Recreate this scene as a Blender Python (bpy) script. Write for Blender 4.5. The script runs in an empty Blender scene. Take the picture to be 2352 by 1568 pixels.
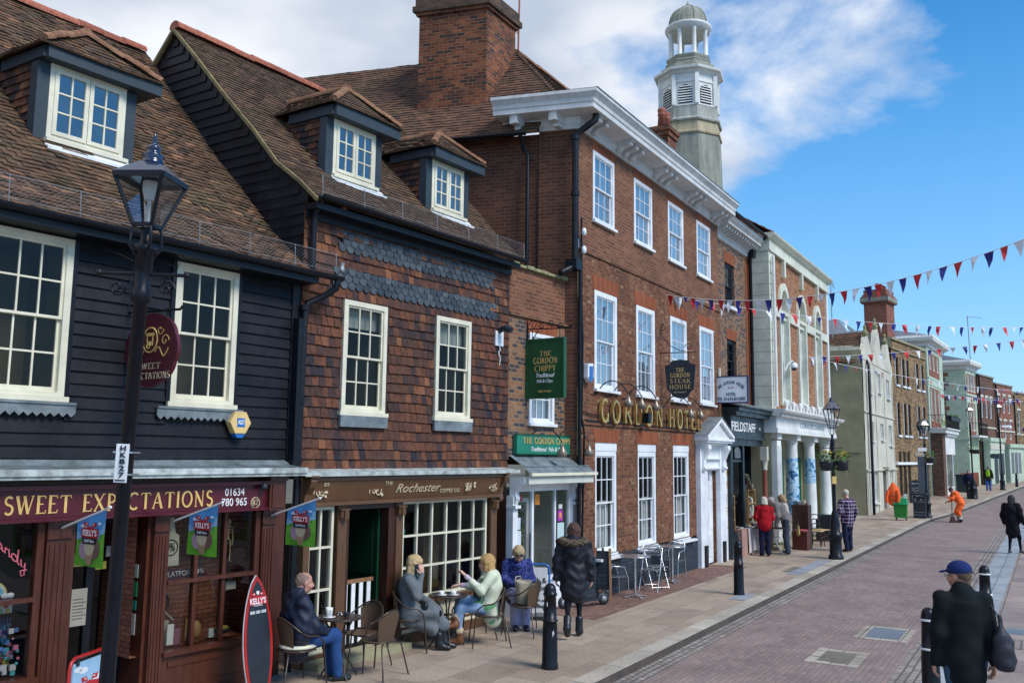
import bpy,math,random
import numpy as np
from mathutils import Vector,Matrix
R = math.radians
random.seed(7)
rng = np.random.RandomState(11)
SC = bpy.context.scene
COL = SC.collection

# ------------------------------------------------------------------ camera
cam_d = bpy.data.cameras.new("camera")
cam_d.sensor_width = 36.0
cam_d.lens = 36.0*2050.0/2352.0
cam_d.clip_start = 0.05
cam_d.clip_end = 3000
cam = bpy.data.objects.new("camera",cam_d)
cam.matrix_world = Matrix.Translation((0,0,2.7)) @ Matrix.Rotation(R(90+7.17),4,'X') @ Matrix.Rotation(0.012,4,'Z')
COL.objects.link(cam)
SC.camera = cam

# ------------------------------------------------------------------ sky
SUN_AZ,SUN_EL = 128.0,46.0          # compass bearing (from +Y clockwise), elevation
w = bpy.data.worlds.new("World"); SC.world = w; w.use_nodes = True
nt = w.node_tree; N = nt.nodes; Lk = nt.links
for n in list(N): N.remove(n)
def nd(tree,t,**kw):
    n = tree.nodes.new(t)
    for k,v in kw.items():
        if k.startswith('i_'):
            key = k[2:]
            n.inputs[int(key) if key.isdigit() else key.replace('_',' ')].default_value = v
        else: setattr(n,k,v)
    return n
out = nd(nt,'ShaderNodeOutputWorld'); bg = nd(nt,'ShaderNodeBackground')
sky = nd(nt,'ShaderNodeTexSky'); sky.sky_type = 'NISHITA'; sky.sun_disc = False
sky.sun_elevation = R(SUN_EL); sky.sun_rotation = R(SUN_AZ); sky.air_density = 1.0; sky.dust_density = 0.2; sky.ozone_density = 2.0
hs = nd(nt,'ShaderNodeHueSaturation',i_Saturation=1.55,i_Value=1.35)
tc = nd(nt,'ShaderNodeTexCoord'); mp = nd(nt,'ShaderNodeMapping'); mp.inputs['Scale'].default_value = (1.15,1.15,2.3); mp.inputs['Location'].default_value = (3.3,1.9,0.6)
n1 = nd(nt,'ShaderNodeTexNoise',i_Scale=2.6,i_Detail=9.0,i_Roughness=0.58,i_Distortion=0.25)
Lk.new(tc.outputs['Generated'],mp.inputs['Vector']); Lk.new(mp.outputs[0],n1.inputs['Vector'])
# more cloud to the left of the street, clear to the right
dt = nd(nt,'ShaderNodeVectorMath',operation='DOT_PRODUCT'); dt.inputs[1].default_value = (-0.93,0.28,0.22)
Lk.new(tc.outputs['Generated'],dt.inputs[0])
mr = nd(nt,'ShaderNodeMapRange',i_1=0.02,i_2=0.50,i_3=-0.085,i_4=0.27); Lk.new(dt.outputs['Value'],mr.inputs[0])
ad = nd(nt,'ShaderNodeMath',operation='ADD'); Lk.new(n1.outputs[0],ad.inputs[0]); Lk.new(mr.outputs[0],ad.inputs[1])
cr = nd(nt,'ShaderNodeValToRGB'); cr.color_ramp.elements[0].position = 0.52; cr.color_ramp.elements[0].color = (0,0,0,1)
cr.color_ramp.elements[1].position = 0.68; cr.color_ramp.elements[1].color = (1,1,1,1)
Lk.new(ad.outputs[0],cr.inputs[0])
n2 = nd(nt,'ShaderNodeTexNoise',i_Scale=3.2,i_Detail=5.0,i_Roughness=0.5); Lk.new(mp.outputs[0],n2.inputs['Vector'])
cc = nd(nt,'ShaderNodeValToRGB'); cc.color_ramp.elements[0].position = 0.38; cc.color_ramp.elements[0].color = (4.0,4.6,5.6,1)
cc.color_ramp.elements[1].position = 0.66; cc.color_ramp.elements[1].color = (7.0,7.3,7.8,1)
Lk.new(n2.outputs[0],cc.inputs[0])
mx = nd(nt,'ShaderNodeMixRGB'); Lk.new(cr.outputs[0],mx.inputs[0]); Lk.new(sky.outputs[0],hs.inputs['Color']); 
sx = nd(nt,'ShaderNodeSeparateXYZ'); Lk.new(tc.outputs['Generated'],sx.inputs[0])
hz = nd(nt,'ShaderNodeMapRange',i_1=-0.02,i_2=0.55,i_3=0.85,i_4=0.0); Lk.new(sx.outputs['Z'],hz.inputs[0])
hm_ = nd(nt,'ShaderNodeMixRGB'); hm_.inputs[2].default_value = (2.6,5.2,8.6,1); Lk.new(hz.outputs[0],hm_.inputs[0]); Lk.new(hs.outputs[0],hm_.inputs[1]); Lk.new(hm_.outputs[0],mx.inputs[1]); Lk.new(cc.outputs[0],mx.inputs[2])
Lk.new(mx.outputs[0],bg.inputs[0]); bg.inputs[1].default_value = 0.10; Lk.new(bg.outputs[0],out.inputs[0])

# ------------------------------------------------------------------ sun (thin cloud: soft)
sd = bpy.data.lights.new("sun",'SUN'); sd.energy = 2.7; sd.angle = R(24); sd.color = (1,0.95,0.87)
sun = bpy.data.objects.new("sun",sd); COL.objects.link(sun)
sun.rotation_euler = (R(90-SUN_EL),0,R(180-SUN_AZ))
SC.view_settings.view_transform = 'Standard'; SC.view_settings.look = 'None'
SC.view_settings.exposure = 0.42; SC.view_settings.gamma = 1.0
SC.cycles.max_bounces = 6; SC.cycles.transparent_max_bounces = 12

# ------------------------------------------------------------------ materials
MATS = {}
def new_mat(name):
    m = bpy.data.materials.new(name); m.use_nodes = True
    t = m.node_tree
    for n in list(t.nodes): t.nodes.remove(n)
    o = nd(t,'ShaderNodeOutputMaterial'); p = nd(t,'ShaderNodeBsdfPrincipled'); t.links.new(p.outputs[0],o.inputs[0])
    MATS[name] = m
    return m,t,p,o
def c4(c): return (c[0],c[1],c[2],1)
def pm(name,col,rough=0.6,var=0.18,scale=6.0,bump=0.0,metal=0.0,spec=0.5,vcol=False,streak=False,bscale=None,coat=0):
    """painted / plain surface with noise in value, fine bump"""
    m,t,p,o = new_mat(name)
    tc = nd(t,'ShaderNodeTexCoord'); mp = nd(t,'ShaderNodeMapping')
    t.links.new(tc.outputs['Object'],mp.inputs[0])
    if streak: mp.inputs['Scale'].default_value = (4,4,0.6)
    n = nd(t,'ShaderNodeTexNoise',i_Scale=scale,i_Detail=6.0,i_Roughness=0.6); t.links.new(mp.outputs[0],n.inputs['Vector'])
    mr = nd(t,'ShaderNodeMapRange',i_1=0.3,i_2=0.7,i_3=1-var,i_4=1+var); t.links.new(n.outputs[0],mr.inputs[0])
    mul = nd(t,'ShaderNodeMixRGB',blend_type='MULTIPLY',i_0=1.0)
    if vcol:
        a = nd(t,'ShaderNodeAttribute',attribute_name='col'); t.links.new(a.outputs['Color'],mul.inputs[1])
    else: mul.inputs[1].default_value = c4(col)
    t.links.new(mr.outputs[0],mul.inputs[2])
    nb = nd(t,'ShaderNodeTexNoise',i_Scale=1.1,i_Detail=8.0,i_Roughness=0.72); t.links.new(tc.outputs['Object'],nb.inputs['Vector'])
    mb_ = nd(t,'ShaderNodeMapRange',i_1=0.35,i_2=0.65,i_3=0.80,i_4=1.10); t.links.new(nb.outputs[0],mb_.inputs[0])
    mu2 = nd(t,'ShaderNodeMixRGB',blend_type='MULTIPLY',i_0=1.0); t.links.new(mul.outputs[0],mu2.inputs[1]); t.links.new(mb_.outputs[0],mu2.inputs[2]); t.links.new(mu2.outputs[0],p.inputs['Base Color'])
    mr2 = nd(t,'ShaderNodeMapRange',i_1=0.3,i_2=0.7,i_3=max(0,rough-0.1),i_4=min(1,rough+0.12)); t.links.new(n.outputs[0],mr2.inputs[0])
    t.links.new(mr2.outputs[0],p.inputs['Roughness'])
    p.inputs['Metallic'].default_value = metal; p.inputs['Specular IOR Level'].default_value = spec
    if coat: p.inputs['Coat Weight'].default_value = coat
    if bump:
        n2 = nd(t,'ShaderNodeTexNoise',i_Scale=bscale or scale*6,i_Detail=4.0); t.links.new(mp.outputs[0],n2.inputs['Vector'])
        b = nd(t,'ShaderNodeBump',i_Strength=bump,i_Distance=0.01); t.links.new(n2.outputs[0],b.inputs['Height']); t.links.new(b.outputs[0],p.inputs['Normal'])
    return m
def ramp(t,stops):
    r = nd(t,'ShaderNodeValToRGB'); e = r.color_ramp.elements
    while len(e) < len(stops): e.new(0.5)
    for i,(pos,c) in enumerate(stops):
        e[i].position = pos; e[i].color = c4(c)
    return r
def brick(name,stops,mortar,bw=0.225,rh=0.075,ms=0.010,rough=0.85,stain=0.25,bump=0.5,offset=0.5,squash=1.0,grime=(0.03,0.028,0.025),gr=0.0,k=1.0,speck=0.0):
    stops = [(a,tuple(v*k for v in c)) for a,c in stops]; mortar = tuple(v*k for v in mortar); grime = tuple(v*k for v in grime)
    m,t,p,o = new_mat(name)
    uv = nd(t,'ShaderNodeTexCoord')
    wn = nd(t,'ShaderNodeTexNoise',i_Scale=1.3,i_Detail=2.0); t.links.new(uv.outputs['UV'],wn.inputs['Vector'])
    sb = nd(t,'ShaderNodeVectorMath',operation='SUBTRACT'); sb.inputs[1].default_value = (0.5,0.5,0.5); t.links.new(wn.outputs['Color'],sb.inputs[0])
    sc = nd(t,'ShaderNodeVectorMath',operation='SCALE'); sc.inputs['Scale'].default_value = 0.035; t.links.new(sb.outputs[0],sc.inputs[0])
    av = nd(t,'ShaderNodeVectorMath',operation='ADD'); t.links.new(uv.outputs['UV'],av.inputs[0]); t.links.new(sc.outputs[0],av.inputs[1])
    b = nd(t,'ShaderNodeTexBrick',i_Scale=1.0,offset=offset,squash=squash)
    b.inputs['Color1'].default_value = (0,0,0,1); b.inputs['Color2'].default_value = (1,1,1,1); b.inputs['Mortar'].default_value = (0.5,0.5,0.5,1)
    b.inputs['Mortar Size'].default_value = ms; b.inputs['Mortar Smooth'].default_value = 0.25
    b.inputs['Brick Width'].default_value = bw; b.inputs['Row Height'].default_value = rh
    t.links.new(av.outputs[0],b.inputs['Vector'])
    r = ramp(t,stops); t.links.new(b.outputs['Color'],r.inputs[0])
    n = nd(t,'ShaderNodeTexNoise',i_Scale=30.0,i_Detail=5.0); t.links.new(uv.outputs['UV'],n.inputs['Vector'])
    mr = nd(t,'ShaderNodeMapRange',i_1=0.3,i_2=0.7,i_3=0.8,i_4=1.2); t.links.new(n.outputs[0],mr.inputs[0])
    m1 = nd(t,'ShaderNodeMixRGB',blend_type='MULTIPLY',i_0=1.0); t.links.new(r.outputs[0],m1.inputs[1]); t.links.new(mr.outputs[0],m1.inputs[2])
    m2 = nd(t,'ShaderNodeMixRGB'); t.links.new(b.outputs['Fac'],m2.inputs[0]); t.links.new(m1.outputs[0],m2.inputs[1]); m2.inputs[2].default_value = c4(mortar)
    n3 = nd(t,'ShaderNodeTexNoise',i_Scale=0.9,i_Detail=7.0,i_Roughness=0.65); t.links.new(uv.outputs['UV'],n3.inputs['Vector'])
    mr3 = nd(t,'ShaderNodeMapRange',i_1=0.3,i_2=0.7,i_3=1-stain,i_4=1+stain); t.links.new(n3.outputs[0],mr3.inputs[0])
    m3 = nd(t,'ShaderNodeMixRGB',blend_type='MULTIPLY',i_0=1.0); t.links.new(m2.outputs[0],m3.inputs[1]); t.links.new(mr3.outputs[0],m3.inputs[2])
    if speck:
        b2 = nd(t,'ShaderNodeTexBrick',i_Scale=1.0,offset=offset,squash=squash); b2.inputs['Color1'].default_value = (0,0,0,1); b2.inputs['Color2'].default_value = (1,1,1,1); b2.inputs['Mortar'].default_value = (0,0,0,1); b2.inputs['Mortar Size'].default_value = ms; b2.inputs['Brick Width'].default_value = bw*.5; b2.inputs['Row Height'].default_value = rh; t.links.new(av.outputs[0],b2.inputs['Vector'])
        ms_ = nd(t,'ShaderNodeMapRange',i_1=0.86,i_2=0.90,i_3=0.0,i_4=speck); t.links.new(b2.outputs['Color'],ms_.inputs[0]); m5 = nd(t,'ShaderNodeMixRGB'); t.links.new(ms_.outputs[0],m5.inputs[0]); t.links.new(m3.outputs[0],m5.inputs[1]); m5.inputs[2].default_value = (.30,.17,.10,1); m3 = m5
    if gr:
        n4 = nd(t,'ShaderNodeTexNoise',i_Scale=1.7,i_Detail=8.0,i_Roughness=0.7); t.links.new(uv.outputs['UV'],n4.inputs['Vector'])
        mr4 = nd(t,'ShaderNodeMapRange',i_1=0.52,i_2=0.68,i_3=0.0,i_4=gr); t.links.new(n4.outputs[0],mr4.inputs[0])
        m4 = nd(t,'ShaderNodeMixRGB'); t.links.new(mr4.outputs[0],m4.inputs[0]); t.links.new(m3.outputs[0],m4.inputs[1]); m4.inputs[2].default_value = c4(grime); m3 = m4
    t.links.new(m3.outputs[0],p.inputs['Base Color']); p.inputs['Roughness'].default_value = rough; p.inputs['Specular IOR Level'].default_value = 0.3
    hm = nd(t,'ShaderNodeMath',operation='MULTIPLY_ADD',i_1=-1.0); t.links.new(b.outputs['Fac'],hm.inputs[0]); t.links.new(n.outputs[0],hm.inputs[2])
    bp = nd(t,'ShaderNodeBump',i_Strength=bump,i_Distance=0.008); t.links.new(hm.outputs[0],bp.inputs['Height']); t.links.new(bp.outputs[0],p.inputs['Normal'])
    return m
def tilemat(name,stops,rough=0.85,lichen=None,la=0.5,lscale=3.0,k=1.0):
    stops = [(a,tuple(v*k for v in c)) for a,c in stops]; lichen = lichen and tuple(v*k for v in lichen)
    """clay tiles: colour picked per tile from the 'rnd' attribute"""
    m,t,p,o = new_mat(name)
    a = nd(t,'ShaderNodeAttribute',attribute_name='rnd'); r = ramp(t,stops); t.links.new(a.outputs['Fac'],r.inputs[0])
    tc = nd(t,'ShaderNodeTexCoord')
    n = nd(t,'ShaderNodeTexNoise',i_Scale=22.0,i_Detail=5.0); t.links.new(tc.outputs['Object'],n.inputs['Vector'])
    mr = nd(t,'ShaderNodeMapRange',i_1=0.3,i_2=0.7,i_3=0.7,i_4=1.3); t.links.new(n.outputs[0],mr.inputs[0])
    m1 = nd(t,'ShaderNodeMixRGB',blend_type='MULTIPLY',i_0=1.0); t.links.new(r.outputs[0],m1.inputs[1]); t.links.new(mr.outputs[0],m1.inputs[2])
    if lichen:
        n4 = nd(t,'ShaderNodeTexNoise',i_Scale=lscale,i_Detail=9.0,i_Roughness=0.75); t.links.new(tc.outputs['Object'],n4.inputs['Vector'])
        mr4 = nd(t,'ShaderNodeMapRange',i_1=0.48,i_2=0.66,i_3=0.0,i_4=la); t.links.new(n4.outputs[0],mr4.inputs[0])
        m4 = nd(t,'ShaderNodeMixRGB'); t.links.new(mr4.outputs[0],m4.inputs[0]); t.links.new(m1.outputs[0],m4.inputs[1]); m4.inputs[2].default_value = c4(lichen); m1 = m4
    t.links.new(m1.outputs[0],p.inputs['Base Color']); p.inputs['Roughness'].default_value = rough; p.inputs['Specular IOR Level'].default_value = 0.25
    bp = nd(t,'ShaderNodeBump',i_Strength=0.4,i_Distance=0.006); t.links.new(n.outputs[0],bp.inputs['Height']); t.links.new(bp.outputs[0],p.inputs['Normal'])
    return m
def glassmat(name,tint=(0.8,0.86,0.88),boost=1.0,base=0.04):
    m,t,p,o = new_mat(name); t.nodes.remove(p)
    tr = nd(t,'ShaderNodeBsdfTransparent'); tr.inputs[0].default_value = c4(tint)
    gl = nd(t,'ShaderNodeBsdfGlossy',i_Roughness=0.015); gl.inputs[0].default_value = (0.95,0.97,1,1)
    fr = nd(t,'ShaderNodeFresnel',i_IOR=1.5)
    ma = nd(t,'ShaderNodeMath',operation='MULTIPLY_ADD',i_1=boost,i_2=base,use_clamp=True); t.links.new(fr.outputs[0],ma.inputs[0])
    nz = nd(t,'ShaderNodeTexNoise',i_Scale=2.5,i_Detail=1.0); tc = nd(t,'ShaderNodeTexCoord'); t.links.new(tc.outputs['Object'],nz.inputs['Vector'])
    bp = nd(t,'ShaderNodeBump',i_Strength=0.3,i_Distance=0.02); t.links.new(nz.outputs[0],bp.inputs['Height']); t.links.new(bp.outputs[0],gl.inputs['Normal'])
    mx = nd(t,'ShaderNodeMixShader'); t.links.new(ma.outputs[0],mx.inputs[0]); t.links.new(tr.outputs[0],mx.inputs[1]); t.links.new(gl.outputs[0],mx.inputs[2])
    t.links.new(mx.outputs[0],o.inputs[0])
    return m

# ------------------------------------------------------------------ mesh builder
class Mesh:
    def __init__(s,xf=None):
        s.v = []; s.f = []; s.c = []; s.xf = xf; s.col = None; s.r = []; s.sm = []
    def add(s,vs,fs,smooth=False):
        b = len(s.v); s.v += [tuple(p) for p in vs]
        for f in fs:
            s.f.append([b+i for i in f]); s.c.append(s.col or (1,1,1)); s.r.append(random.random()); s.sm.append(smooth)
        return s
    def box(s,x0,x1,y0,y1,z0,z1):
        vs = [(x,y,z) for z in (z0,z1) for y in (y0,y1) for x in (x0,x1)]
        return s.add(vs,[(0,2,3,1),(4,5,7,6),(0,1,5,4),(1,3,7,5),(3,2,6,7),(2,0,4,6)])
    def beam(s,a,b,wd,ht,up=(0,0,1)):
        """box along a->b with section wd x ht"""
        a = Vector(a); b = Vector(b); d = (b-a).normalized(); u = Vector(up)
        sd = d.cross(u)
        if sd.length < 1e-4: sd = d.cross(Vector((0,1,0)))
        sd.normalize(); u2 = sd.cross(d)
        vs = []
        for p in (a,b):
            for i,j in ((-1,-1),(1,-1),(1,1),(-1,1)): vs.append(p+sd*i*wd/2+u2*j*ht/2)
        return s.add(vs,[(0,1,2,3),(7,6,5,4),(0,4,5,1),(1,5,6,2),(2,6,7,3),(3,7,4,0)])
    def quad(s,*p): return s.add(p,[tuple(range(len(p)))])
    def prism(s,poly,axis,a,b):
        """extrude a polygon; axis 'y': poly in (x,z); 'x': poly in (y,z); 'z': poly in (x,y)"""
        n = len(poly)
        def P(q,t):
            return {'y': (q[0],t,q[1]),'x': (t,q[0],q[1]),'z': (q[0],q[1],t)}[axis]
        vs = [P(q,a) for q in poly]+[P(q,b) for q in poly]
        return s.add(vs,[tuple(range(n))[::-1],tuple(range(n,2*n))]+[(i,(i+1) % n,n+(i+1) % n,n+i) for i in range(n)])
    def tube(s,path,r,n=8,closed=False,cap=True):
        P = [Vector(p) for p in path]; m = len(P); rr = r if isinstance(r,(list,tuple)) else [r]*m
        vs = []; up = None
        for i in range(m):
            if closed: d = P[(i+1) % m]-P[i-1]
            else: d = P[min(i+1,m-1)]-P[max(i-1,0)]
            d.normalize()
            if up is None:
                up = Vector((0,0,1)) if abs(d.z) < 0.9 else Vector((1,0,0))
            sd = d.cross(up).normalized(); up = sd.cross(d).normalized()
            for k in range(n):
                a = 2*math.pi*k/n; vs.append(P[i]+(sd*math.cos(a)+up*math.sin(a))*rr[i])
        fs = []
        for i in range(m if closed else m-1):
            j = (i+1) % m
            for k in range(n): fs.append((i*n+k,i*n+(k+1) % n,j*n+(k+1) % n,j*n+k))
        s.add(vs,fs,True)
        if cap and not closed:
            s.add(vs[:n],[tuple(range(n))]); s.add(vs[-n:],[tuple(range(n))[::-1]])
        return s
    def lathe(s,prof,c=(0,0,0),n=16,smooth=True,rot=0.0):
        vs = []; m = len(prof)
        for (r,z) in prof:
            for k in range(n):
                a = 2*math.pi*k/n+rot; vs.append((c[0]+r*math.cos(a),c[1]+r*math.sin(a),c[2]+z))
        fs = [(i*n+k,i*n+(k+1) % n,(i+1)*n+(k+1) % n,(i+1)*n+k) for i in range(m-1) for k in range(n)]
        s.add(vs,fs,smooth)
        s.add(vs[:n],[tuple(range(n))[::-1]]); s.add(vs[-n:],[tuple(range(n))])
        return s
    def ball(s,c,r,n=10,m=7,sq=(1,1,1)):
        prof = [(max(1e-4,math.sin(math.pi*i/m))*1.0,-math.cos(math.pi*i/m)) for i in range(m+1)]
        vs = []
        for (a,z) in prof:
            for k in range(n):
                t = 2*math.pi*k/n; vs.append((c[0]+r*a*math.cos(t)*sq[0],c[1]+r*a*math.sin(t)*sq[1],c[2]+r*z*sq[2]))
        return s.add(vs,[(i*n+k,i*n+(k+1) % n,(i+1)*n+(k+1) % n,(i+1)*n+k) for i in range(m) for k in range(n)],True)
    def build(s,name,mat,parent=None,loc=(0,0,0),rz=0.0,bevel=0.0,**props):
        me = bpy.data.meshes.new(name)
        v = [s.xf(p) for p in s.v] if s.xf else s.v
        me.from_pydata(v,[],s.f); me.update()
        nf = len(me.polygons)
        if nf:
            uvl = me.uv_layers.new(name='UVMap')
            co = np.array([tuple(p) for p in v],float); nr = np.zeros(nf*3); me.polygons.foreach_get('normal',nr); nr = nr.reshape(-1,3)
            ls = np.zeros(nf,int); lt = np.zeros(nf,int); me.polygons.foreach_get('loop_start',ls); me.polygons.foreach_get('loop_total',lt)
            li = np.zeros(len(me.loops),int); me.loops.foreach_get('vertex_index',li)
            fi = np.repeat(np.arange(nf),lt)
            flat = np.abs(nr[:,2]) > 0.985
            t = np.stack([-nr[:,1],nr[:,0],np.zeros(nf)],1); ln = np.linalg.norm(t,axis=1); t[ln > 1e-6] /= ln[ln > 1e-6][:,None]
            neg = (t[:,0] <-1e-3) | ((np.abs(t[:,0]) < 1e-3) & (t[:,1] < 0)); t[neg] *=-1
            t[flat] = (1,0,0); bt = np.cross(nr,t); bt[flat] = (0,1,0); bt[(bt[:,2] < 0) & ~flat] *=-1
            p = co[li]; uv = np.stack([(p*t[fi]).sum(1),(p*bt[fi]).sum(1)],1)
            uvl.data.foreach_set('uv',uv.ravel())
            ca = me.color_attributes.new('col','FLOAT_COLOR','CORNER'); cs = np.array([c4(c) for c in s.c],np.float32)[fi]; ca.data.foreach_set('color',cs.ravel())
            ra = me.attributes.new('rnd','FLOAT','FACE'); ra.data.foreach_set('value',np.array(s.r,np.float32))
            me.polygons.foreach_set('use_smooth',np.array(s.sm,bool))
        o = bpy.data.objects.new(name,me); COL.objects.link(o)
        me.materials.append(mat if not isinstance(mat,str) else MATS[mat])
        if parent is not None: o.parent = parent
        o.location = loc; o.rotation_euler = (0,0,rz)
        if bevel:
            b = o.modifiers.new('b','BEVEL'); b.width = bevel; b.segments = 2; b.limit_method = 'ANGLE'
        for k,x in props.items(): o[k] = x
        return o
def empty(name,loc,rz=0.0,label=None,cat=None,group=None):
    o = bpy.data.objects.new(name,None); COL.objects.link(o); o.location = loc; o.rotation_euler = (0,0,rz); o.empty_display_size = 0.2
    if label: o['label'] = label
    if cat: o['category'] = cat
    if group: o['group'] = group
    return o
def tag(o,label,cat,group=None):
    o['label'] = label; o['category'] = cat
    if group: o['group'] = group
    return o
def kids(o): return [c for c in list(bpy.data.objects) if c.parent == o]
KIDS = {}
def copy_tree(o,parent=None):
    c = o.copy(); COL.objects.link(c); c.parent = parent
    for ch in kids(o): copy_tree(ch,c)
    return c
def bear(b): return R(90-b)          # z rotation that lays local +X along a compass bearing
class Frame:
    def __init__(s,x,y,b,z=0.0): s.o = Vector((x,y,z)); s.b = b; s.d = Vector((math.sin(R(b)),math.cos(R(b)),0)); s.n = Vector((s.d.y,-s.d.x,0)); s.rz = bear(b)
    def w(s,a,off,z=0.0): return s.o+s.d*a+s.n*off+Vector((0,0,z))
FH = Frame(2.27,18.42,31); FL = Frame(-0.75,14.35,36)
def gz(y): return 0.03*max(0.0,y-45.0)
_bf = None
def text(txt,h,mat,parent,loc,width=None,extrude=0.004,rot=(90,0,0),name='lettering',bold=0.0,align='CENTER',shear=0.0,**props):
    """built-in font as a mesh; h = capital height"""
    cu = bpy.data.curves.new(name,'FONT'); cu.body = txt; cu.align_x = align; cu.align_y = 'CENTER'; cu.extrude = 0.5; cu.offset = bold; cu.shear = shear
    cu.resolution_u = 3
    o = bpy.data.objects.new(name,cu); COL.objects.link(o); dg = bpy.context.evaluated_depsgraph_get(); me = bpy.data.meshes.new_from_object(o.evaluated_get(dg))
    bpy.data.objects.remove(o)
    n = len(me.vertices); a = np.zeros(n*3); me.vertices.foreach_get('co',a); a = a.reshape(-1,3)
    k = h/0.70; wd = a[:,0].max()-a[:,0].min(); kx = k if width is None else width/wd
    a[:,0] *= kx; a[:,1] *= k; a[:,2] *= extrude*2; me.vertices.foreach_set('co',a.ravel()); me.update()
    me.materials.append(mat if not isinstance(mat,str) else MATS[mat]); me.name = name
    ob = bpy.data.objects.new(name,me); COL.objects.link(ob); ob.parent = parent; ob.location = loc; ob.rotation_euler = tuple(R(q) for q in rot)
    for kk,x in props.items(): ob[kk] = x
    return ob

# ------------------------------------------------------------------ material library
brick('brick_hotel',[(0.0,(0.16,0.06,0.035)),(0.25,(0.21,0.07,0.035)),(0.6,(0.27,0.093,0.042)),(0.93,(0.33,0.13,0.058)),(1.0,(0.46,0.27,0.15))],(0.24,0.15,0.09),bw=0.17,rh=0.07,ms=0.009,stain=0.3,gr=0.35,grime=(0.11,0.05,0.03),k=0.62,speck=0.5)
brick('brick_upper',[(0.0,(0.19,0.07,0.038)),(0.4,(0.25,0.085,0.042)),(1.0,(0.34,0.135,0.065))],(0.30,0.20,0.13),bw=0.21,rh=0.07,ms=0.010,stain=0.25,gr=0.3,grime=(0.10,0.045,0.03),k=0.66)
brick('brick_side',[(0.0,(0.14,0.052,0.032)),(0.5,(0.17,0.062,0.036)),(1.0,(0.24,0.095,0.052))],(0.22,0.13,0.085),bw=0.21,rh=0.07,ms=0.010,stain=0.25,k=0.62)
brick('brick_chequer',[(0.0,(0.06,0.06,0.075)),(0.35,(0.09,0.07,0.075)),(0.42,(0.26,0.13,0.075)),(0.8,(0.36,0.19,0.10)),(1.0,(0.33,0.12,0.06))],(0.30,0.22,0.15),bw=0.16,rh=0.072,ms=0.010,stain=0.2,k=0.72)
brick('brick_dark',[(0.0,(0.035,0.03,0.03)),(0.5,(0.10,0.05,0.035)),(1.0,(0.20,0.08,0.045))],(0.17,0.11,0.075),bw=0.20,rh=0.07,ms=0.010,stain=0.3)
brick('brick_chimney',[(0.0,(0.045,0.028,0.025)),(0.3,(0.15,0.042,0.022)),(0.7,(0.27,0.075,0.03)),(1.0,(0.32,0.11,0.045))],(0.22,0.14,0.09),bw=0.19,rh=0.07,ms=0.010,stain=0.45,gr=0.75,grime=(0.035,0.028,0.03),bump=0.8,k=0.78)
brick('brick_capping',[(0.0,(0.04,0.03,0.025)),(1.0,(0.14,0.075,0.045))],(0.09,0.07,0.05),bw=0.2,rh=0.065,stain=0.4)
brick('brick_orange',[(0.0,(0.30,0.12,0.05)),(0.5,(0.42,0.18,0.08)),(1.0,(0.50,0.25,0.12))],(0.20,0.12,0.08),bw=0.26,rh=0.085,ms=0.016,stain=0.12,k=0.95)
brick('brick_rubbed',[(0.0,(0.28,0.075,0.03)),(0.5,(0.34,0.095,0.038)),(1.0,(0.40,0.13,0.055))],(0.27,0.09,0.045),bw=0.055,rh=0.6,ms=0.003,stain=0.15,bump=0.15,offset=0.0,k=0.72)
brick('brick_yellow',[(0.0,(0.10,0.06,0.035)),(0.5,(0.26,0.16,0.075)),(1.0,(0.38,0.25,0.12))],(0.20,0.15,0.09),bw=0.26,rh=0.10,ms=0.013,stain=0.25,k=0.9)
brick('brick_red_far',[(0.0,(0.17,0.06,0.04)),(1.0,(0.30,0.10,0.06))],(0.25,0.15,0.11),bw=0.24,rh=0.08,ms=0.01,stain=0.2)
brick('brick_black',[(0.0,(0.022,0.03,0.04)),(1.0,(0.04,0.052,0.065))],(0.02,0.028,0.035),bw=0.21,rh=0.07,ms=0.010,stain=0.2,rough=0.6)
tilemat('roof_old',[(0.0,(0.07,0.05,0.038)),(0.35,(0.135,0.082,0.055)),(0.75,(0.20,0.11,0.065)),(1.0,(0.36,0.19,0.11))],lichen=(0.15,0.135,0.07),la=0.6,lscale=1.6,k=0.68)
tilemat('roof_brown',[(0.0,(0.075,0.05,0.035)),(0.5,(0.14,0.085,0.055)),(1.0,(0.22,0.125,0.075))],lichen=(0.11,0.105,0.055),la=0.55,lscale=1.8,k=0.72)
tilemat('roof_red',[(0.0,(0.085,0.05,0.036)),(0.5,(0.14,0.075,0.05)),(1.0,(0.20,0.10,0.062))],lichen=(0.10,0.085,0.045),la=0.5,lscale=0.9,k=0.85)
tilemat('wall_tile',[(0.0,(0.045,0.038,0.05)),(0.3,(0.10,0.055,0.048)),(0.6,(0.19,0.078,0.048)),(0.85,(0.24,0.092,0.05)),(1.0,(0.36,0.15,0.075))],lichen=(0.09,0.065,0.035),la=0.4,lscale=1.0,k=0.6)
tilemat('scallop',[(0.0,(0.035,0.045,0.055)),(1.0,(0.08,0.095,0.105))],rough=0.5)
tilemat('ridge_red',[(0.0,(0.26,0.085,0.055)),(1.0,(0.38,0.13,0.08))])
tilemat('ridge_old',[(0.0,(0.19,0.085,0.05)),(1.0,(0.27,0.14,0.08))],lichen=(0.16,0.13,0.06),la=0.5)
tilemat('slate',[(0.0,(0.10,0.11,0.12)),(1.0,(0.19,0.20,0.22))],rough=0.5)
tilemat('pantile',[(0.0,(0.16,0.055,0.03)),(1.0,(0.32,0.12,0.06))],lichen=(0.15,0.12,0.06),la=0.4)
pm('black_board',(0.011,0.012,0.016),0.5,0.4,2.5,0.35,spec=0.22)
pm('black_paint',(0.008,0.010,0.015),0.4,0.2,8,0.0,spec=0.25)
pm('iron',(0.006,0.007,0.012),0.35,0.25,9,0.05,spec=0.3)
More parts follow.
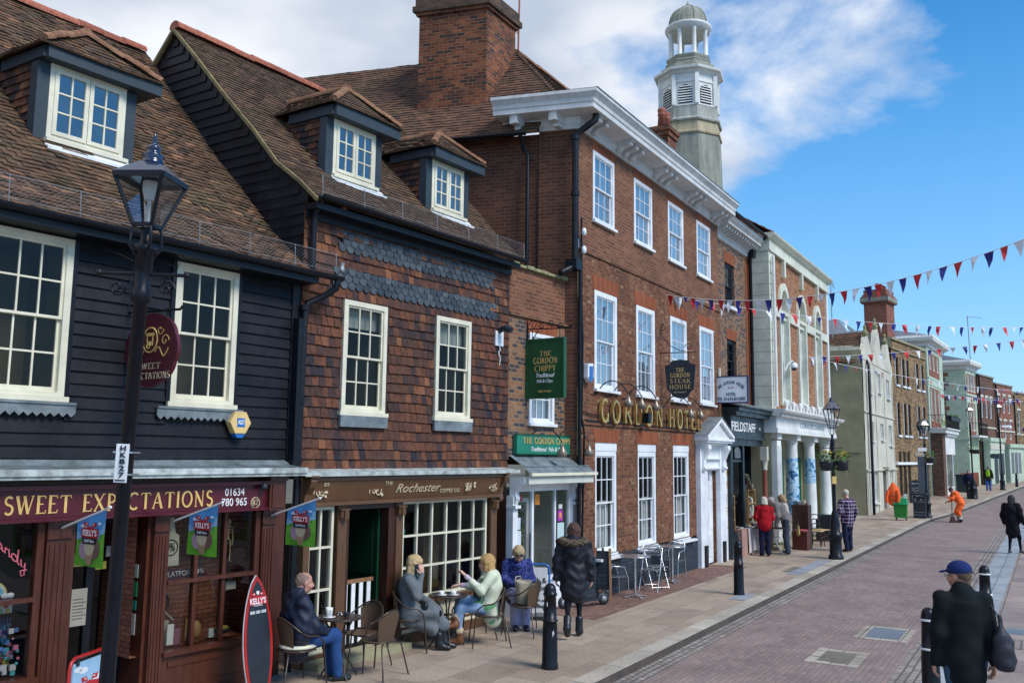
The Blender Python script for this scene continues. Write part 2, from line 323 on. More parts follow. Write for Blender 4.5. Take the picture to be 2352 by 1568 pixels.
pm('bluegrey_wood',(0.022,0.038,0.052),0.6,0.2,8,0.15)
pm('cream',(0.72,0.68,0.52),0.42,0.06,5)
pm('white_paint',(0.78,0.80,0.82),0.4,0.05,4)
pm('grey_white',(0.60,0.61,0.60),0.55,0.12,2.5,streak=True)
pm('lead',(0.16,0.19,0.20),0.45,0.4,5,0.25)
pm('lead_white',(0.40,0.44,0.42),0.5,0.5,7,0.2)
pm('maroon',(0.085,0.008,0.016),0.35,0.12,4)
pm('maroon_sign',(0.085,0.008,0.018),0.4,0.15,4)
pm('redbrown',(0.075,0.021,0.011),0.38,0.2,6,0.05,streak=True)
pm('coffee_brown',(0.115,0.055,0.025),0.42,0.12,5,0.03,streak=True)
pm('darkwood',(0.045,0.015,0.008),0.4,0.3,8,0.1,streak=True)
pm('wood',(0.25,0.13,0.06),0.5,0.3,8,0.1,streak=True)
pm('gold',(0.72,0.48,0.16),0.35,0.12,8)
pm('gold_metal',(0.75,0.5,0.16),0.28,0.1,8,metal=0.8)
pm('pale_gold',(0.55,0.46,0.30),0.5,0.12,8)
pm('white_ink',(0.85,0.85,0.85),0.5,0.03,8)
pm('dark_ink',(0.015,0.02,0.03),0.5,0.03,8)
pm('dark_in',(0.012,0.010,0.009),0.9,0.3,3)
pm('brown_in',(0.13,0.11,0.055),0.9,0.25,2)
pm('floor_in',(0.10,0.06,0.035),0.7,0.25,2)
pm('room_warm',(0.30,0.26,0.17),0.9,0.2,2)
pm('room_grey',(0.55,0.58,0.52),0.9,0.1,2)
pm('curtain',(0.80,0.84,0.86),0.9,0.08,3)
pm('blind',(0.50,0.56,0.55),0.9,0.1,3)
pm('mortar',(0.21,0.165,0.075),0.95,0.4,9,0.5)
pm('mossy_stone',(0.26,0.25,0.13),0.95,0.5,8,0.6)
pm('terracotta',(0.30,0.09,0.05),0.7,0.2,5,0.1)
pm('green_sign',(0.006,0.085,0.028),0.4,0.12,4)
pm('green_fascia',(0.012,0.20,0.125),0.4,0.1,4)
pm('green_door',(0.004,0.035,0.016),0.4,0.12,4)
pm('palegreen',(0.66,0.67,0.54),0.6,0.08,3)
pm('palegreen2',(0.46,0.56,0.42),0.6,0.08,3)
pm('stone_white',(0.72,0.73,0.70),0.6,0.08,3,streak=True)
pm('render_white',(0.56,0.54,0.44),0.8,0.2,1.2,0.1,streak=True)
pm('render_olive',(0.30,0.28,0.17),0.9,0.18,0.9,0.1)
pm('tower_stone',(0.35,0.36,0.32),0.8,0.3,1.2,0.1,streak=True)
pm('tower_tan',(0.42,0.36,0.23),0.8,0.25,1.2,0.1,streak=True)
pm('tower_lead',(0.25,0.26,0.21),0.7,0.4,1.2,0.1,streak=True)
pm('rattan',(0.11,0.065,0.035),0.55,0.35,60,0.6)
pm('rattan_grey',(0.27,0.21,0.14),0.6,0.35,60,0.6)
pm('tube_brown',(0.045,0.028,0.020),0.28,0.15,9)
pm('alu',(0.62,0.65,0.68),0.25,0.1,12,metal=0.9)
pm('galv',(0.30,0.32,0.34),0.5,0.15,12,metal=0.3)
pm('vcol',(1,1,1),0.55,0.06,8,vcol=True)
pm('vcol_shiny',(1,1,1),0.3,0.04,8,vcol=True)
pm('skin',(1,1,1),0.5,0.05,20,vcol=True)
pm('hair',(1,1,1),0.55,0.45,40,1.0,vcol=True,streak=True,bscale=90)
pm('cloth',(1,1,1),0.9,0.14,14,0.6,vcol=True,spec=0.2)
pm('cloth_shiny',(1,1,1),0.55,0.16,14,0.5,vcol=True,spec=0.4)
pm('leather',(1,1,1),0.35,0.15,15,0.1,vcol=True)
pm('red_paint',(0.40,0.015,0.012),0.3,0.1,5)
pm('blue_paint',(0.015,0.13,0.42),0.3,0.1,5)
pm('orange_cloth',(0.95,0.14,0.02),0.8,0.1,8,0.2)
pm('bin_green',(0.010,0.20,0.022),0.4,0.1,5)
pm('bin_black',(0.016,0.022,0.03),0.4,0.15,5)
pm('china',(0.78,0.78,0.76),0.2,0.02,5)
pm('brass_lamp',(0.23,0.19,0.15),0.35,0.2,9,metal=0.4)
glassmat('glass'); glassmat('glass_sky',boost=2.4,base=0.12); glassmat('glass_dark',tint=(0.7,0.7,0.66),boost=0.3,base=0.012)
glassmat('glass_lamp',tint=(0.96,0.97,0.97),boost=0.5,base=0.02); glassmat('glass_shop',tint=(0.8,0.8,0.75),boost=0.55,base=0.02)
m,t,p,o = new_mat('mirror'); p.inputs['Base Color'].default_value = (0.9,0.95,1,1); p.inputs['Metallic'].default_value = 1; p.inputs['Roughness'].default_value = 0.03
m,t,p,o = new_mat('neon_pink'); p.inputs['Base Color'].default_value = (0.6,0.12,0.2,1); p.inputs['Emission Color'].default_value = (1,0.25,0.4,1); p.inputs['Emission Strength'].default_value = 0.35
# herringbone-toned brick road, paving flags, setts
def paving(name,stops,joint,bw,rh,ms,stain,wet=0.75,bump=0.3,warp=0.02):
    return brick(name,stops,joint,bw=bw,rh=rh,ms=ms,stain=stain,rough=wet,bump=bump,k=1.35,gr=0.35,grime=(0.06,0.05,0.045))
paving('road_brick',[(0.0,(0.158,0.125,0.112)),(0.5,(0.185,0.14,0.122)),(1.0,(0.215,0.155,0.132))],(0.135,0.108,0.102),0.20,0.075,0.008,0.22)
paving('flags',[(0.0,(0.20,0.155,0.115)),(0.5,(0.255,0.20,0.15)),(1.0,(0.29,0.23,0.175))],(0.15,0.12,0.09),0.85,0.55,0.007,0.14,bump=0.15)
paving('flags_right',[(0.0,(0.16,0.13,0.12)),(0.5,(0.21,0.17,0.15)),(1.0,(0.25,0.20,0.17))],(0.07,0.06,0.055),0.85,0.6,0.010,0.14,bump=0.15)
paving('setts',[(0.0,(0.16,0.14,0.12)),(1.0,(0.26,0.23,0.20))],(0.09,0.075,0.065),0.14,0.10,0.014,0.2,bump=1.0)
paving('brick_strip',[(0.0,(0.12,0.065,0.05)),(1.0,(0.20,0.11,0.08))],(0.09,0.065,0.05),0.20,0.07,0.008,0.2)
paving('kerbstone',[(0.0,(0.25,0.22,0.175)),(1.0,(0.33,0.30,0.25))],(0.10,0.09,0.075),1.0,0.6,0.012,0.25,bump=0.15)
paving('blue_kerb',[(0.0,(0.18,0.20,0.22)),(1.0,(0.23,0.25,0.27))],(0.08,0.09,0.1),1.1,0.9,0.01,0.2,bump=0.15)

# ------------------------------------------------------------------ building elements (local x along facade, y into the building, z up)
def wall_holes(mb,x0,x1,z0,z1,y,holes,depth=0.14):
    """facade at plane y with real openings and reveals; holes = (x0,x1,z0,z1)"""
    xs = sorted(set([x0,x1]+[h[0] for h in holes]+[h[1] for h in holes])); zs = sorted(set([z0,z1]+[h[2] for h in holes]+[h[3] for h in holes]))
    xs = [x for x in xs if x0 <= x <= x1]; zs = [z for z in zs if z0 <= z <= z1]
    for i in range(len(xs)-1):
        for j in range(len(zs)-1):
            cx = (xs[i]+xs[i+1])/2; cz = (zs[j]+zs[j+1])/2
            if any(h[0] < cx < h[1] and h[2] < cz < h[3] for h in holes): continue
            mb.quad((xs[i],y,zs[j]),(xs[i+1],y,zs[j]),(xs[i+1],y,zs[j+1]),(xs[i],y,zs[j+1]))
    for h in holes:
        a,b,c,d = h; e = y+depth
        mb.quad((a,y,c),(a,y,d),(a,e,d),(a,e,c)); mb.quad((b,y,d),(b,y,c),(b,e,c),(b,e,d))
        mb.quad((a,y,d),(b,y,d),(b,e,d),(a,e,d)); mb.quad((b,y,c),(a,y,c),(a,e,c),(b,e,c))
def room(mb,x0,x1,z0,z1,y0,y1):
    """inside of a room: five faces looking outwards to the street"""
    mb.quad((x0,y1,z0),(x1,y1,z0),(x1,y1,z1),(x0,y1,z1)); mb.quad((x0,y0,z0),(x0,y1,z0),(x0,y1,z1),(x0,y0,z1))
    mb.quad((x1,y0,z1),(x1,y1,z1),(x1,y1,z0),(x1,y0,z0)); mb.quad((x0,y0,z1),(x0,y1,z1),(x1,y1,z1),(x1,y0,z1)); mb.quad((x0,y1,z0),(x0,y0,z0),(x1,y0,z0),(x1,y1,z0))
def sash(parent,x0,x1,z0,z1,y,cols=3,rows=4,mat='white_paint',glass='glass',inside='dark_in',sill=True,curtain=None,fw=0.06,bar=0.014,xf=None,meeting=True,proj=0.0,sillw=0.05,cur_z=None,stiles=0.045):
    """sliding sash window: box frame, two sashes with thin bars, pane, sill, room behind. y = front face of frame"""
    f = Mesh(xf); y0 = y-proj
    f.box(x0,x0+fw,y0,y0+0.10,z0,z1); f.box(x1-fw,x1,y0,y0+0.10,z0,z1)
    f.box(x0+fw,x1-fw,y0,y0+0.10,z1-fw,z1); f.box(x0+fw,x1-fw,y0,y0+0.10,z0,z0+fw*0.6)
    a,b,c,d = x0+fw,x1-fw,z0+fw*0.6,z1-fw
    zm = (c+d)/2; g = []
    halves = [(c,zm+0.012,y0+0.055,rows // 2 or 1),(zm-0.012,d,y0+0.022,rows-(rows // 2 or 1))] if meeting else [(c,d,y0+0.03,rows)]
    for (za,zb,yy,rr) in halves:
        s = stiles*0.7
        f.box(a,a+s,yy,yy+0.03,za,zb); f.box(b-s,b,yy,yy+0.03,za,zb)
        f.box(a+s,b-s,yy,yy+0.03,zb-0.028,zb); f.box(a+s,b-s,yy,yy+0.03,za,za+(0.05 if za == c else 0.028))
        zl,zh = za+(0.05 if za == c else 0.028),zb-0.028
        for i in range(1,cols):
            xx = a+s+(b-a-2*s)*i/cols; f.box(xx-bar/2,xx+bar/2,yy+0.002,yy+0.028,zl,zh)
        for j in range(1,rr):
            zz = zl+(zh-zl)*j/rr; f.box(a+s,b-s,yy+0.004,yy+0.026,zz-bar/2,zz+bar/2)
        g.append((a+s,b-s,yy+0.016,zl,zh))
    o = f.build('window',mat,parent)
    gm = Mesh(xf)
    for (xa,xb,yy,za,zb) in g: gm.quad((xa,yy,za),(xb,yy,za),(xb,yy,zb),(xa,yy,zb))
    gm.build('pane',glass,o)
    if sill:
        sm = Mesh(xf); sm.box(x0-0.04,x1+0.04,y0-sillw,y0+0.10,z0-0.055,z0-0.002); sm.build('sill',mat,o)
    rm = Mesh(xf); room(rm,a,b,c,d,y0+0.10,y0+0.75); rm.build('interior',inside,o)
    if curtain:
        cm = Mesh(xf)
        ca,cb = (c,d) if cur_z is None else cur_z
        spans = [(a,b)] if curtain == 'blind' else [(a,a+(b-a)*0.44),(b-(b-a)*0.44,b)] if curtain == 'parted' else [(a,b)]
        for (p,q) in spans:
            n = 2 if curtain == 'blind' else 26
            pts = [(p+(q-p)*i/n,y0+0.15+(0 if curtain == 'blind' else 0.018*math.sin(i*1.45+p*7)+0.008*math.sin(i*3.1))) for i in range(n+1)]
            vs = [(x,yy,ca) for x,yy in pts]+[(x,yy,cb) for x,yy in pts]
            cm.add(vs,[(i,i+1,n+2+i,n+1+i) for i in range(n)],True)
        cm.build('blind' if curtain == 'blind' else 'curtain','blind' if curtain == 'blind' else 'curtain',o)
    return o
def hnoise(x,y,s=0):
    return math.sin(x*1.7+s)*math.cos(y*2.3+s*1.3)*0.55+math.sin(x*3.6-y*2.7+s*2.1)*0.35+math.sin(x*7.3+y*5.1+s)*0.1
def prof_len(prof):
    L = [0.0]
    for i in range(1,len(prof)): L.append(L[-1]+math.hypot(prof[i][0]-prof[i-1][0],prof[i][1]-prof[i-1][1]))
    return L
def tile_slope(mb,O,U,W,prof,_u,lim,tw=0.16,gauge=0.10,th=0.016,wav=0.012,seed=0,rough=0.004,skip=None,tilt=0.010):
    """courses of separate plain tiles on a bent slope. O origin, U unit along eaves, W horizontal unit up-slope; prof = [(horizontal run, rise)...]; lim(run)->(u0,u1)"""
    O = Vector(O); U = Vector(U); W = Vector(W); Z = Vector((0,0,1)); L = prof_len(prof); rs = random.Random(seed)
    def at(w):
        w = min(max(w,0),L[-1])
        for i in range(1,len(L)):
            if w <= L[i]+1e-9:
                k = (w-L[i-1])/(L[i]-L[i-1]); a,b = prof[i-1],prof[i]
                r = a[0]+(b[0]-a[0])*k; z = a[1]+(b[1]-a[1])*k; d = Vector((b[0]-a[0],b[1]-a[1])).normalized(); return r,z,d
    n = int(L[-1]/gauge)+1
    for j in range(n):
        w0 = j*gauge; w1 = min(w0+gauge*1.25,L[-1]);
        if w0 >= L[-1]-0.01: break
        r0,z0,d0 = at(w0); r1,z1,d1 = at(w1); u0,u1 = lim(r0)
        if u1-u0 < 0.05: continue
        u = math.floor(u0/tw)*tw+(tw/2 if j % 2 else 0)-tw
        nrm = (-W*d0.y+Z*d0.x).normalized()
        while u < u1:
            a = max(u,u0)+0.0015; b = min(u+tw,u1)-0.0015; um = (a+b)/2; u += tw
            if b-a < 0.02: continue
            if skip and skip(um,r0): continue
            sag = wav*hnoise(um*1.3,w0*0.9,seed); lo = th+rs.uniform(-rough,rough)+sag; e = rs.uniform(-0.003,0.003); tl = rs.uniform(-tilt,tilt)*0.5
            sg = wav*1.4*hnoise(um*0.9+5,w0*0.3,seed+3)
            P0 = O+W*r0+Z*(z0+sg+e); P1 = O+W*r1+Z*(z1+sg)
            v = [P0+U*a+nrm*(lo+tl),P0+U*b+nrm*(lo-tl),P1+U*b+nrm*sag,P1+U*a+nrm*sag,P0+U*a-nrm*0.012,P0+U*b-nrm*0.012]
            mb.add(v,[(0,1,2,3),(4,5,1,0),(4,0,3),(5,2,1)])
            rv = min(1,max(0,rs.gauss(0.5,0.23)))
            mb.r[-4:] = [rv]*4
def ridge(mb,a,b,r=0.11,seg=0.33,seed=1):
    """half-round ridge tiles from a to b"""
    a = Vector(a); b = Vector(b); n = max(1,round((b-a).length/seg)); d = (b-a)/n; rs = random.Random(seed); dn = d.normalized()
    sd = dn.cross(Vector((0,0,1))).normalized(); up = sd.cross(dn)
    for i in range(n):
        p = a+d*i; q = p+d*1.04; vs = []; k = 8; j = rs.uniform(-0.008,0.008)
        for (c,rr) in ((p,r*1.02),(q,r*0.98)):
            for m_ in range(k+1):
                t = math.pi*(m_/k)*1.1-0.15; vs.append(c+sd*rr*math.cos(t)+up*(rr*math.sin(t)+j))
        mb.add(vs,[(m_,m_+1,k+2+m_,k+1+m_) for m_ in range(k)]+[tuple(range(k+1))])
        rv = rs.random(); mb.r[-(k+1):] = [rv]*(k+1)
def boards(mb,x0,x1,z0,z1,y,gauge=0.16,holes=(),th=0.03,seed=0,lim=None):
    """horizontal weatherboards, each board lapped over the one below"""
    rs = random.Random(seed); n = int((z1-z0)/gauge)+1
    for j in range(n):
        za = z0+j*gauge; zb = min(za+gauge*1.12,z1)
        if zb-za < 0.02: continue
        segs = [lim(za) if lim else (x0,x1)]
        for h in holes:
            if h[2] < (za+zb)/2 < h[3]:
                ns = []
                for (a,b) in segs:
                    if h[1] <= a or h[0] >= b: ns.append((a,b))
                    else:
                        if h[0] > a: ns.append((a,h[0]))
                        if h[1] < b: ns.append((h[1],b))
                segs = ns
        for (a,b) in segs:
            k = max(1,int((b-a)/0.4)); pa = []
            for i in range(k+1):
                x = a+(b-a)*i/k; e = 0.008*hnoise(x*0.8,za*5,seed); f = 0.003*hnoise(x*3,za*9,seed+1); pa.append((x,e,f))
            vs = [(x,y-th+f,za+e) for x,e,f in pa]+[(x,y-0.004+f,zb+e) for x,e,f in pa]+[(x,y,za+e) for x,e,f in pa]
            m1 = k+1
            mb.add(vs,[(i,i+1,m1+i+1,m1+i) for i in range(k)]+[(2*m1+i,2*m1+i+1,i+1,i) for i in range(k)])
def gutter(mb,pts,r=0.06):
    a,b = Vector(pts[0]),Vector(pts[1]); n = 2; vs = []
    d = (b-a).normalized(); sd = d.cross(Vector((0,0,1))).normalized()
    for c in (a,b):
        for k in range(9):
            t = math.pi+math.pi*k/8; vs.append(c+sd*math.cos(t)*r+Vector((0,0,1))*math.sin(t)*r)
        for k in range(8,-1,-1):
            t = math.pi+math.pi*k/8; vs.append(c+sd*math.cos(t)*(r-0.01)+Vector((0,0,1))*math.sin(t)*(r-0.01))
    mb.add(vs,[(i,(i+1) % 18,18+(i+1) % 18,18+i) for i in range(18)]); return mb
def snow_guard(parent,a,b,h,xf=None,posts=7,seed=0,back=(0,1)):
    """galvanised mesh snow guard above the eaves: uprights, two rails and diamond wire"""
    a = Vector(a); b = Vector(b); m = Mesh(xf); L = (b-a).length; d = (b-a)/L
    for i in range(posts+1):
        p = a+d*L*i/posts; m.tube([p+Vector((0,0.05,-0.04)),p+Vector((0,0,0)),p+Vector((0,0.02,h))],0.0055,6)
    for z in (0.03,h*0.97): m.tube([a+Vector((0,0.0,z)),b+Vector((0,0.0,z))],0.0028,5)
    n = int(L/0.055); k = 5
    for i in range(-k,n):
        for s in (0,1):
            p0 = i*0.055; p1 = (i+k)*0.055; z0,z1 = 0.03,h*0.97
            if s: z0,z1 = z1,z0
            t0 = max(0,(0-p0)/(p1-p0)); t1 = min(1,(L-p0)/(p1-p0))
            if t1 <= t0: continue
            q0 = a+d*(p0+(p1-p0)*t0)+Vector((0,0.004*s,z0+(z1-z0)*t0)); q1 = a+d*(p0+(p1-p0)*t1)+Vector((0,0.004*s,z0+(z1-z0)*t1))
            m.tube([q0,q1],0.0009,3,cap=False)
    return m.build('snow_guard','galv',parent)
def scroll(c,r0,turns,n=28,plane='xz',start=0.0,flip=1,dy=0.0):
    P = []
    for i in range(n+1):
        k = i/n; a = start+flip*turns*2*math.pi*k; r = r0*(1-0.82*k); x,z = c[0]+r*math.cos(a),c[2]+r*math.sin(a); P.append((x,c[1]+dy,z) if plane == 'xz' else (c[0]+dy,c[1]+r*math.cos(a),z))
    return P
def ribbon(mb,pts,hw,y,th=0.006):
    """flat mitred stroke in the x-z plane, facing -y; hw may be a list of half widths"""
    n = len(pts); hw = hw if isinstance(hw,(list,tuple)) else [hw]*n; L = []; Rr = []
    for i in range(n):
        a = Vector(pts[max(i-1,0)]); b = Vector(pts[min(i+1,n-1)]); d = (b-a)
        if d.length < 1e-9: d = Vector((1,0))
        d.normalize(); nn = Vector((-d.y,d.x)); p = Vector(pts[i]); L.append(p+nn*hw[i]); Rr.append(p-nn*hw[i])
    vs = [(q.x,y,q.y) for q in L]+[(q.x,y,q.y) for q in Rr]+[(q.x,y+th,q.y) for q in L]+[(q.x,y+th,q.y) for q in Rr]
    fs = [(i,i+1,n+i+1,n+i) for i in range(n-1)]+[(i+1,i,2*n+i,2*n+i+1) for i in range(n-1)]+[(n+i,n+i+1,3*n+i+1,3*n+i) for i in range(n-1)]
    mb.add(vs,fs)
def arcp(cx,cy,rx,ry,a0,a1,n=12): return [(cx+rx*math.cos(R(a0+(a1-a0)*i/n)),cy+ry*math.sin(R(a0+(a1-a0)*i/n))) for i in range(n+1)]
# roman capitals: (width, [(points, weight: 1 thick / 0.45 thin)], [serif positions (x, y)])
GL = {
 'S': (0.56,[(arcp(.28,.76,.20,.22,35,270,12)+arcp(.28,.27,.22,.25,90,-150,12)[1:],.8)],[]),
 'W': (1.0,[([(.02,1),(.27,0)],1),([(.27,0),(.48,.95)],.4),([(.44,1),(.68,0)],1),([(.68,0),(.94,1)],.4)],[(.03,1),(.46,1),(.93,1)]),
 'E': (0.56,[([(.12,0),(.12,1)],1),([(.12,.98),(.52,.98),(.54,.84)],.4),([(.12,.53),(.42,.53)],.4),([(.12,.02),(.54,.02),(.58,.18)],.4)],[(.1,1),(.1,0)]),
 'T': (0.72,[([(.36,0),(.36,.97)],1),([(.02,.84),(.05,.97),(.67,.97),(.70,.84)],.4)],[(.36,0)]),
 'X': (0.74,[([(.06,1),(.66,0)],1),([(.62,1),(.08,0)],.4)],[(.06,1),(.64,1),(.08,0),(.66,0)]),
 'P': (0.56,[([(.12,0),(.12,1)],1),([(.12,.97)]+arcp(.26,.72,.26,.25,90,-90,10)+[(.12,.47)],.6)],[(.12,0),(.1,1)]),
 'C': (0.74,[(arcp(.42,.5,.36,.5,50,310,20),.8)],[]),
 'A': (0.76,[([(.36,1),(.06,0)],.4),([(.36,1),(.68,0)],1),([(.17,.34),(.56,.34)],.4)],[(.06,0),(.68,0)]),
 'I': (0.26,[([(.13,0),(.13,1)],1)],[(.13,0),(.13,1)]),
 'O': (0.84,[(arcp(.42,.5,.36,.49,0,360,28),.8)],[]),
 'N': (0.80,[([(.12,0),(.12,1)],.4),([(.10,1),(.68,0)],1),([(.68,0),(.68,1)],.4)],[(.12,0),(.08,1),(.68,1)]),
 'H': (0.78,[([(.13,0),(.13,1)],1),([(.64,0),(.64,1)],1),([(.13,.52),(.64,.52)],.4)],[(.13,0),(.13,1),(.64,0),(.64,1)]),
 'R': (0.66,[([(.12,0),(.12,1)],1),([(.12,.97)]+arcp(.26,.74,.25,.23,90,-90,10)+[(.12,.51)],.6),([(.30,.5),(.62,0)],.9)],[(.12,0),(.1,1),(.62,0)]),
 'D': (0.78,[([(.12,0),(.12,1)],1),([(.12,.98)]+arcp(.30,.5,.40,.48,90,-90,14)+[(.12,.02)],.65)],[(.1,0),(.1,1)]),
 'L': (0.54,[([(.12,0),(.12,1)],1),([(.12,.02),(.50,.02),(.54,.2)],.4)],[(.12,1),(.1,0)]),
 'G': (0.80,[(arcp(.42,.5,.36,.5,50,340,20),.8),([(.70,.02),(.70,.42)],.9)],[(.70,.44)]),
 'K': (0.70,[([(.13,0),(.13,1)],1),([(.62,1),(.16,.48)],.4),([(.26,.58),(.66,0)],1)],[(.13,0),(.13,1),(.62,1),(.66,0)]),
 'U': (0.76,[([(.14,1),(.14,.35)]+arcp(.38,.32,.24,.31,180,360,10)+[(.62,1)],.75)],[(.14,1),(.62,1)]),
 'F': (0.54,[([(.12,0),(.12,1)],1),([(.12,.98),(.50,.98),(.52,.84)],.4),([(.12,.52),(.42,.52)],.4)],[(.1,1),(.12,0)]),
 'Y': (0.72,[([(.36,0),(.36,.5)],1),([(.04,1),(.36,.48)],1),([(.66,1),(.36,.48)],.4)],[(.04,1),(.66,1),(.36,0)]),
 ' ': (0.42,[],[]),"'": (0.2,[([(.1,1),(.07,.78)],.6)],[]),
}
def roman(s,x0,x1,z0,h,y,mat,parent,thick=0.075,track=0.16,name='lettering',th=0.008,serif=0.10,hfun=None):
    tot = sum(GL[c][0] for c in s)+track*(len(s)-1); k = (x1-x0)/tot; x = x0; mb = Mesh(); i = 0
    for c in s:
        wd,st,sf = GL[c]
        for (pts,wt) in st:
            i += 1; ribbon(mb,[(x+p[0]*k,z0+p[1]*h) for p in pts],thick*h*wt*0.62,y-0.0006*(i % 7),th)
        for (sx,sz) in sf:
            i += 1; ribbon(mb,[(x+(sx-serif)*k,z0+sz*h),(x+(sx+serif)*k,z0+sz*h)],thick*h*0.2,y-0.0006*(i % 7)-0.0003,th)
        x += (wd+track)*k
    return mb.build(name,mat,parent)

# ================================================================== GROUND
def bend(s): return 0.085*max(0.0,s-28.0)
def strip(name,o0,o1,z,mat,s0=-26,s1=150,step=3.0,zb=None,lower=0.0):
    mb = Mesh(); ss = [s0+(s1-s0)*i/int((s1-s0)/step) for i in range(int((s1-s0)/step)+1)]; vs = []
    for s in ss:
        for k,oo in enumerate((o0,o1)):
            zz = z if k == 0 or zb is None else zb
            b = bend(s); p = FH.w(s,oo+b); vs.append((s,-(oo+b),zz+gz(p.y)))
    mb.add(vs,[(2*i,2*i+1,2*i+3,2*i+2) for i in range(len(ss)-1)])
    return mb.build(name,mat,None,FH.o,FH.rz,kind='structure')
g = Mesh(); n_ = 30
vs = []
for i in range(n_+1):
    y =-60+i*i*1.6
    for x in (-700,0,700): vs.append((x,y,-0.45+min(gz(y),4.0)))
g.add(vs,[(3*i+j,3*i+j+1,3*i+4+j,3*i+3+j) for i in range(n_) for j in (0,1)])
g.build('ground',pm('far_ground',(0.10,0.10,0.07),0.9,0.3,0.05),None,kind='structure')
strip('pavement',-8,2.44,0.0,'flags')
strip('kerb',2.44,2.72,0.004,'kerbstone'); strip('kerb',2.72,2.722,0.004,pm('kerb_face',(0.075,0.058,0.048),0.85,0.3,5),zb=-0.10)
strip('gutter',2.722,3.02,-0.100,'setts')
strip('road',3.02,5.62,-0.095,'road_brick')
strip('gutter',5.62,5.98,-0.097,'setts')
strip('kerb',5.98,6.55,-0.088,'blue_kerb')
strip('pavement',6.55,12.5,-0.090,'flags_right')
# brick apron in front of the hotel, dark lead line of flags, settled patches
def patch(name,s0,s1,o0,o1,z,mat,frame=FH,**kw):
    mb = Mesh(); mb.quad((s0,-o0,z),(s1,-o0,z),(s1,-o1,z),(s0,-o1,z)); return mb.build(name,mat,None,frame.o,frame.rz,kind='structure',**kw)
patch('pavement',-3.2,5.4,-0.2,0.95,0.005,'brick_strip')
patch('pavement',8.55,60,-0.3,0.0,0.004,'kerbstone')
def cover(s0,s1,o0,o1,z,col,label,surround=0.14):
    c = Mesh(); c.box(s0+surround,s1-surround,-o1+surround,-o0-surround,z-0.02,z+0.006)
    root = c.build('access_cover',col,None,FH.o,FH.rz,bevel=0.003); tag(root,label,'manhole cover')
    b = Mesh(); rs = random.Random(int(s0*10))
    x = s0
    for (xa,xb,ya,yb) in ((s0,s1,-o1,-o1+surround),(s0,s1,-o0-surround,-o0),(s0,s0+surround,-o1+surround,-o0-surround),(s1-surround,s1,-o1+surround,-o0-surround)):
        horiz = (xb-xa) > (yb-ya); L = (xb-xa) if horiz else (yb-ya); n = max(1,int(L/0.19))
        for i in range(n):
            g0 = i/n*L+0.008; g1 = (i+1)/n*L-0.008; h = z+rs.uniform(0.003,0.010)
            if horiz: b.box(xa+g0,xa+g1,ya+0.006,yb-0.006,z-0.02,h)
            else: b.box(xa+0.006,xb-0.006,ya+g0,ya+g1,z-0.02,h)
    b.build('sett_surround','kerbstone',root); return root
cover(-1.75,-0.55,4.72,5.5,-0.094,pm('cover_steel',(0.22,0.24,0.26),0.45,0.2,12,0.2,metal=0.4),'blue grey steel cover ringed with setts in the road, farther of the two')
cover(-3.9,-2.85,4.45,5.15,-0.094,pm('cover_stone',(0.16,0.145,0.11),0.8,0.25,12,0.2),'brownish recessed cover ringed with setts in the road, nearer of the two')
patch('pavement',0.0,0.55,6.75,7.1,-0.086,'cover_steel'); patch('pavement',-1.3,-0.5,6.9,7.45,-0.086,'setts')
patch('pavement',5.0,6.2,1.9,2.1,0.006,'cover_stone'); patch('pavement',0.2,1.1,2.1,2.42,0.006,'blue_kerb'); patch('pavement',4.6,8.2,2.1,2.42,0.006,'blue_kerb')

# ================================================================== BLACK WEATHERBOARDED HOUSE (sweet shop)
SHL = lambda p: (p[0]-0.07*max(0.0,p[1]-0.3),p[1],p[2])
B = empty('weatherboarded_house',FL.o,FL.rz,'black weatherboarded house with old tiled roof above the maroon sweet shop','house')
W1 = (-7.35,-6.51,3.22,4.84); W2 = (-5.31,-4.46,3.24,4.84)
mb = Mesh(); wall_holes(mb,-11.0,-3.45,2.4,5.02,0.0,[W1,W2,(-9.6,-8.6,3.2,4.8)],0.12); mb.build('wall','black_board',B)
mb = Mesh(); boards(mb,-11.0,-3.62,2.60,4.98,-0.002,0.128,holes=[(W1[0]-.03,W1[1]+.03,W1[2]-.2,W1[3]+.03),(W2[0]-.03,W2[1]+.03,W2[2]-.2,W2[3]+.03)],seed=3); mb.build('weatherboarding','black_board',B)
mb = Mesh(); mb.box(-3.62,-3.50,-0.045,0.02,2.42,4.98); mb.build('corner_board','black_paint',B)
for wq in (W1,W2): mb = Mesh(); mb.box(wq[0]-0.05,wq[0],-0.045,0.0,wq[2]-0.05,wq[3]+0.05); mb.box(wq[1],wq[1]+0.05,-0.045,0.0,wq[2]-0.05,wq[3]+0.05); mb.box(wq[0],wq[1],-0.045,0.0,wq[3],wq[3]+0.05); mb.build('window_trim','black_paint',B)
for wq in (W1,W2):
    o = sash(B,wq[0],wq[1],wq[2],wq[3],-0.05,3,4,'cream',glass='glass_dark',inside='brown_in',fw=0.07,bar=0.019,sillw=0.03)
    l = Mesh(); x = wq[0]-0.16
    n = 13; xe = wq[1]+0.12; pts = [(xe,wq[2]-0.075),(xe,wq[2]-0.16)]
    for i in range(n):
        a = xe-(xe-x)*(i+0.5)/n; b = xe-(xe-x)*(i+1)/n; pts += [(a,wq[2]-0.205),(b,wq[2]-0.165)]
    pts += [(x,wq[2]-0.075)]; l.prism(pts,'y',-0.075,-0.05); l.box(x,xe,-0.09,-0.03,wq[2]-0.082,wq[2]-0.058); l.build('lead_apron','lead',o)
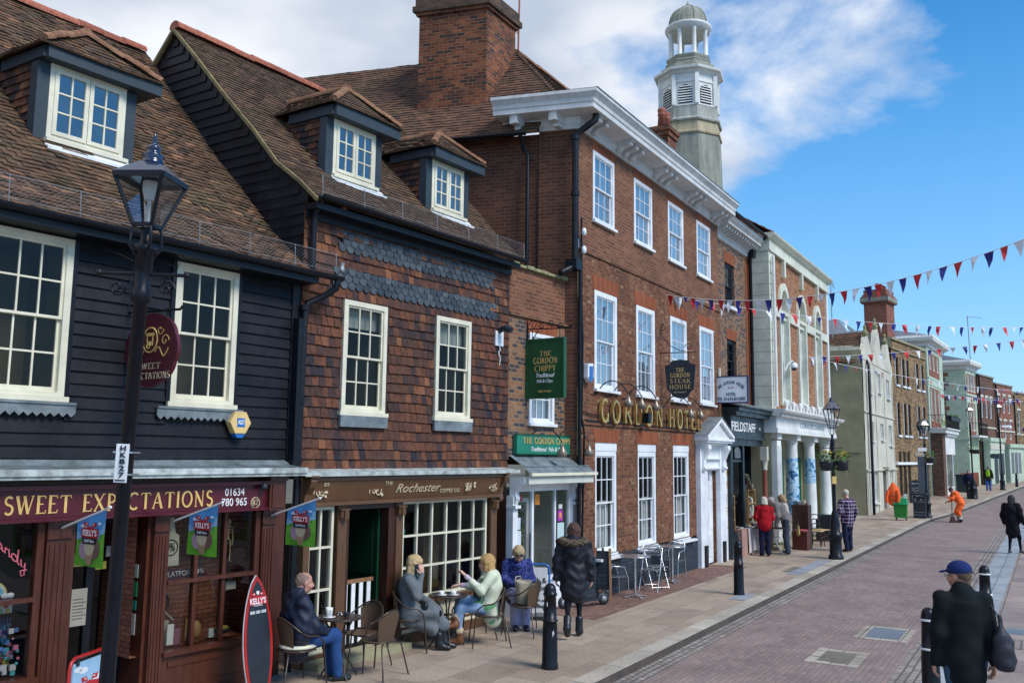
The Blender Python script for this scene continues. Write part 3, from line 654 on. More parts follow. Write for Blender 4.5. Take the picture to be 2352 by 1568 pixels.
# roof
def limB(r): return (-11.0,-3.36)
EB = (0,-0.25,4.98); PB = [(0,0),(.55,.42),(.91,.71),(1.39,1.22),(2.06,1.89),(2.59,2.47),(3.16,3.05),(3.69,3.68),(4.05,4.05)]
D1 = (-6.42,-5.20)
mb = Mesh(SHL); tile_slope(mb,EB,(1,0,0),(0,1,0),PB,None,limB,0.155,0.088,0.018,0.020,seed=5,rough=0.007,skip=lambda u,r: D1[0] < u < D1[1] and 1.42 < r < 2.2,tilt=0.02)
for i in range(len(PB)-1): mb.quad((-11,-.25+PB[i][0],4.955+PB[i][1]),(-3.36,-.25+PB[i][0],4.955+PB[i][1]),(-3.36,-.25+PB[i+1][0],4.955+PB[i+1][1]),(-11,-.25+PB[i+1][0],4.955+PB[i+1][1])); mb.r[-1] = 0.1
mb.quad((-11,3.8,9.0),(-3.36,3.8,9.0),(-3.36,7.4,5.0),(-11,7.4,5.0))
roofB = mb.build('roof','roof_old',B)
mb = Mesh(SHL); ridge(mb,(-11,3.8,8.99),(-3.42,3.8,9.0),0.11,0.36,3); mb.build('ridge_tiles','ridge_red',roofB)
mb = Mesh(); mb.box(-11,-3.42,-0.30,0.02,4.86,4.94); mb.box(-11,-3.45,-0.03,0.0,4.9,5.0); gutter(mb,((-11,-0.33,5.0),(-3.05,-0.33,5.0)),0.065); mb.build('gutter','black_paint',B)
snow_guard(B,(-9.4,-0.30,5.02),(-3.12,-0.30,5.04),0.27,posts=9)
mb = Mesh(); mb.tube([(-3.12,-.33,4.96),(-3.14,-.33,4.84),(-3.25,-.2,4.72),(-3.42,-.1,4.62),(-3.46,-.1,4.5),(-3.50,-.1,0.0)],0.045,10)
for z in (4.52,3.3,2.55,1.2): mb.tube([(-3.47,-.1,z),(-3.47,-.1,z+.07)],0.056,10)
mb.box(-3.60,-3.52,-0.16,0.0,2.35,4.4)
mb.build('downpipe','black_paint',B)
mb = Mesh(); mb.lathe([(0.03,0),(0.035,.0),(0.035,.05),(0.028,.06),(0.028,.11),(0.034,.13)],(-3.08,-0.36,5.06),10); mb.build('lamp','galv',B)

def dormer(parent,x0,x1,yf,zs,zf0,zf1,prof,E,name,roofmat,seed,back=1.3,hz=0.42,cheek='wall_tile',over=0.10,casz=None):
    """hipped dormer: window front at y=yf; zs sill, zf0..zf1 fascia; roof hips back into the main slope"""
    d = empty(name,(0,0,0)); d.parent = parent
    xa,xb = x0+0.14,x1-0.14
    for (q0,q1) in ((x0,xa),(xb,x1)): m = Mesh(SHL); m.box(q0,q1,yf-0.02,yf+0.12,zs-0.02,zf0); m.build('post','bluegrey_wood',d)
    fo = Mesh(SHL); fo.box(x0+over*0.3-0.02,x1+over+0.12,yf-0.20,yf-0.14,zf0,zf1); fo.box(x0-0.02,x0+0.04,yf-0.14,yf+0.75,zf0+0.01,zf1-0.01); fo.box(x1+over+0.06,x1+over+0.12,yf-0.14,yf+0.75,zf0+0.01,zf1-0.01)
    fo.box(x0+0.03,x1+over+0.06,yf-0.14,yf+0.70,zf0+0.005,zf0+0.03); fo.build('fascia','bluegrey_wood',d)
    # casement pair
    c = Mesh(SHL); z0,z1 = zs,zf0+0.01; fw = 0.055; c.box(xa,xa+fw,yf-0.03,yf+0.05,z0,z1); c.box(xb-fw,xb,yf-0.03,yf+0.05,z0,z1); c.box(xa+fw,xb-fw,yf-0.03,yf+0.05,z1-fw,z1); c.box(xa+fw,xb-fw,yf-0.03,yf+0.05,z0,z0+fw)
    c.box(xa-0.02,xb+0.04,yf-0.09,yf+0.02,z0-0.045,z0-0.001)
    xm = (xa+xb)/2; gl = Mesh(SHL)
    for (p,q) in ((xa+fw,xm-0.004),(xm+0.004,xb-fw)):
        s = 0.048; yy = yf-0.045; c.box(p,p+s,yy,yy+0.04,z0+fw,z1-fw); c.box(q-s,q,yy,yy+0.04,z0+fw,z1-fw); c.box(p+s,q-s,yy,yy+0.04,z0+fw,z0+fw+s); c.box(p+s,q-s,yy,yy+0.04,z1-fw-s,z1-fw)
        gz0,gz1 = z0+fw+s,z1-fw-s; mx_ = (p+q)/2; c.box(mx_-0.009,mx_+0.009,yy+0.004,yy+0.034,gz0,gz1)
        for k in (1,2): zz = gz0+(gz1-gz0)*k/3; c.box(p+s,q-s,yy+0.006,yy+0.032,zz-0.009,zz+0.009)
        gl.quad((p+s,yy+0.02,gz0),(q-s,yy+0.02,gz0),(q-s,yy+0.02,gz1),(p+s,yy+0.02,gz1))
    cs = c.build('casement_window','cream',d); gl.build('pane','glass_sky',cs)
    rm = Mesh(SHL); room(rm,xa+fw,xb-fw,z0+fw,z1-fw,yf+0.05,yf+0.7); rm.build('interior','room_grey',cs)
    # flashing below the sill
    m = Mesh(SHL); m.quad((x0+0.1,yf-0.13,zs-0.13),(x1+0.0,yf-0.13,zs-0.13),(x1+0.0,yf-0.04,zs-0.035),(x0+0.1,yf-0.04,zs-0.035)); m.box(x0+0.1,x1,yf-0.16,yf-0.12,zs-0.16,zs-0.125); m.build('flashing','white_paint',d)
    # tiled cheeks
    def roofz(y):
        r = y-E[1]
        for i in range(1,len(prof)):
            if r <= prof[i][0]: k = (r-prof[i-1][0])/(prof[i][0]-prof[i-1][0]); return E[2]+prof[i-1][1]+k*(prof[i][1]-prof[i-1][1])
        return E[2]+prof[-1][1]
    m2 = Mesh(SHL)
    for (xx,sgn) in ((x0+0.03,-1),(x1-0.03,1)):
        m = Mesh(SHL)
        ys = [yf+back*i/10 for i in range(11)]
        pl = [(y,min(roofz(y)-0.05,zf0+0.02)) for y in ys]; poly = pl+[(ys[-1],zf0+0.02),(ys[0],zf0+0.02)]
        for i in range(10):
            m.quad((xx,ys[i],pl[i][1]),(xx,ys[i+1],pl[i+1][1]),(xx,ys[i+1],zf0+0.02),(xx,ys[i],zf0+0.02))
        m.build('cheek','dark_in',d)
        if sgn < 0:
            zz = zs-0.1
            k = 0
            while zz < zf0-0.02:
                y = yf+0.12-(0.08 if k % 2 else 0)
                while y < yf+back and roofz(y+0.08) < zz+0.1:
                    m2.add([(xx-0.025,max(y,yf+.12)+0.003,zz),(xx-0.025,y+0.157,zz),(xx-0.004,y+0.157,zz+0.12),(xx-0.004,max(y,yf+.12)+0.003,zz+0.12)],[(0,3,2,1)]); y += 0.16
                zz += 0.1; k += 1
    m2.build('cheek_tiles','wall_tile',d)
    # hipped tiled roof
    ex0,ex1,ey = x0-0.10,x1+0.12+over,yf-0.24; w = ex1-ex0; xm = (ex0+ex1)/2; hip = 0.50
    ez = zf1+0.0; rz_ = ez+hz
    m = Mesh(SHL)
    ph = [(0,0),(0.10,0.05),(hip,hz)]
    tile_slope(m,(0,ey,ez),(1,0,0),(0,1,0),ph,None,lambda r: (ex0+(xm-ex0)*r/hip,ex1-(ex1-xm)*r/hip),0.155,0.085,0.016,0.01,seed=seed,rough=0.006)
    ps = [(0,0),(0.10,0.05),(w/2,hz)]
    # side slopes: run from the eaves (x) inwards, along y
    tile_slope(m,(ex0,0,ez),(0,-1,0),(1,0,0),ps,None,lambda r: (-(yf+back+0.35),-(ey+hip*r/(w/2))),0.155,0.085,0.016,0.01,seed=seed+1,rough=0.006)
    tile_slope(m,(ex1,0,ez),(0,1,0),(-1,0,0),ps,None,lambda r: (ey+hip*r/(w/2),yf+back+0.35),0.155,0.085,0.016,0.01,seed=seed+2,rough=0.006)
    dr = m.build('dormer_roof',roofmat,d)
    m = Mesh(SHL); ridge(m,(xm,ey+hip-0.05,rz_-0.02),(xm,yf+back+0.35,rz_-0.01),0.085,0.3,seed)
    for (ax,bx) in ((ex0,xm),(ex1,xm)): ridge(m,(ax+(0.03 if ax < bx else-0.03),ey+0.03,ez+0.03),(bx,ey+hip,rz_-0.01),0.06,0.16,seed+4)
    m.build('hip_tiles','ridge_old',dr)
    return d
dormer(B,D1[0],D1[1],1.15,6.24,7.13,7.28,PB,EB,'dormer','roof_old',21,back=0.95,hz=0.50)
# chimney pots just behind the ridge
mb = Mesh(); mb.box(-4.8,-3.6,4.1,4.6,7.2,8.95); st = mb.build('chimney','brick_chimney',B)
for x,z in ((-4.55,8.98),(-4.15,9.05),(-3.75,8.86)):
    p = Mesh(SHL); p.lathe([(0.10,0),(0.12,0.0),(0.115,.12),(0.135,.13),(0.135,.16),(0.11,.17),(0.11,.22),(0.13,.23),(0.13,.27),(0.10,.28)],(x,4.3,z),14); p.build('chimney_pot','terracotta',st)

# ---- shopfront
RB = 'redbrown'
mb = Mesh(); mb.quad((-11,0.0,2.60),(-3.60,0.0,2.60),(-3.60,-0.10,2.53),(-11,-0.10,2.53)); mb.quad((-11,-0.10,2.53),(-3.60,-0.10,2.53),(-3.60,-0.38,2.50),(-11,-0.38,2.50))
mb.build('lead_flashing','lead',B)
mb = Mesh(); mb.box(-11,-3.56,-0.40,-0.30,2.435,2.50); mb.box(-11,-3.56,-0.38,0.0,2.40,2.434); mb.build('lead_canopy_edge','lead_white',B)
fa = Mesh(); fa.box(-11,-4.03,-0.21,-0.10,2.03,2.30); fa.box(-11,-4.03,-0.25,-0.12,1.995,2.028); fa.box(-11,-4.03,-0.27,-0.12,2.30,2.34); fo = fa.build('fascia','maroon',B)
roman('SWEET EXPECTATIONS',-7.085,-4.80,2.075,0.168,-0.219,'gold',fo,thick=0.125,serif=0.10)
text('01634',0.088,'white_ink',fo,(-4.50,-0.215,2.215),width=0.27); text('780 965',0.088,'white_ink',fo,(-4.50,-0.215,2.10),width=0.35)
text('87',0.065,'pale_gold',fo,(-4.20,-0.215,2.085),width=0.085)
mb = Mesh(); mb.tube([(-4.20+.062*math.cos(a),-0.216,2.085+.062*math.sin(a)) for a in [2*math.pi*i/20 for i in range(20)]],0.006,5,closed=True); mb.build('number_ring','pale_gold',fo)
mb = Mesh(); mb.ball((-4.13,-0.28,2.275),0.045); mb.box(-4.15,-4.10,-0.26,-0.2,2.27,2.31); mb.build('camera_dome','dark_ink',fo)
def pilaster(parent,x0,x1,y,z0,z1,mat,cap=True,flutes=4,name='pilaster',d=0.10):
    m = Mesh(); m.box(x0,x1,y,y+d,z0,z1)
    wd = x1-x0
    for i in range(flutes):
        a = x0+wd*(i+0.5)/(flutes+0.5); m.box(a,a+wd*0.10,y-0.010,y-0.001,z0+0.12,z1-0.22)
    if cap: m.box(x0-0.01,x1+0.01,y-0.03,y+d,z1-0.17,z1-0.155); m.box(x0-0.008,x1+0.008,y-0.018,y+d,z1-0.03,z1); m.box(x0-0.008,x1+0.008,y-0.02,y+d,z0,z0+0.1)
    return m.build(name,mat,parent)
pilaster(B,-6.62,-6.38,-0.15,0.0,1.99,RB); pilaster(B,-5.46,-5.29,-0.15,0.0,1.99,RB); pilaster(B,-4.02,-3.83,-0.15,0.0,1.99,RB)
mb = Mesh(); mb.box(-4.03,-3.80,-0.27,-0.08,1.99,2.38); mb.box(-4.0,-3.83,-0.285,-0.271,2.02,2.3); mb.box(-4.05,-3.78,-0.30,-0.08,2.34,2.39); mb.box(-3.83,-3.66,-0.12,0.0,0.0,2.4); mb.build('console',RB,B)
mb = Mesh(); mb.box(-6.39,-6.30,-0.08,0.4,0,1.99); mb.box(-5.50,-5.42,-0.08,0.4,0,1.99); mb.box(-11,-3.8,-0.08,0.3,1.99,2.4)
for (a,b) in ((-5.29,-4.02),(-11,-6.62)):
    mb.box(a,b,-0.14,0.35,0.0,0.47); mb.box(a,b,-0.19,0.05,0.48,0.53)
    mb.box(a+0.08,b-0.08,-0.153,-0.141,0.08,0.14); mb.box(a+0.08,b-0.08,-0.153,-0.141,0.36,0.42)
mb.build('stallriser',RB,B)
for (a,b,bars) in ((-5.29,-4.10,(-4.90,-4.52)),(-8.2,-6.70,(-7.18,))):
    f = Mesh(); f.box(a,a+0.03,-0.12,-0.03,0.53,1.99); f.box(b,b+0.07,-0.12,-0.03,0.53,1.99); f.box(a+.03,b,-0.15,-0.04,1.235,1.275)
    for x in bars: f.box(x-0.022,x+0.022,-0.115,-0.045,0.53,1.235); f.box(x-0.022,x+0.022,-0.115,-0.045,1.275,1.99)
    ww = f.build('shop_window',RB,B); gm = Mesh(); gm.quad((a,-0.08,0.53),(b+.03,-0.08,0.53),(b+.03,-0.08,1.99),(a,-0.08,1.99)); gm.build('pane','glass_shop',ww)
    rm = Mesh(); room(rm,a-0.3,b+0.25,0.50,2.0,-0.02,0.62); rm.build('interior',brick('brick_in',[(0,(0.22,0.08,0.05)),(1,(0.34,0.13,0.08))],(0.11,0.045,0.03),bw=0.17,rh=0.055,ms=0.006,stain=0.3) if a >-6 else 'dark_in',ww)
dr = Mesh(); dr.box(-6.3,-6.22,0.30,0.34,0.0,1.99); dr.box(-5.58,-5.50,0.30,0.34,0.0,1.99); dr.box(-6.22,-5.58,0.30,0.34,1.9,1.99); dr.box(-6.22,-5.58,0.30,0.34,0.0,0.35)
dr.box(-5.95,-5.87,0.29,0.35,0.35,1.9)
do = dr.build('door','black_paint',B); gm = Mesh(); gm.quad((-6.22,0.32,0.35),(-5.58,0.32,0.35),(-5.58,0.32,1.9),(-6.22,0.32,1.9)); gm.build('pane','glass_dark',do)
rm = Mesh(); room(rm,-6.3,-5.5,0.0,1.99,0.34,1.4); rm.build('interior','dark_in',do)
# posters and notices stuck in the doorway
for (x0,x1,z0,z1,c) in ((-6.10,-5.93,0.86,1.24,(.32,.30,.25)),(-6.12,-6.0,1.47,1.6,(.22,.22,.06)),(-5.86,-5.74,1.42,1.5,(.3,.28,.04)),(-5.75,-5.63,1.55,1.66,(.3,.3,.28))):
    pp = Mesh(); pp.col = c; pp.box(x0,x1,0.284,0.29,z0,z1)
    if x0 ==-6.10:
        for i in range(7): pp.col = (.12,.11,.1); pp.box(-6.085,-5.97+0.03*(i % 2),0.281,0.2835,0.93+i*0.033,0.94+i*0.033)
    pp.build('notice','vcol',do)
for (z0,z1,c) in ((1.32,1.46,(.5,.6,.55)),(1.12,1.28,(.03,.3,.12)),(0.98,1.08,(.02,.28,.25)),(0.72,0.94,(.6,.6,.58))):
    pp = Mesh(); pp.col = c; pp.box(-5.508,-5.503,0.05,0.17,z0,z1); pp.build('sticker','vcol',do)

# ================================================================== TILE-HUNG HOUSE (coffee shop)
T = empty('tile_hung_house',FL.w(-1.15,0),FL.rz,'tile hung house with two dormers and fish scale bands above the brown coffee shop','house')
T.location = FL.o
V1 = (-2.71,-1.86,3.25,4.79); V2 = (-0.77,0.09,3.25,4.82)
mb = Mesh(); wall_holes(mb,-3.38,1.16,2.44,6.0,0.0,[V1,V2],0.12); mb.quad((1.16,0,0),(1.16,3,0),(1.16,3,6.0),(1.16,0,6.0));  mb.build('wall','darkwood',T)
# hung tiles, course by course, with two bands of rounded tiles
def hung(mb,x0,x1,z0,z1,y,skips,tw=0.118,gauge=0.138,th=0.03,seed=0):
    rs = random.Random(seed); n = int((z1-z0)/gauge)
    for j in range(n+1):
        za = z0+j*gauge; zb = min(za+gauge*1.2,z1)
        if zb-za < 0.03: continue
        x = x0-(tw/2 if j % 2 else 0)+rs.uniform(-.01,.01)
        while x < x1:
            w_ = tw*rs.uniform(0.92,1.08); a = max(x,x0); b = min(x+w_,x1)-0.003; x += w_
            if b-a < 0.02: continue
            m_ = (a+b)/2; zc = za+gauge*0.5
            if any(s[0] < m_ < s[1] and s[2] < zc < s[3] for s in skips): continue
            e0 = 0.012*hnoise(a*1.1,za*0.8,seed)+rs.uniform(-.003,.003); t = th+0.008*hnoise(m_*2,za*2,seed)+rs.uniform(-.005,.005); k = rs.uniform(-.004,.004)
            mb.add([(a,y-t-k,za+e0),(b,y-t+k,za+e0),(b,y-0.004,zb+e0),(a,y-0.004,zb+e0),(a,y,za+e0),(b,y,za+e0)],[(0,1,2,3),(4,5,1,0),(4,0,3),(5,2,1)])
            rv = min(1,max(0,rs.gauss(0.48,0.24)+0.18*hnoise(m_*.9,za*.9,9))); mb.r[-4:] = [rv]*4
def wob(z): return 0
sk = [(V1[0]-.02,V1[1]+.02,V1[2]-.22,V1[3]+.0),(V2[0]-.02,V2[1]+.02,V2[2]-.22,V2[3]+.0),(-2.85,0.60,5.47,5.70),(-2.93,0.66,4.97,5.20)]
mb = Mesh(); hung(mb,-3.45,1.16,2.46,5.99,-0.003,sk,seed=4); mb.build('tile_hanging','wall_tile',T)
def fish(mb,x0,x1,z0,z1,y,seed,tw=0.143,rows=3):
    rs = random.Random(seed); g_ = (z1-z0)/rows
    for j in range(rows+0):
        za = z1-(j+1)*g_; x = x0+(tw/2 if j % 2 else 0)
        while x < x1:
            t = 0.022+rs.uniform(-.002,.003); n = 9; e = 0.012*hnoise(x*1.1,za*0.8,4)
            pts = [(x+tw/2-0.003+(tw/2-.003)*math.cos(math.pi+math.pi*i/n),za+0.055+e+0.062*math.sin(math.pi+math.pi*i/n)) for i in range(n+1)]
            top = [(x+tw-.004,za+g_*1.35),(x+.002,za+g_*1.35)]
            P = pts+top
            yy = [y-t-(0.000)]*(n+1)+[y-0.006-0.001*j,y-0.006-0.001*j]
            vs = [(p[0],q,p[1]) for p,q in zip(P,yy)]+[(p[0],y,p[1]) for p in pts]
            fs = [tuple(range(len(P)))]+[(i,len(P)+i,len(P)+i+1,i+1) for i in range(n)]
            mb.add(vs,fs); rv = rs.random(); mb.r[-len(fs):] = [rv]*len(fs); x += tw
mb = Mesh(); fish(mb,-2.84,0.60,5.45,5.72,-0.012,1,rows=3); mb.build('scalloped_band','scallop',T)
mb = Mesh(); fish(mb,-2.93,0.66,4.94,5.22,-0.012,2,rows=3); mb.build('scalloped_band','scallop',T)
for i,q in enumerate((V1,V2)):
    o = sash(T,q[0],q[1],q[2],q[3],-0.045,3,4,'cream',glass='glass_dark',inside='brown_in',fw=0.07,bar=0.019,curtain='blind',cur_z=(q[3]-(0.36 if i == 0 else 0.42),q[3]-0.06),sillw=0.03)
    l = Mesh(); l.box(q[0]-0.03,q[1]+0.03,-0.075,-0.03,q[2]-0.21,q[2]-0.058); l.build('lead_apron','lead',o)
    l = Mesh(); l.box(q[1]+0.001,q[1]+0.035,-0.04,-0.0,q[2]-0.05,q[3]); l.build('side_trim','darkwood',o)
# roof
PT = [(0,0),(.36,.31),(.83,.65),(1.31,1.19),(1.94,1.82),(2.69,2.62),(3.23,3.17)]; ET = (0,-0.25,6.02)
def limT(r): return (-3.44,1.18+0.40*min(1,r/0.9))
DA = (-2.57,-1.42); DB = (-0.36,0.76)
mb = Mesh(SHL); tile_slope(mb,ET,(1,0,0),(0,1,0),PT,None,limT,0.155,0.088,0.018,0.010,seed=8,skip=lambda u,r: 0.88 < r < 1.6 and (DA[0] < u < DA[1] or DB[0] < u < DB[1]))
for i in range(len(PT)-1):
    for (xa,xb,f0) in ((-3.42,None,0),):
        r0,r1 = PT[i][0],PT[i+1][0]; mb.quad((-3.42,-.25+r0,5.99+PT[i][1]),(limT(r0)[1],-.25+r0,5.99+PT[i][1]),(limT(r1)[1],-.25+r1,5.99+PT[i+1][1]),(-3.42,-.25+r1,5.99+PT[i+1][1])); mb.r[-1] = 0.1
        mb.quad((-3.42,6.21-r0,5.99+PT[i][1]),(-3.42,6.21-r1,5.99+PT[i+1][1]),(limT(r1)[1],6.21-r1,5.99+PT[i+1][1]),(limT(r0)[1],6.21-r0,5.99+PT[i][1])); mb.r[-1] = 0.3
tile_slope(mb,(0,6.21,6.02),(-1,0,0),(0,-1,0),PT,None,lambda r: (1.5,3.44) if r > 1.8 else (0,0),0.155,0.088,0.018,0.010,seed=9)
mb.quad((limT(3)[1],0.45,6.1),(limT(3)[1],5.6,6.1),(limT(3)[1],2.98,9.15),(limT(3)[1],2.98,9.15)); mb.r[-1] = .1
roofT = mb.build('roof','roof_brown',T)
mb = Mesh(SHL); ridge(mb,(-3.46,2.98,9.20),(1.55,2.98,9.16),0.11,0.36,5); mb.build('ridge_tiles','ridge_red',roofT)
# mortared verges of the left gable, and its black boarding
mb = Mesh(SHL)
vp = [(y_-0.25,5.985+z_) for y_,z_ in PT]; vp2 = [(6.21-(y_),5.985+z_) for y_,z_ in PT]
for P in (vp,vp2):
    for i in range(len(P)-1): mb.beam((-3.455,P[i][0],P[i][1]),(-3.455,P[i+1][0]+0.01,P[i+1][1]+0.01),0.05,0.045)
mb.build('mortar_verge','mortar',roofT)
def zgab(z):
    def inv(P):
        for i in range(len(P)-1):
            if min(P[i][1],P[i+1][1]) <= z <= max(P[i][1],P[i+1][1]): return P[i][0]+(P[i+1][0]-P[i][0])*(z-P[i][1])/(P[i+1][1]-P[i][1])
        return P[0][0] if z < P[0][1] else P[-1][0]
    a,b = inv(vp),inv(vp2); return (min(a,b)+0.0,max(a,b)-0.0)
mb = Mesh(lambda p: SHL((-3.40+p[1],p[0],p[2]))); boards(mb,0,6,4.4,9.1,-0.002,0.145,seed=6,lim=lambda z: (zgab(z+.17)[0]+0.03,zgab(z+.17)[1]-0.03) if z > 6.02 else (-0.02,6.0),th=0.024)
mb.quad((0.0,0,4.4),(6.0,0,4.4),(6.0,0,6.0),(2.98,0,9.1),(0.0,0,6.1)); mb.build('gable_boarding','black_board',T)
dormer(T,DA[0],DA[1],0.62,6.75,7.59,7.76,PT,ET,'dormer','roof_brown',31,back=1.2,hz=0.52)
dormer(T,DB[0],DB[1],0.62,6.75,7.59,7.76,PT,ET,'dormer','roof_brown',41,back=1.2,hz=0.48)
mb = Mesh(); mb.box(-3.45,1.17,-0.24,0.0,5.88,5.96); mb.box(-3.45,1.17,-0.05,-0.02,5.78,5.9); gutter(mb,((-3.45,-0.32,6.04),(1.22,-0.32,6.02)),0.05); mb.build('gutter','black_paint',T)
snow_guard(T,(-3.40,-0.29,6.07),(1.22,-0.29,6.05),0.26,posts=6)
mb = Mesh(); mb.tube([(-3.40,-.27,6.0),(-3.36,-.12,5.86),(-3.36,-.10,5.7),(-3.36,-.10,4.95)],0.04,10); mb.build('downpipe','black_paint',T)
# small chimney top behind the ridge
mb = Mesh(SHL); mb.box(-1.3,-0.9,3.4,3.8,8.6,9.35); o = mb.build('chimney','brick_dark',T); mb = Mesh(SHL); ridge(mb,(-1.34,3.6,9.35),(-0.9,3.6,9.35),0.13,0.3,8); mb.build('chimney_cap','ridge_old',o)
# flood light on the tile hanging
L_ = empty('flood_light',FL.w(0.84,0.0,4.6),FL.rz,'white plated floodlight with black shade on the tile hung wall','flood light')
mb = Mesh(); mb.box(-0.10,0.12,-0.05,-0.025,-0.09,0.16); mb.build('back_plate','white_paint',L_)
mb = Mesh(); mb.tube([(0,-.05,.16),(0,-.12,.2),(0.0,-.2,.2)],0.045,10); mb.tube([(0.0,-.2,.2),(0.0,-.3,.16)],[0.075,0.05],10); mb.build('shade','dark_ink',L_)
mb = Mesh(); mb.tube([(0.02,-.04,-.09),(0.03,-.05,-.16),(-0.02,-.05,-.2),(0.03,-.05,-.3),(0.02,-.04,-.42)],0.012,6); mb.build('cable','grey_white',L_)

# ---- coffee shop front
CB = 'coffee_brown'
mb = Mesh(); mb.box(-3.50,1.10,-0.30,0.0,2.40,2.43); mb.quad((-3.5,-.30,2.43),(1.10,-.30,2.43),(1.10,-0.02,2.475),(-3.5,-0.02,2.475)); mb.box(-3.52,1.12,-0.315,-0.30,2.385,2.44); mb.build('lead_canopy_edge','lead_white',T)
fa = Mesh(); fa.quad((-3.32,-0.16,2.05),(0.72,-0.16,2.05),(0.72,-0.24,2.33),(-3.32,-0.24,2.33)); fa.box(-3.40,0.80,-0.26,-0.05,2.33,2.37); fa.box(-3.30,0.72,-0.20,-0.05,2.00,2.048); fa.box(-3.40,0.8,-0.05,0.0,1.992,2.42); fa.box(-3.42,0.8,-0.245,-0.05,2.37,2.40)
fo = fa.build('fascia',CB,T)
til = (106,0,0)
def fsy(z): return-0.16-(z-2.05)/0.28*0.08-0.006
text('THE',0.055,'pale_gold',fo,(-1.93,fsy(2.27),2.27),width=0.15,rot=til)
text('Rochester',0.13,'pale_gold',fo,(-1.30,fsy(2.19),2.19),width=0.96,rot=til,shear=0.35,bold=-0.005)
text('COFFEE CO',0.058,'pale_gold',fo,(-0.555,fsy(2.135),2.135),width=0.46,rot=til)
text('89',0.05,'pale_gold',fo,(-3.09,fsy(2.28),2.275),width=0.09,rot=til)
def sprig(x,z,s,seed):
    m = Mesh(); rs = random.Random(seed)
    for k in range(3):
        sc_ = scroll((x+rs.uniform(-.05,.05)*s,0,z+rs.uniform(-.04,.04)*s),0.10*s*rs.uniform(.6,1),1.1,14,start=rs.uniform(0,6),flip=rs.choice((-1,1)))
        ribbon(m,[(p[0],p[2]) for p in sc_],0.006*s,fsy(z)-0.001*k)
    for k in range(4):
        a = rs.uniform(0,6.3); cx,cz = x+0.09*s*math.cos(a),z+0.06*s*math.sin(a); m.prism([(cx,cz),(cx+.05*s*math.cos(a+.5),cz+.05*s*math.sin(a+.5)),(cx+.07*s*math.cos(a),cz+.07*s*math.sin(a)),(cx+.05*s*math.cos(a-.5),cz+.05*s*math.sin(a-.5))],'y',fsy(z)-0.006,fsy(z))
    m.build('ornament','pale_gold',fo)
sprig(-2.17,2.17,1.1,3); sprig(-0.10,2.22,1.0,4); sprig(-3.18,2.17,0.9,5); sprig(0.52,2.18,0.75,6)
for x in (-3.36,0.78):
    m = Mesh(); pr = [(-0.10,1.93),(-0.17,1.93),(-0.19,1.97),(-0.17,2.05),(-0.19,2.15),(-0.27,2.25),(-0.30,2.32),(-0.28,2.38),(-0.10,2.39)]; m.prism(pr,'x',x-0.05,x+0.05); m.box(x-0.06,x+0.06,-0.32,-0.05,2.37,2.395)
    m.build('console_bracket',CB if x < 0 else 'coffee_brown',T)
def capblock(m,xc,z): m.box(xc-0.07,xc+0.07,-0.19,-0.10,z-0.10,z); m.box(xc-0.085,xc+0.085,-0.205,-0.10,z,z+0.02); m.box(xc-0.03,xc+0.03,-0.215,-0.19,z-0.12,z)
for (a,b) in ((-2.78,-2.62),(-1.66,-1.52),(0.56,0.72),(-3.36,-3.26)):
    m = Mesh(); m.box(a,b,-0.14,-0.02,0.05,1.99); capblock(m,(a+b)/2,1.93); m.box(a-.01,b+.01,-0.155,-0.02,0.05,0.22); m.build('pilaster',CB,T)
# windows: small left one and wide multi-paned one
def grid_window(parent,x0,x1,z0,z1,y,cols,rows,mat,fw=0.04,bar=0.028,glass='glass_shop',dep=0.9,inside='dark_in',name='shop_window'):
    f = Mesh(); f.box(x0,x0+fw,y,y+0.07,z0,z1); f.box(x1-fw,x1,y,y+0.07,z0,z1); f.box(x0+fw,x1-fw,y,y+0.07,z0,z0+fw); f.box(x0+fw,x1-fw,y,y+0.07,z1-fw,z1)
    for i in range(1,cols): x = x0+(x1-x0)*i/cols; f.box(x-bar/2,x+bar/2,y+0.004,y+0.06,z0+fw,z1-fw)
    zl = [z0+(z1-z0)*j/rows for j in range(1,rows)] if isinstance(rows,int) else rows
    for z in zl: f.box(x0+fw,x1-fw,y+0.002,y+0.062,z-bar/2,z+bar/2)
    o = f.build(name,mat,parent); gm = Mesh(); gm.quad((x0,y+0.035,z0),(x1,y+0.035,z0),(x1,y+0.035,z1),(x0,y+0.035,z1)); gm.build('pane',glass,o)
    rm = Mesh(); room(rm,x0-0.05,x1+0.05,z0-0.1,z1,y+0.08,y+dep); rm.build('interior',inside,o); return o
grid_window(T,-3.26,-2.82,0.38,1.985,-0.10,2,[0.92,1.46],'cream')
gw = grid_window(T,-1.50,0.50,0.60,2.0,-0.10,6,[1.05,1.50],'cream',dep=1.3)
sv = Mesh(); sv.box(-1.52,0.54,-0.20,-0.03,0.53,0.598); sv.build('window_sill',CB,T)
sv = Mesh(); sv.box(-1.50,0.54,-0.11,0.0,0.14,0.53); sv.box(-3.26,-2.80,-0.11,0.0,0.14,0.34); sv.build('stallriser','cream',T)
sv = Mesh(); sv.box(-1.50,0.54,-0.125,-0.112,0.20,0.23); sv.box(-1.5,0.7,-0.17,0.0,0.0,0.139); sv.box(-3.36,-2.6,-0.17,0.0,0.0,0.139); sv.box(-3.24,-2.82,-0.13,-0.111,0.339,0.379); sv.build('plinth',CB,T)
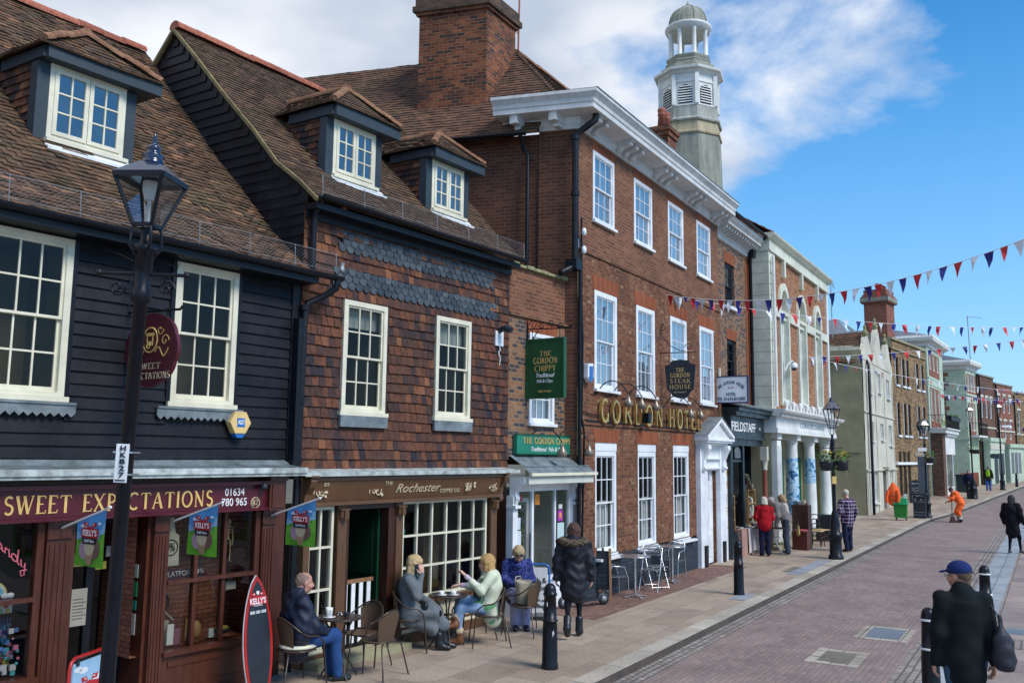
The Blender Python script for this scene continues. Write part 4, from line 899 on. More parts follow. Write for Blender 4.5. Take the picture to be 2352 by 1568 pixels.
# things seen through the wide window: counter light, chair back, warm wall
wi = Mesh(); wi.col = (.16,.12,.05); wi.box(0.1,0.5,0.9,1.0,0.5,2.0); wi.col = (.1,.06,.03); wi.box(-1.4,0.0,0.6,0.9,0.5,0.9); wi.col = (.02,.25,.2); wi.box(-1.47,-1.38,-0.055,-0.050,1.5,1.6); wi.box(-1.47,-1.40,-0.055,-0.05,1.3,1.42); wi.col = (.05,.12,.45); wi.box(-1.47,-1.41,-0.055,-0.05,1.08,1.22)
wi.col = (.4,.42,.40); [wi.box(-0.33+.03*i,-0.32+.03*i,0.3,0.31,0.75,0.95) for i in range(4)]; wi.box(-0.34,-0.22,0.3,0.31,0.95,0.97); wi.build('cafe_interior_items','vcol',gw)
# doorway: dark lobby, open green door leaf, white slatted gate
dm = Mesh(); dm.box(-2.62,-2.56,-0.12,0.02,0.12,1.99); dm.box(-1.80,-1.66,-0.12,0.02,0.0,1.99); dm.box(-2.56,-1.80,-0.12,0.02,1.93,1.99); dm.build('door_frame','darkwood',T)
rm = Mesh(); room(rm,-2.56,-1.80,0.1,1.93,0.02,1.3); rm.build('lobby','dark_in',T)
dl = Mesh(); dl.box(-1.86,-1.82,0.03,0.85,0.12,1.92); dl.box(-1.872,-1.861,0.12,0.75,0.25,0.9); dl.box(-1.872,-1.861,0.12,0.75,1.0,1.8); dl.build('door_leaf','green_door',T)
gt = Mesh(); gt.box(-2.56,-1.95,0.0,0.03,0.93,0.98); gt_o = gt.build('gate_rail','wood',T)
gt = Mesh()
for i in range(4): gt.box(-2.50+i*0.145,-2.43+i*0.145,0.005,0.02,0.14,0.93)
gt.build('gate_slats','white_paint',gt_o)
st = Mesh(); st.box(-3.30,-1.58,-0.42,-0.02,0.0,0.09); st.build('step','render_olive',T)

# ================================================================== CHEQUERED BRICK INFILL (fish and chip shop)
K = empty('brick_infill_house',FL.o,FL.rz,'narrow chequered brick building with green fascia between tile hung house and hotel','building')
KX0,KX1 = 1.17,3.22
mb = Mesh(); wall_holes(mb,KX0,KX1,2.6,5.1,0.0,[(1.80,2.60,3.25,4.86)],0.12); mb.build('wall','brick_chequer',K)
mb = Mesh(); mb.box(KX0,KX1,-0.05,0.3,5.101,5.15); mb.box(KX0,KX1,0.0,0.3,5.15,5.97); mb.build('parapet','brick_upper',K)
mb = Mesh(); mb.prism([(1.72,4.86),(2.68,4.86),(2.74,5.09),(1.66,5.09)],'y',-0.008,0.05); mb.build('flat_arch','brick_rubbed',K)
mb = Mesh()
rs_ = random.Random(2)
for i in range(9): a = KX0+i*0.228; mb.box(a+.004,a+0.224,-0.06-rs_.uniform(0,.015),0.34,5.972,6.02+rs_.uniform(0,.03))
mb.build('coping','mossy_stone',K,bevel=0.012)
sash(K,1.80,2.60,3.25,4.86,-0.02,3,4,'white_paint',glass='glass',inside='room_grey',curtain='full',fw=0.07,bar=0.016)
# green fascia board
fb = Mesh(); fb.box(1.32,3.20,-0.10,-0.02,2.70,3.04); fo = fb.build('fascia','green_fascia',K); fb = Mesh(); fb.box(1.31,3.21,-0.112,-0.101,2.69,2.71); fb.box(1.31,3.21,-0.112,-0.101,3.03,3.05); fb.build('fascia_trim','green_sign',fo)
roman('THE GORDON CHIPPY',1.50,3.02,2.885,0.10,-0.108,'gold',fo,thick=0.13,track=0.14)
text('Traditional  Fish & Chips',0.075,'white_ink',fo,(2.28,-0.106,2.785),width=1.12,shear=0.25)
# lead canopy and shopfront
mb = Mesh(); mb.quad((1.20,-0.02,2.68),(3.25,-0.02,2.68),(3.28,-0.32,2.49),(1.20,-0.32,2.49)); mb.quad((1.2,-.32,2.49),(3.28,-.32,2.49),(3.34,-0.46,2.38),(1.2,-0.46,2.38))
for z,y in ((2.585,-0.17),(2.495,-0.33)): mb.tube([(1.2,y,z),(3.3,y,z)],0.013,6)
mb.build('lead_canopy','lead',K); mb = Mesh(); mb.box(1.2,3.36,-0.50,-0.44,2.335,2.385); mb.build('canopy_edge','cream',K)
mb = Mesh(); mb.box(1.2,3.30,-0.44,-0.0,2.20,2.334); mb.build('soffit','room_grey',K)
WP = 'white_paint'
for x in (1.24,3.13):
    m = Mesh(); m.box(x-0.07,x+0.07,-0.14,0.0,0.0,2.0); m.prism([(-0.05,1.85),(-0.16,1.87),(-0.20,1.95),(-0.17,2.05),(-0.24,2.15),(-0.36,2.2),(-0.36,2.3),(-0.05,2.3)],'x',x-0.05,x+0.05); m.box(x-0.08,x+0.08,-0.20,0.0,1.79,1.84); m.box(x-0.085,x+0.085,-0.16,0.0,0.0,0.3); m.build('pilaster',WP,K)
m = Mesh(); m.box(1.31,3.06,-0.10,-0.02,2.06,2.2); m.box(1.31,1.36,-0.09,-0.02,0.0,2.06); m.box(1.80,1.86,-0.09,-0.02,0.0,2.06); m.box(2.52,2.565,-0.09,-0.02,0.58,2.06); m.box(3.0,3.06,-0.09,-0.02,0.58,2.06); m.box(1.86,3.06,-0.11,-0.02,0.5,0.58); m.box(1.86,3.06,-0.06,0.0,0.0,0.5)
sf = m.build('shopfront',WP,K); gm = Mesh(); gm.quad((1.36,-0.05,0.1),(1.8,-0.05,0.1),(1.8,-0.05,2.06),(1.36,-0.05,2.06)); gm.quad((1.86,-0.05,0.58),(3.0,-0.05,0.58),(3.0,-0.05,2.06),(1.86,-0.05,2.06)); gm.build('pane','glass_shop',sf)
rm = Mesh(); room(rm,1.36,3.06,0.0,2.1,0.01,.7); rm.build('interior','room_grey',sf)
m = Mesh(); m.box(1.72,1.79,-0.03,0.02,0.1,1.95); m.box(1.40,1.46,-0.03,0.02,0.1,1.95); m.box(1.46,1.72,-0.03,0.02,1.88,1.95); m.box(1.46,1.72,-0.03,0.02,0.1,0.25); d_ = m.build('door',WP,K); m = Mesh(); m.tube([(1.75,-.09,.9),(1.75,-.09,1.35)],0.012,6); m.build('door_handle','dark_ink',d_)
for (x0,x1,z0,z1,c) in ((1.32,1.50,1.42,1.62,(.6,.68,.75)),(1.36,1.52,1.12,1.4,(.65,.72,.78)),(2.67,2.84,1.5,1.7,(.35,.04,.35)),(2.66,2.88,1.1,1.47,(.5,.66,.68)),(2.70,2.82,1.72,1.8,(.7,.7,.7)),(1.38,1.55,1.9,2.0,(.5,.03,.03)),(1.93,2.08,1.82,2.0,(.75,.25,.02))):
    pp = Mesh(); pp.col = c; pp.box(x0,x1,-0.062,-0.056,z0,z1)
    if x0 == 2.67: pp.col = (.75,.3,.05); pp.ball((2.755,-0.062,1.6),0.05,sq=(.8,.15,1.2))
    pp.build('notice','vcol',sf)
# pot plant behind the glass
def leafcloud(mb,c,r,n,size,cols,seed,sq=(1,1,1),hang=0.0):
    rs = random.Random(seed)
    for i in range(n):
        while True:
            v = Vector((rs.uniform(-1,1),rs.uniform(-1,1),rs.uniform(-1,1)))
            if 0.15 < v.length < 1: break
        v = Vector((v.x*r*sq[0],v.y*r*sq[1],v.z*r*sq[2])); p = Vector(c)+v; s = size*rs.uniform(.5,1.2)
        a = Vector((rs.uniform(-1,1),rs.uniform(-1,1),rs.uniform(-.6,.6)-hang)).normalized(); b = a.cross(Vector((rs.uniform(-1,1),rs.uniform(-1,1),1))).normalized()
        mb.col = cols[rs.randrange(len(cols))]; k = rs.uniform(.75,1.25); mb.col = tuple(min(1,q*k) for q in mb.col)
        mb.add([p,p+a*s*.5+b*s*.28,p+a*s,p+a*s*.5-b*s*.28],[(0,1,2,3)])
GR = [(.04,.12,.02),(.08,.2,.03),(.12,.26,.05)]
pl = empty('pot_plant',FL.w(2.1,-0.45,0.0),FL.rz,'leafy green pot plant standing inside the chip shop window','plant')
mb = Mesh(); leafcloud(mb,(0,0,1.25),0.34,220,0.11,GR,4,sq=(.9,.5,1.0)); leafcloud(mb,(0.16,0,1.6),0.16,60,0.09,GR,5); mb.build('foliage','vcol',pl)
mb = Mesh(); [mb.tube([(0,0,.5),(dx*.5,0,.9),(dx,0,1.35)],0.008,5) for dx in (-.15,0,.12)]; mb.build('stems','wood',pl)
mb = Mesh(); mb.lathe([(0.09,0),(0.13,0),(0.16,0.3),(0.14,0.3)],(0,0,0.3),14); mb.lathe([(.13,0),(.13,.3)],(0,0,0),12); mb.build('plant_pot','terracotta',pl)

# ================================================================== HOTEL
SHH = lambda p: (p[0]-0.268*max(0.0,p[1]-0.15) if p[0] < 2.6 else p[0],p[1],p[2])
H = empty('hotel',FH.o,FH.rz,'tall red brick hotel with white bracketed cornice and gold wall lettering','hotel')
X0,X1 =-2.02,6.52
WX = [(-1.36,-0.34),(0.70,1.74),(2.74,3.78),(4.76,5.84)]
top = [(a,b,7.33,8.76) for a,b in WX]
mid = [(-1.33,-0.27,3.98,5.92),(0.74,1.79,3.99,5.93),(2.77,3.87,4.0,5.97),(4.82,5.92,4.03,6.0)]
gnd_ = [(-1.28,-0.26,0.80,2.94),(0.80,1.85,0.80,2.94),(2.88,3.97,0.80,2.95)]
mb = Mesh(); wall_holes(mb,X0,X1,6.80,8.99,0.0,top,0.12); wall_holes(mb,X0,X1,6.62,6.80,-0.03,[],0); mb.quad((X0,-.03,6.8),(X1,-.03,6.8),(X1,0,6.8),(X0,0,6.8)); mb.build('upper_wall','brick_upper',H)
mb = Mesh(); wall_holes(mb,X0,X1,3.30,6.62,-0.02,mid,0.14); wall_holes(mb,X0,4.72,0.78,3.30,-0.02,gnd_,0.14); mb.box(X0,X1,-0.05,-0.001,6.575,6.619); mb.box(X0+.1,4.7,-0.055,-0.021,3.27,3.33); wall_holes(mb,4.72,X1,0,3.3,-.02,[(5.1,5.92,0,2.36)],.2); mb.build('front_wall','brick_hotel',H)
mb = Mesh(); mb.box(X0,-1.28,-0.045,0.0,0,0.78); mb.box(-1.28,4.70,-0.045,0.0,0,0.745); mb.build('plinth','brick_black',H)
mb = Mesh(); mb.box(-1.2,-0.9,-0.05,-0.046,0.12,0.3); mb.build('air_brick','brick_upper',H)
# gauged brick flat arches
def arch(mb,a,b,z,h,y): mb.prism([(a,z),(b,z),(b+0.08,z+h),(a-0.08,z+h)],'y',y-0.006,y+0.02)
for q,e,h_,yy in [(q,0,.21,0) for q in top]+[(q,.04,.3,-.02) for q in mid]+[(q,.04,.27,-.02) for q in gnd_]: mb = Mesh(); arch(mb,q[0]-e,q[1]+e,q[3],h_,yy); mb.build('flat_arch','brick_rubbed',H)
for q in top: sash(H,q[0],q[1],q[2],q[3],-0.01,3,4,WP,glass='glass_sky',inside='room_grey',curtain='parted',fw=0.085,bar=0.014,sillw=0.06)
for q in mid: sash(H,q[0],q[1],q[2],q[3],-0.03,3,4,WP,glass='glass_sky',inside='room_grey',curtain='full',fw=0.10,bar=0.014,sillw=0.07)
for i,q in enumerate(gnd_):
    o = sash(H,q[0],q[1],q[2],q[3]-0.16,-0.0,3,4,WP,glass='glass_dark',inside='dark_in',fw=0.10,bar=0.020,curtain='parted',cur_z=(0.9,1.8),sillw=0.02)
    m = Mesh(); m.box(q[0],q[1],-0.01,0.06,q[3]-0.159,q[3]); m.build('blind_box',WP,o); m = Mesh(); m.box(q[0]-0.05,q[1]+0.10,-0.17,0.05,q[2]-0.10,q[2]-0.057); m.build('stone_sill',WP,o)
# side wall (skewed party wall), recessed part with its own tiled eaves
mb = Mesh(lambda p: (p[0]-0.268*p[1],p[1],p[2])); mb.quad((X0,0.0,2.5),(X0,0.0,9.15),(X0,0.75,9.15),(X0,0.75,2.5)); mb.quad((X0+.05,0.75,2.5),(X0+.05,0.75,8.95),(X0+.05,9.0,8.95),(X0+.05,9.0,2.5)); mb.quad((X0+.05,.75,8.95),(X0,.75,8.95),(X0,.75,2.5),(X0+.05,.75,2.5)); mb.build('side_wall','brick_side',H)
# cornice
GW = 'grey_white'
pr = [(0.0,8.97),(-0.05,8.97),(-0.07,9.03),(-0.10,9.07),(-0.10,9.19),(-0.46,9.21),(-0.49,9.22),(-0.49,9.31),(-0.51,9.33),(-0.52,9.40),(-0.57,9.46),(-0.60,9.49),(-0.60,9.55),(-0.2,9.63)]; m = Mesh(); n = len(pr)
# front run, mitred at the left corner with the return along the side wall
def sidept(o,z,y): return (X0-0.268*y+o*1.0,y,z)      # o negative: outwards
vs = []
yb = 1.42
for (o,z) in pr: vs.append((X1+0.05,o,z))
for (o,z) in pr: vs.append((X0+o*0.95-0.268*o,o,z))
for (o,z) in pr: vs.append((X0+o*0.95-0.268*yb,yb,z))
m.add(vs,[(k*n+i,k*n+i+1,(k+1)*n+i+1,(k+1)*n+i) for k in (0,1) for i in range(n-1)]+[tuple(range(2*n,3*n)),tuple(range(n))[::-1]])
co = m.build('cornice',GW,H)
m = Mesh(); m.add([(X1+.05,-.605,9.556),(X0-.57+.16,-.605,9.556),(X0-.57-.38,yb,9.556),(X0+.2-.38,yb,9.65),(X0+.1,-.1,9.65),(X1+.05,-.1,9.65)],[(0,1,4,5),(1,2,3,4)]); m.box(X0-.4,X1+.05,-.615,-.585,9.552,9.568); m.build('lead_capping','lead',co)
def modillion(x,y0=-0.10,w_=0.13):
    m = Mesh(); m.prism([(y0,8.99),(y0-0.05,9.0),(y0-0.08,9.03),(y0-0.13,9.07),(y0-0.20,9.08),(y0-0.28,9.10),(y0-0.31,9.14),(y0-0.29,9.19),(y0,9.19)],'x',x-w_/2,x+w_/2)
    m.tube([(x-w_/2-.006,y0-.265,9.14),(x+w_/2+.006,y0-.265,9.14)],0.042,8); m.tube([(x-w_/2-.006,y0-.04,9.035),(x+w_/2+.006,y0-.04,9.035)],0.032,8)
    m.box(x-w_/2-.03,x+w_/2+.03,y0-0.34,y0,9.185,9.20)
    return m.build('modillion',GW,co)
for xc in (-1.82,-1.52): modillion(xc)
for g_ in (-0.02,2.02,4.05,6.1):
    for dx in (-0.32,0.0,0.32):
        if g_+dx < 6.4: modillion(g_+dx)
for yy in (0.30,1.05):
    m = Mesh(); xx = X0-0.268*yy; m.box(xx-0.42,xx-0.10,yy-0.08,yy+0.08,9.05,9.21); m.box(xx-0.26,xx-0.08,yy-0.06,yy+0.06,8.97,9.06); m.build('modillion',GW,co)
# roofs behind the cornice and over the side range
SK2 = lambda p: (p[0]-0.268*p[1],p[1],p[2])
AP = 4.6
m = Mesh(SK2)
tile_slope(m,(X0-0.30,0,8.88),(0,-1,0),(1,0,0),[(0,0),(2.05,2.6)],None,lambda r: (-9.5,-max(.66,-.29+1.168*r)),0.16,0.10,0.016,0.006,seed=51,rough=0.005)
m.quad((X0-.27,0.6,8.88),(X0-.27,9.5,8.88),(-.27,9.5,11.44),(-.27,2.1,11.44)); m.r[-1] = 0.2; m.build('side_roof','roof_red',H)
m = Mesh(SK2); tile_slope(m,(0,0.0,9.2),(1,0,0),(0,1,0),[(0,0),(2.1,2.28)],None,lambda r: (X0-.05+r*0.856,X1+.9),0.16,0.10,0.016,0.006,seed=52)
m.quad((X0-.03,0.0,9.17),(X1+.9,0,9.17),(X1+.9,2.1,11.44),(-.25,2.1,11.44)); m.r[-1] = .2; m.build('front_roof','roof_brown',H)
m = Mesh(SK2); ridge(m,(-.3,2.12,11.48),(6.3,2.12,11.48),0.09,0.3,4); m.build('ridge_tiles','ridge_old',H)
m = Mesh(); gutter(m,((X0-.36-.20,.85,8.88),(X0-.36-2.4,9.0,8.88)),0.06); m.build('gutter','black_paint',H)
# big chimney
m = Mesh(SK2); cx0,cx1,cy0,cy1 =-1.55,-0.40,2.08,3.55
m.box(cx0,cx1,cy0,cy1,9.3,11.95); m.box(cx0-.05,cx1+.05,cy0-.05,cy1+.05,11.95,12.02)
ch = m.build('chimney','brick_chimney',H); m = Mesh(SK2); m.box(cx0-.10,cx1+.10,cy0-.10,cy1+.10,12.021,12.15); m.box(cx0-.06,cx1+.06,cy0-.06,cy1+.06,12.151,12.34); m.build('chimney_cap','brick_capping',ch)
for (x,y) in ((-1.2,3.2),(-1.15,2.85)): m = Mesh(SK2); m.lathe([(.12,0),(.13,0),(.11,.35),(.14,.38),(.12,.4)],(x,y,12.34),12); m.build('chimney_pot','terracotta',ch)
m = Mesh(SK2); z_ = 9.42; P = [(cx0-.05,cy1,9.46),(cx0-.06,cy0+.3,9.44),(cx0-.04,cy0-.08,9.46),(cx1-.3,cy0-.10,9.9)]
m.tube([(cx0-.04,cy1+.1,9.38),(cx0-.06,cy0+.15,9.35),(cx0+.02,cy0-.06,9.42),(cx0+.45,cy0-.06,9.78),(cx0+.62,cy0-.05,10.0)],0.07,8); m.build('mortar_fillet','mortar',ch)
m = Mesh(SK2); m.tube([(cx1+.30,cy0+.1,10.7),(cx1+.38,cy0+.1,14.0)],0.02,6); m.tube([(cx1+.33,cy0+.1,12.0),(cx1+.05,cy0+.1,12.1)],0.01,5); m.build('aerial_mast','terracotta',H)
# rainwater pipes at the corner
m = Mesh(); m.tube([(X0+.02,-.38,9.22),(X0+.0,-.37,9.08),(X0-.1,-.20,8.92),(X0-.14,-.02,8.80),(X0-.14,-.02,8.6),(X0-.14,-.02,6.35),(X0-.2,0.0,6.2),(X0-.5,.1,6.05)],0.065,10)
for z in (8.7,7.6): m.tube([(X0-.14,-.02,z),(X0-.14,-.02,z+.1)],0.082,10)
m.box(X0-.28,X0-.05,-.12,.12,6.15,6.35); m.build('downpipe','black_paint',H)
m = Mesh(); m.tube([(X0-.36-.25,.95,8.85),(X0-.36,1.0,8.62),(X0-.34,.92,8.5),(X0-.34,.92,6.0)],0.04,8); m.build('downpipe','black_paint',H)
m = Mesh(); m.tube([(X0+.03,-.07,7.2),(X0+.02,-.08,5.5),(X0+.07,-.08,4.9),(X0+.03,-.08,3.4),(X0+.12,-.09,3.1),(X0+.04,-.08,0.6)],0.022,6); m.tube([(X0+.0,-.06,6.3),(X0-.02,-.06,0.2)],0.035,8); m.tube([(X0+.13,-.05,3.5),(-1.4,-.06,3.46),(4.6,-.06,3.5)],0.012,5); m.build('cable_run','black_paint',H)
for z in (6.85,6.5): m = Mesh(); m.lathe([(.03,0),(.05,.02),(.05,.1),(.03,.14)],(X0+.03,-.12,z),10); m.build('insulator',WP,H)
# gold letters
def deco(s,xs,z0,h,y,mat,parent):
    """tall gold channel letters standing off the wall"""
    for c,(a,b) in zip(s,xs):
        m = Mesh(); wd,st,sf = GL[c]
        for k,(pts,wt) in enumerate(st):
            P = [(a+p[0]/wd*(b-a),z0+p[1]*h) for p in pts]; ribbon(m,P,0.018+0.010*(wt > .7),y-0.001*k,0.055)
        m.build('letter',mat,parent)
lw = [(-1.20,-0.86),(-0.68,-0.30),(-0.10,0.28),(0.46,0.84),(1.04,1.42),(1.62,2.0),(2.42,2.76),(2.94,3.28),(3.42,3.72),(3.86,4.18),(4.32,4.6)]
deco('GORDONHOTEL',lw,3.345,0.43,-0.12,'gold_metal',H)
m = Mesh(); m.box(-1.75,4.66,-0.075,-0.022,3.335,3.36); m.build('letter_rail','black_paint',H)
def goose(frame,s,z,out,drop,label,group,parent=None,reach=0.28,mat='brass_lamp',base=0.02,up=0.22):
    """swan neck lamp: long curved arm and round shade"""
    o = empty('swan_neck_lamp',frame.w(s,base,z),frame.rz,label,'wall lamp',group)
    m = Mesh(); P = []
    for i in range(15):
        a = math.pi*(1.0-i/14*1.05); P.append((0+reach*0.9+reach*0.9*math.cos(a),-out*(i/14),up*math.sin(a) ))
    P = [(-0.35,0,-0.08),(-0.12,-0.02,-0.06)]+P; m.tube(P,0.012,6); m.build('arm','black_paint',o)
    e = P[-1]; m = Mesh(); m.tube([e,(e[0],e[1],e[2]-drop)],0.012,6); m.lathe([(0.03,0),(0.035,-.04),(0.07,-.09),(0.095,-.15),(0.085,-.19),(0.05,-.215),(0.01,-.22)][::-1],(e[0],e[1],e[2]-drop+.02),14); m.build('lamp_shade',mat,o); return o
for i,(s,lb) in enumerate(((-1.15,'swan neck lamp over the first letters of the gold hotel lettering'),(-0.48,'second swan neck lamp along the gold hotel lettering'),(0.30,'swan neck lamp over the gap between the two words of gold lettering'),(2.42,'swan neck lamp below the black oval sign on the hotel'),(3.12,'swan neck lamp at the right end of the gold lettering beside the porch'))):
    goose(FH,s,3.93 if i < 3 else 3.86,0.42,0.06,lb,'swan neck lamps over the hotel lettering')
goose(FL,1.75,2.93,0.40,0.05,'swan neck lamp hanging over the middle of the green fascia','swan neck lamps over the chip shop'); goose(FL,2.66,2.95,0.40,0.05,'swan neck lamp at the right end of the green fascia by the hotel corner','swan neck lamps over the chip shop')
fl = empty('spot_light',FH.w(0.92,0.1,3.5),FH.rz,'small black spotlight between the words of gold lettering','spotlight'); m = Mesh(); m.box(-.09,.07,-.16,-.02,-.12,.1); m.build('housing','black_paint',fl); m = Mesh(); m.box(-.02,.02,-.02,.09,-.02,.02); m.build('bracket','black_paint',fl)
al = empty('alarm_box',FH.w(-1.74,0.05,4.26),FH.rz,'white and blue alarm box on hotel wall left of the first floor window','alarm box'); m = Mesh(); m.prism([(-.11,.15),(.11,.17),(.13,-.12),(.0,-.2),(-.12,-.12)],'y',-.1,.0); m.build('cover',WP,al,bevel=.01); m = Mesh(); m.prism([(-.07,.10),(.08,.11),(.08,-.1),(-.07,-.1)],'y',-.11,-.101); m.prism([(-.11,-.1),(.12,-.1),(.0,-.215)],'y',-.106,-.1005); m.build('badge','blue_paint',al)
# ---- porch of the hotel
P0,P1 = 4.42,6.52
po = empty('door_case',(0,0,0)); po.parent = H
m = Mesh(); m.box(P0,P0+.42,-.14,-.021,0.0,3.0); m.box(5.94,P1-.1,-.14,-.021,0.0,3.0); m.box(P0+.42,5.1,-.09,-.021,0,3.0); m.box(5.1,5.94,-.10,0.0,2.34,3.0)
m.box(P0+.42,5.94,-.17,-.10,2.62,2.66); m.box(P0+.42,5.94,-.15,-.10,2.38,2.42); m.box(P0-.02,P1-.06,-.20,-.021,2.98,3.04); m.build('surround',WP,po)
for x in (P0+.2,6.18):
    m = Mesh(); m.prism([(-.14,2.35),(-.20,2.34),(-.22,2.40),(-.19,2.47),(-.20,2.6),(-.26,2.75),(-.33,2.88),(-.32,2.98),(-.14,2.98)],'x',x-.1,x+.1); m.tube([(x-.11,-.19,2.40),(x+.11,-.19,2.40)],.05,10); m.tube([(x-.11,-.27,2.90),(x+.11,-.27,2.90)],.06,10); m.build('console_bracket',WP,po)
xa,xb = P0-.08,P1-.04; xm = (xa+xb)/2
m = Mesh(); m.box(xa+.04,xb-.04,-.34,-.021,3.04,3.09); m.box(xa,xb,-.38,-.021,3.09,3.15)
for (a,b) in ((xa,xm),(xb,xm)): m.prism([(a,3.15),(a,3.24),(b,3.68),(b,3.58)] if a < b else [(a,3.24),(a,3.15),(b,3.58),(b,3.68)],'y',-.38,-.021)
m.build('pediment',WP,po); m = Mesh(); m.prism([(xa+.1,3.151),(xb-.1,3.151),(xm,3.58)],'y',-.30,-.05); m.build('tympanum',GW,po)
m = Mesh(); m.quad((xa-.03,-.41,3.235),(xm,-.41,3.70),(xm,0,3.70),(xa-.03,0,3.235)); m.quad((xm,-.41,3.70),(xb+.03,-.41,3.235),(xb+.03,0,3.235),(xm,0,3.70)); m.build('porch_roof','lead',po)
m = Mesh(); m.box(5.1,5.92,.06,.10,0,2.34)
for z0,z1 in ((.15,.75),(.85,1.5),(1.6,2.0)):
    for x0,x1 in ((5.16,5.46),(5.56,5.86)): m.box(x0,x1,.048,.059,z0,z1)
dd = m.build('door',WP,po,bevel=.006); m = Mesh(); m.box(5.5,5.52,.054,.058,.05,2.05); m.build('door_gap','dark_ink',dd)
for x in (P0+.3,6.15): m = Mesh(); m.box(x-.09,x+.11,-.18,-.141,0,.52); m.build('plinth_cover','black_paint',po)
m = Mesh(); m.tube(scroll((5.3,.03,2.2),.10,1.0),.02,6); m.tube(scroll((5.6,.03,2.2),.10,-1.0),.02,6); m.build('fanlight_scroll',WP,po)
m = Mesh(); m.box(6.42,6.66,-.10,-.021,0.0,2.55); ho = m.build('side_board',WP,po)
for i,c in enumerate('HOTEL'): text(c,0.2,'gold',ho,(6.54,-.108,2.28-i*.34),width=.15)
# tiny window of yellow brick above porch is part of wall; wall clock-like lamps
# ---- hanging signs
sgn = empty('chip_shop_sign',FL.w(1.72,0,0),FL.rz,'green hanging board of the chip shop on a scrolled iron bracket','hanging sign')
m = Mesh(); m.box(-.03,.03,-.80,-.02,3.67,4.70); sb = m.build('board','green_sign',sgn,bevel=.008); m = Mesh()
for (a,b,c,d) in ((-.81,-.77,3.66,4.71),(-.05,-.01,3.66,4.71),(-.77,-.05,3.66,3.70),(-.77,-.05,4.67,4.71)): m.box(-.04,.04,a,b,c,d)
m.build('frame','green_sign',sb)
def sidetext(t,h,mat,parent,y,z,width,x=-.036,**k): return text(t,h,mat,parent,(x,y,z),width=width,rot=(90,0,-90),**k)
def sideroman(s,y0,wd,z0,h,mat,parent,x,**k):
    o = roman(s,0,wd,0,h,0,mat,parent,**k); o.rotation_euler = (0,0,R(-90)); o.location = (x,y0,z0); return o
sideroman('THE',-.30,.24,4.40,.085,'gold',sb,-.034,thick=.12); sideroman('GORDON',-.17,.50,4.27,.10,'gold',sb,-.034,thick=.12); sideroman('CHIPPY',-.20,.44,4.135,.10,'gold',sb,-.034,thick=.12)
sidetext('Traditional',.075,'white_ink',sb,-.41,4.06,.38,shear=.3,bold=.01); sidetext('Fish & Chips',.06,'white_ink',sb,-.41,3.96,.33,shear=.2)
sidetext('TAKE AWAY',.035,'gold',sb,-.41,3.78,.28)
m = Mesh(); m.tube([(0,0,4.9),(0,-.9,4.86)],.012,6); m.tube([(0,-.02,4.55),(0,-.02,5.05)],.014,6); m.tube([(0,-.9,4.86),(0,-.94,4.92)],.018,6)
for c,r_,f_ in (((0,-.14,4.97),.09,1),((0,-.32,4.96),.07,-1),((0,-.52,4.95),.07,1),((0,-.70,4.93),.06,-1)):
    m.tube([(p[0],p[1],p[2]) for p in scroll(c,r_,1.3,18,plane='yz',flip=f_)],.008,5)
for y in (-.12,-.70): m.tube([(0,y,4.88),(0,y,4.70)],.007,5)
m.tube([(0,0,4.56),(0,-.25,4.86)],.01,5); m.build('bracket','black_paint',sgn)
# sweet shop hanging sign
sgn = empty('sweet_shop_sign',FL.w(-5.85,0,0),FL.rz,'maroon scalloped oval sign hanging behind the near lamp post','hanging sign')
m = Mesh(lambda p: (p[1],p[0],p[2])); cy,cz =-.50,3.735; pts = []
for i in range(64):
    a = 2*math.pi*i/64; k = 1+0.035*abs(math.cos(4*a))**.7-.02; pts.append((cy+.48*k*math.cos(a),cz+.385*k*math.sin(a)))
m.prism(pts,'y',-.02,.02); so = m.build('board','maroon_sign',sgn)
sideroman('SWEET',-.30,.40,3.535,.062,'pale_gold',so,-.024,thick=.11); sideroman('EXPECTATIONS',-.12,.76,3.43,.066,'pale_gold',so,-.024,thick=.11)
m = Mesh(lambda p: (p[1],-p[0],p[2])); cx = .50; cz = 3.84
m.tube([(cx+.13*math.cos(a),-.026,cz+.13*math.sin(a)) for a in [2*math.pi*i/30 for i in range(30)]],.008,5,closed=True)
m.box(cx-.07,cx+.07,-.032,-.024,cz+.04,cz+.075); m.box(cx-.05,cx+.055,-.032,-.024,cz-.06,cz-.015); m.box(cx-.055,cx-.045,-.032,-.024,cz-.02,cz+.045); m.box(cx+.045,cx+.055,-.032,-.024,cz-.02,cz+.045)
m.tube([(cx-.02+.03*math.cos(a),-.03,cz-.06+.03*math.sin(a)) for a in [2*math.pi*i/14 for i in range(14)]],.006,5,closed=True)
for s_ in (-1,1):
    ribbon(m,[(cx+s_*(.10+.24*t),cz-.13+.05*math.sin(t*7)) for t in [i/14 for i in range(15)]],.006,-.03)
    ribbon(m,[(p[0],p[2]) for p in scroll((cx+s_*.27,0,cz-.02),.07,1.1,16,flip=s_)],.005,-.031); ribbon(m,[(p[0],p[2]) for p in scroll((cx+s_*.18,0,cz+.10),.06,1.0,14,flip=-s_)],.004,-.032)
m.build('emblem','gold',so)
m = Mesh(); m.tube([(0,0,4.17),(0,-.97,4.13),(0,-1.0,4.16)],.014,6); m.tube([(0,-.01,4.12),(0,-.01,4.95)],.018,6); m.tube([(0,-.03,4.72),(0,-.8,4.60)],.009,5)
m.tube(scroll((0,-.72,4.42),.13,1.5,26,plane='yz',start=2.2,flip=1),.010,5); m.tube([(0,-.16,4.2),(0,-.2,4.36),(0,-.3,4.52),(0,-.45,4.62),(0,-.6,4.56)],.010,5); m.tube(scroll((0,-.40,4.60),.07,1.2,16,plane='yz'),.008,5)
m.box(-.14,.14,-.03,-.005,4.42,4.47)
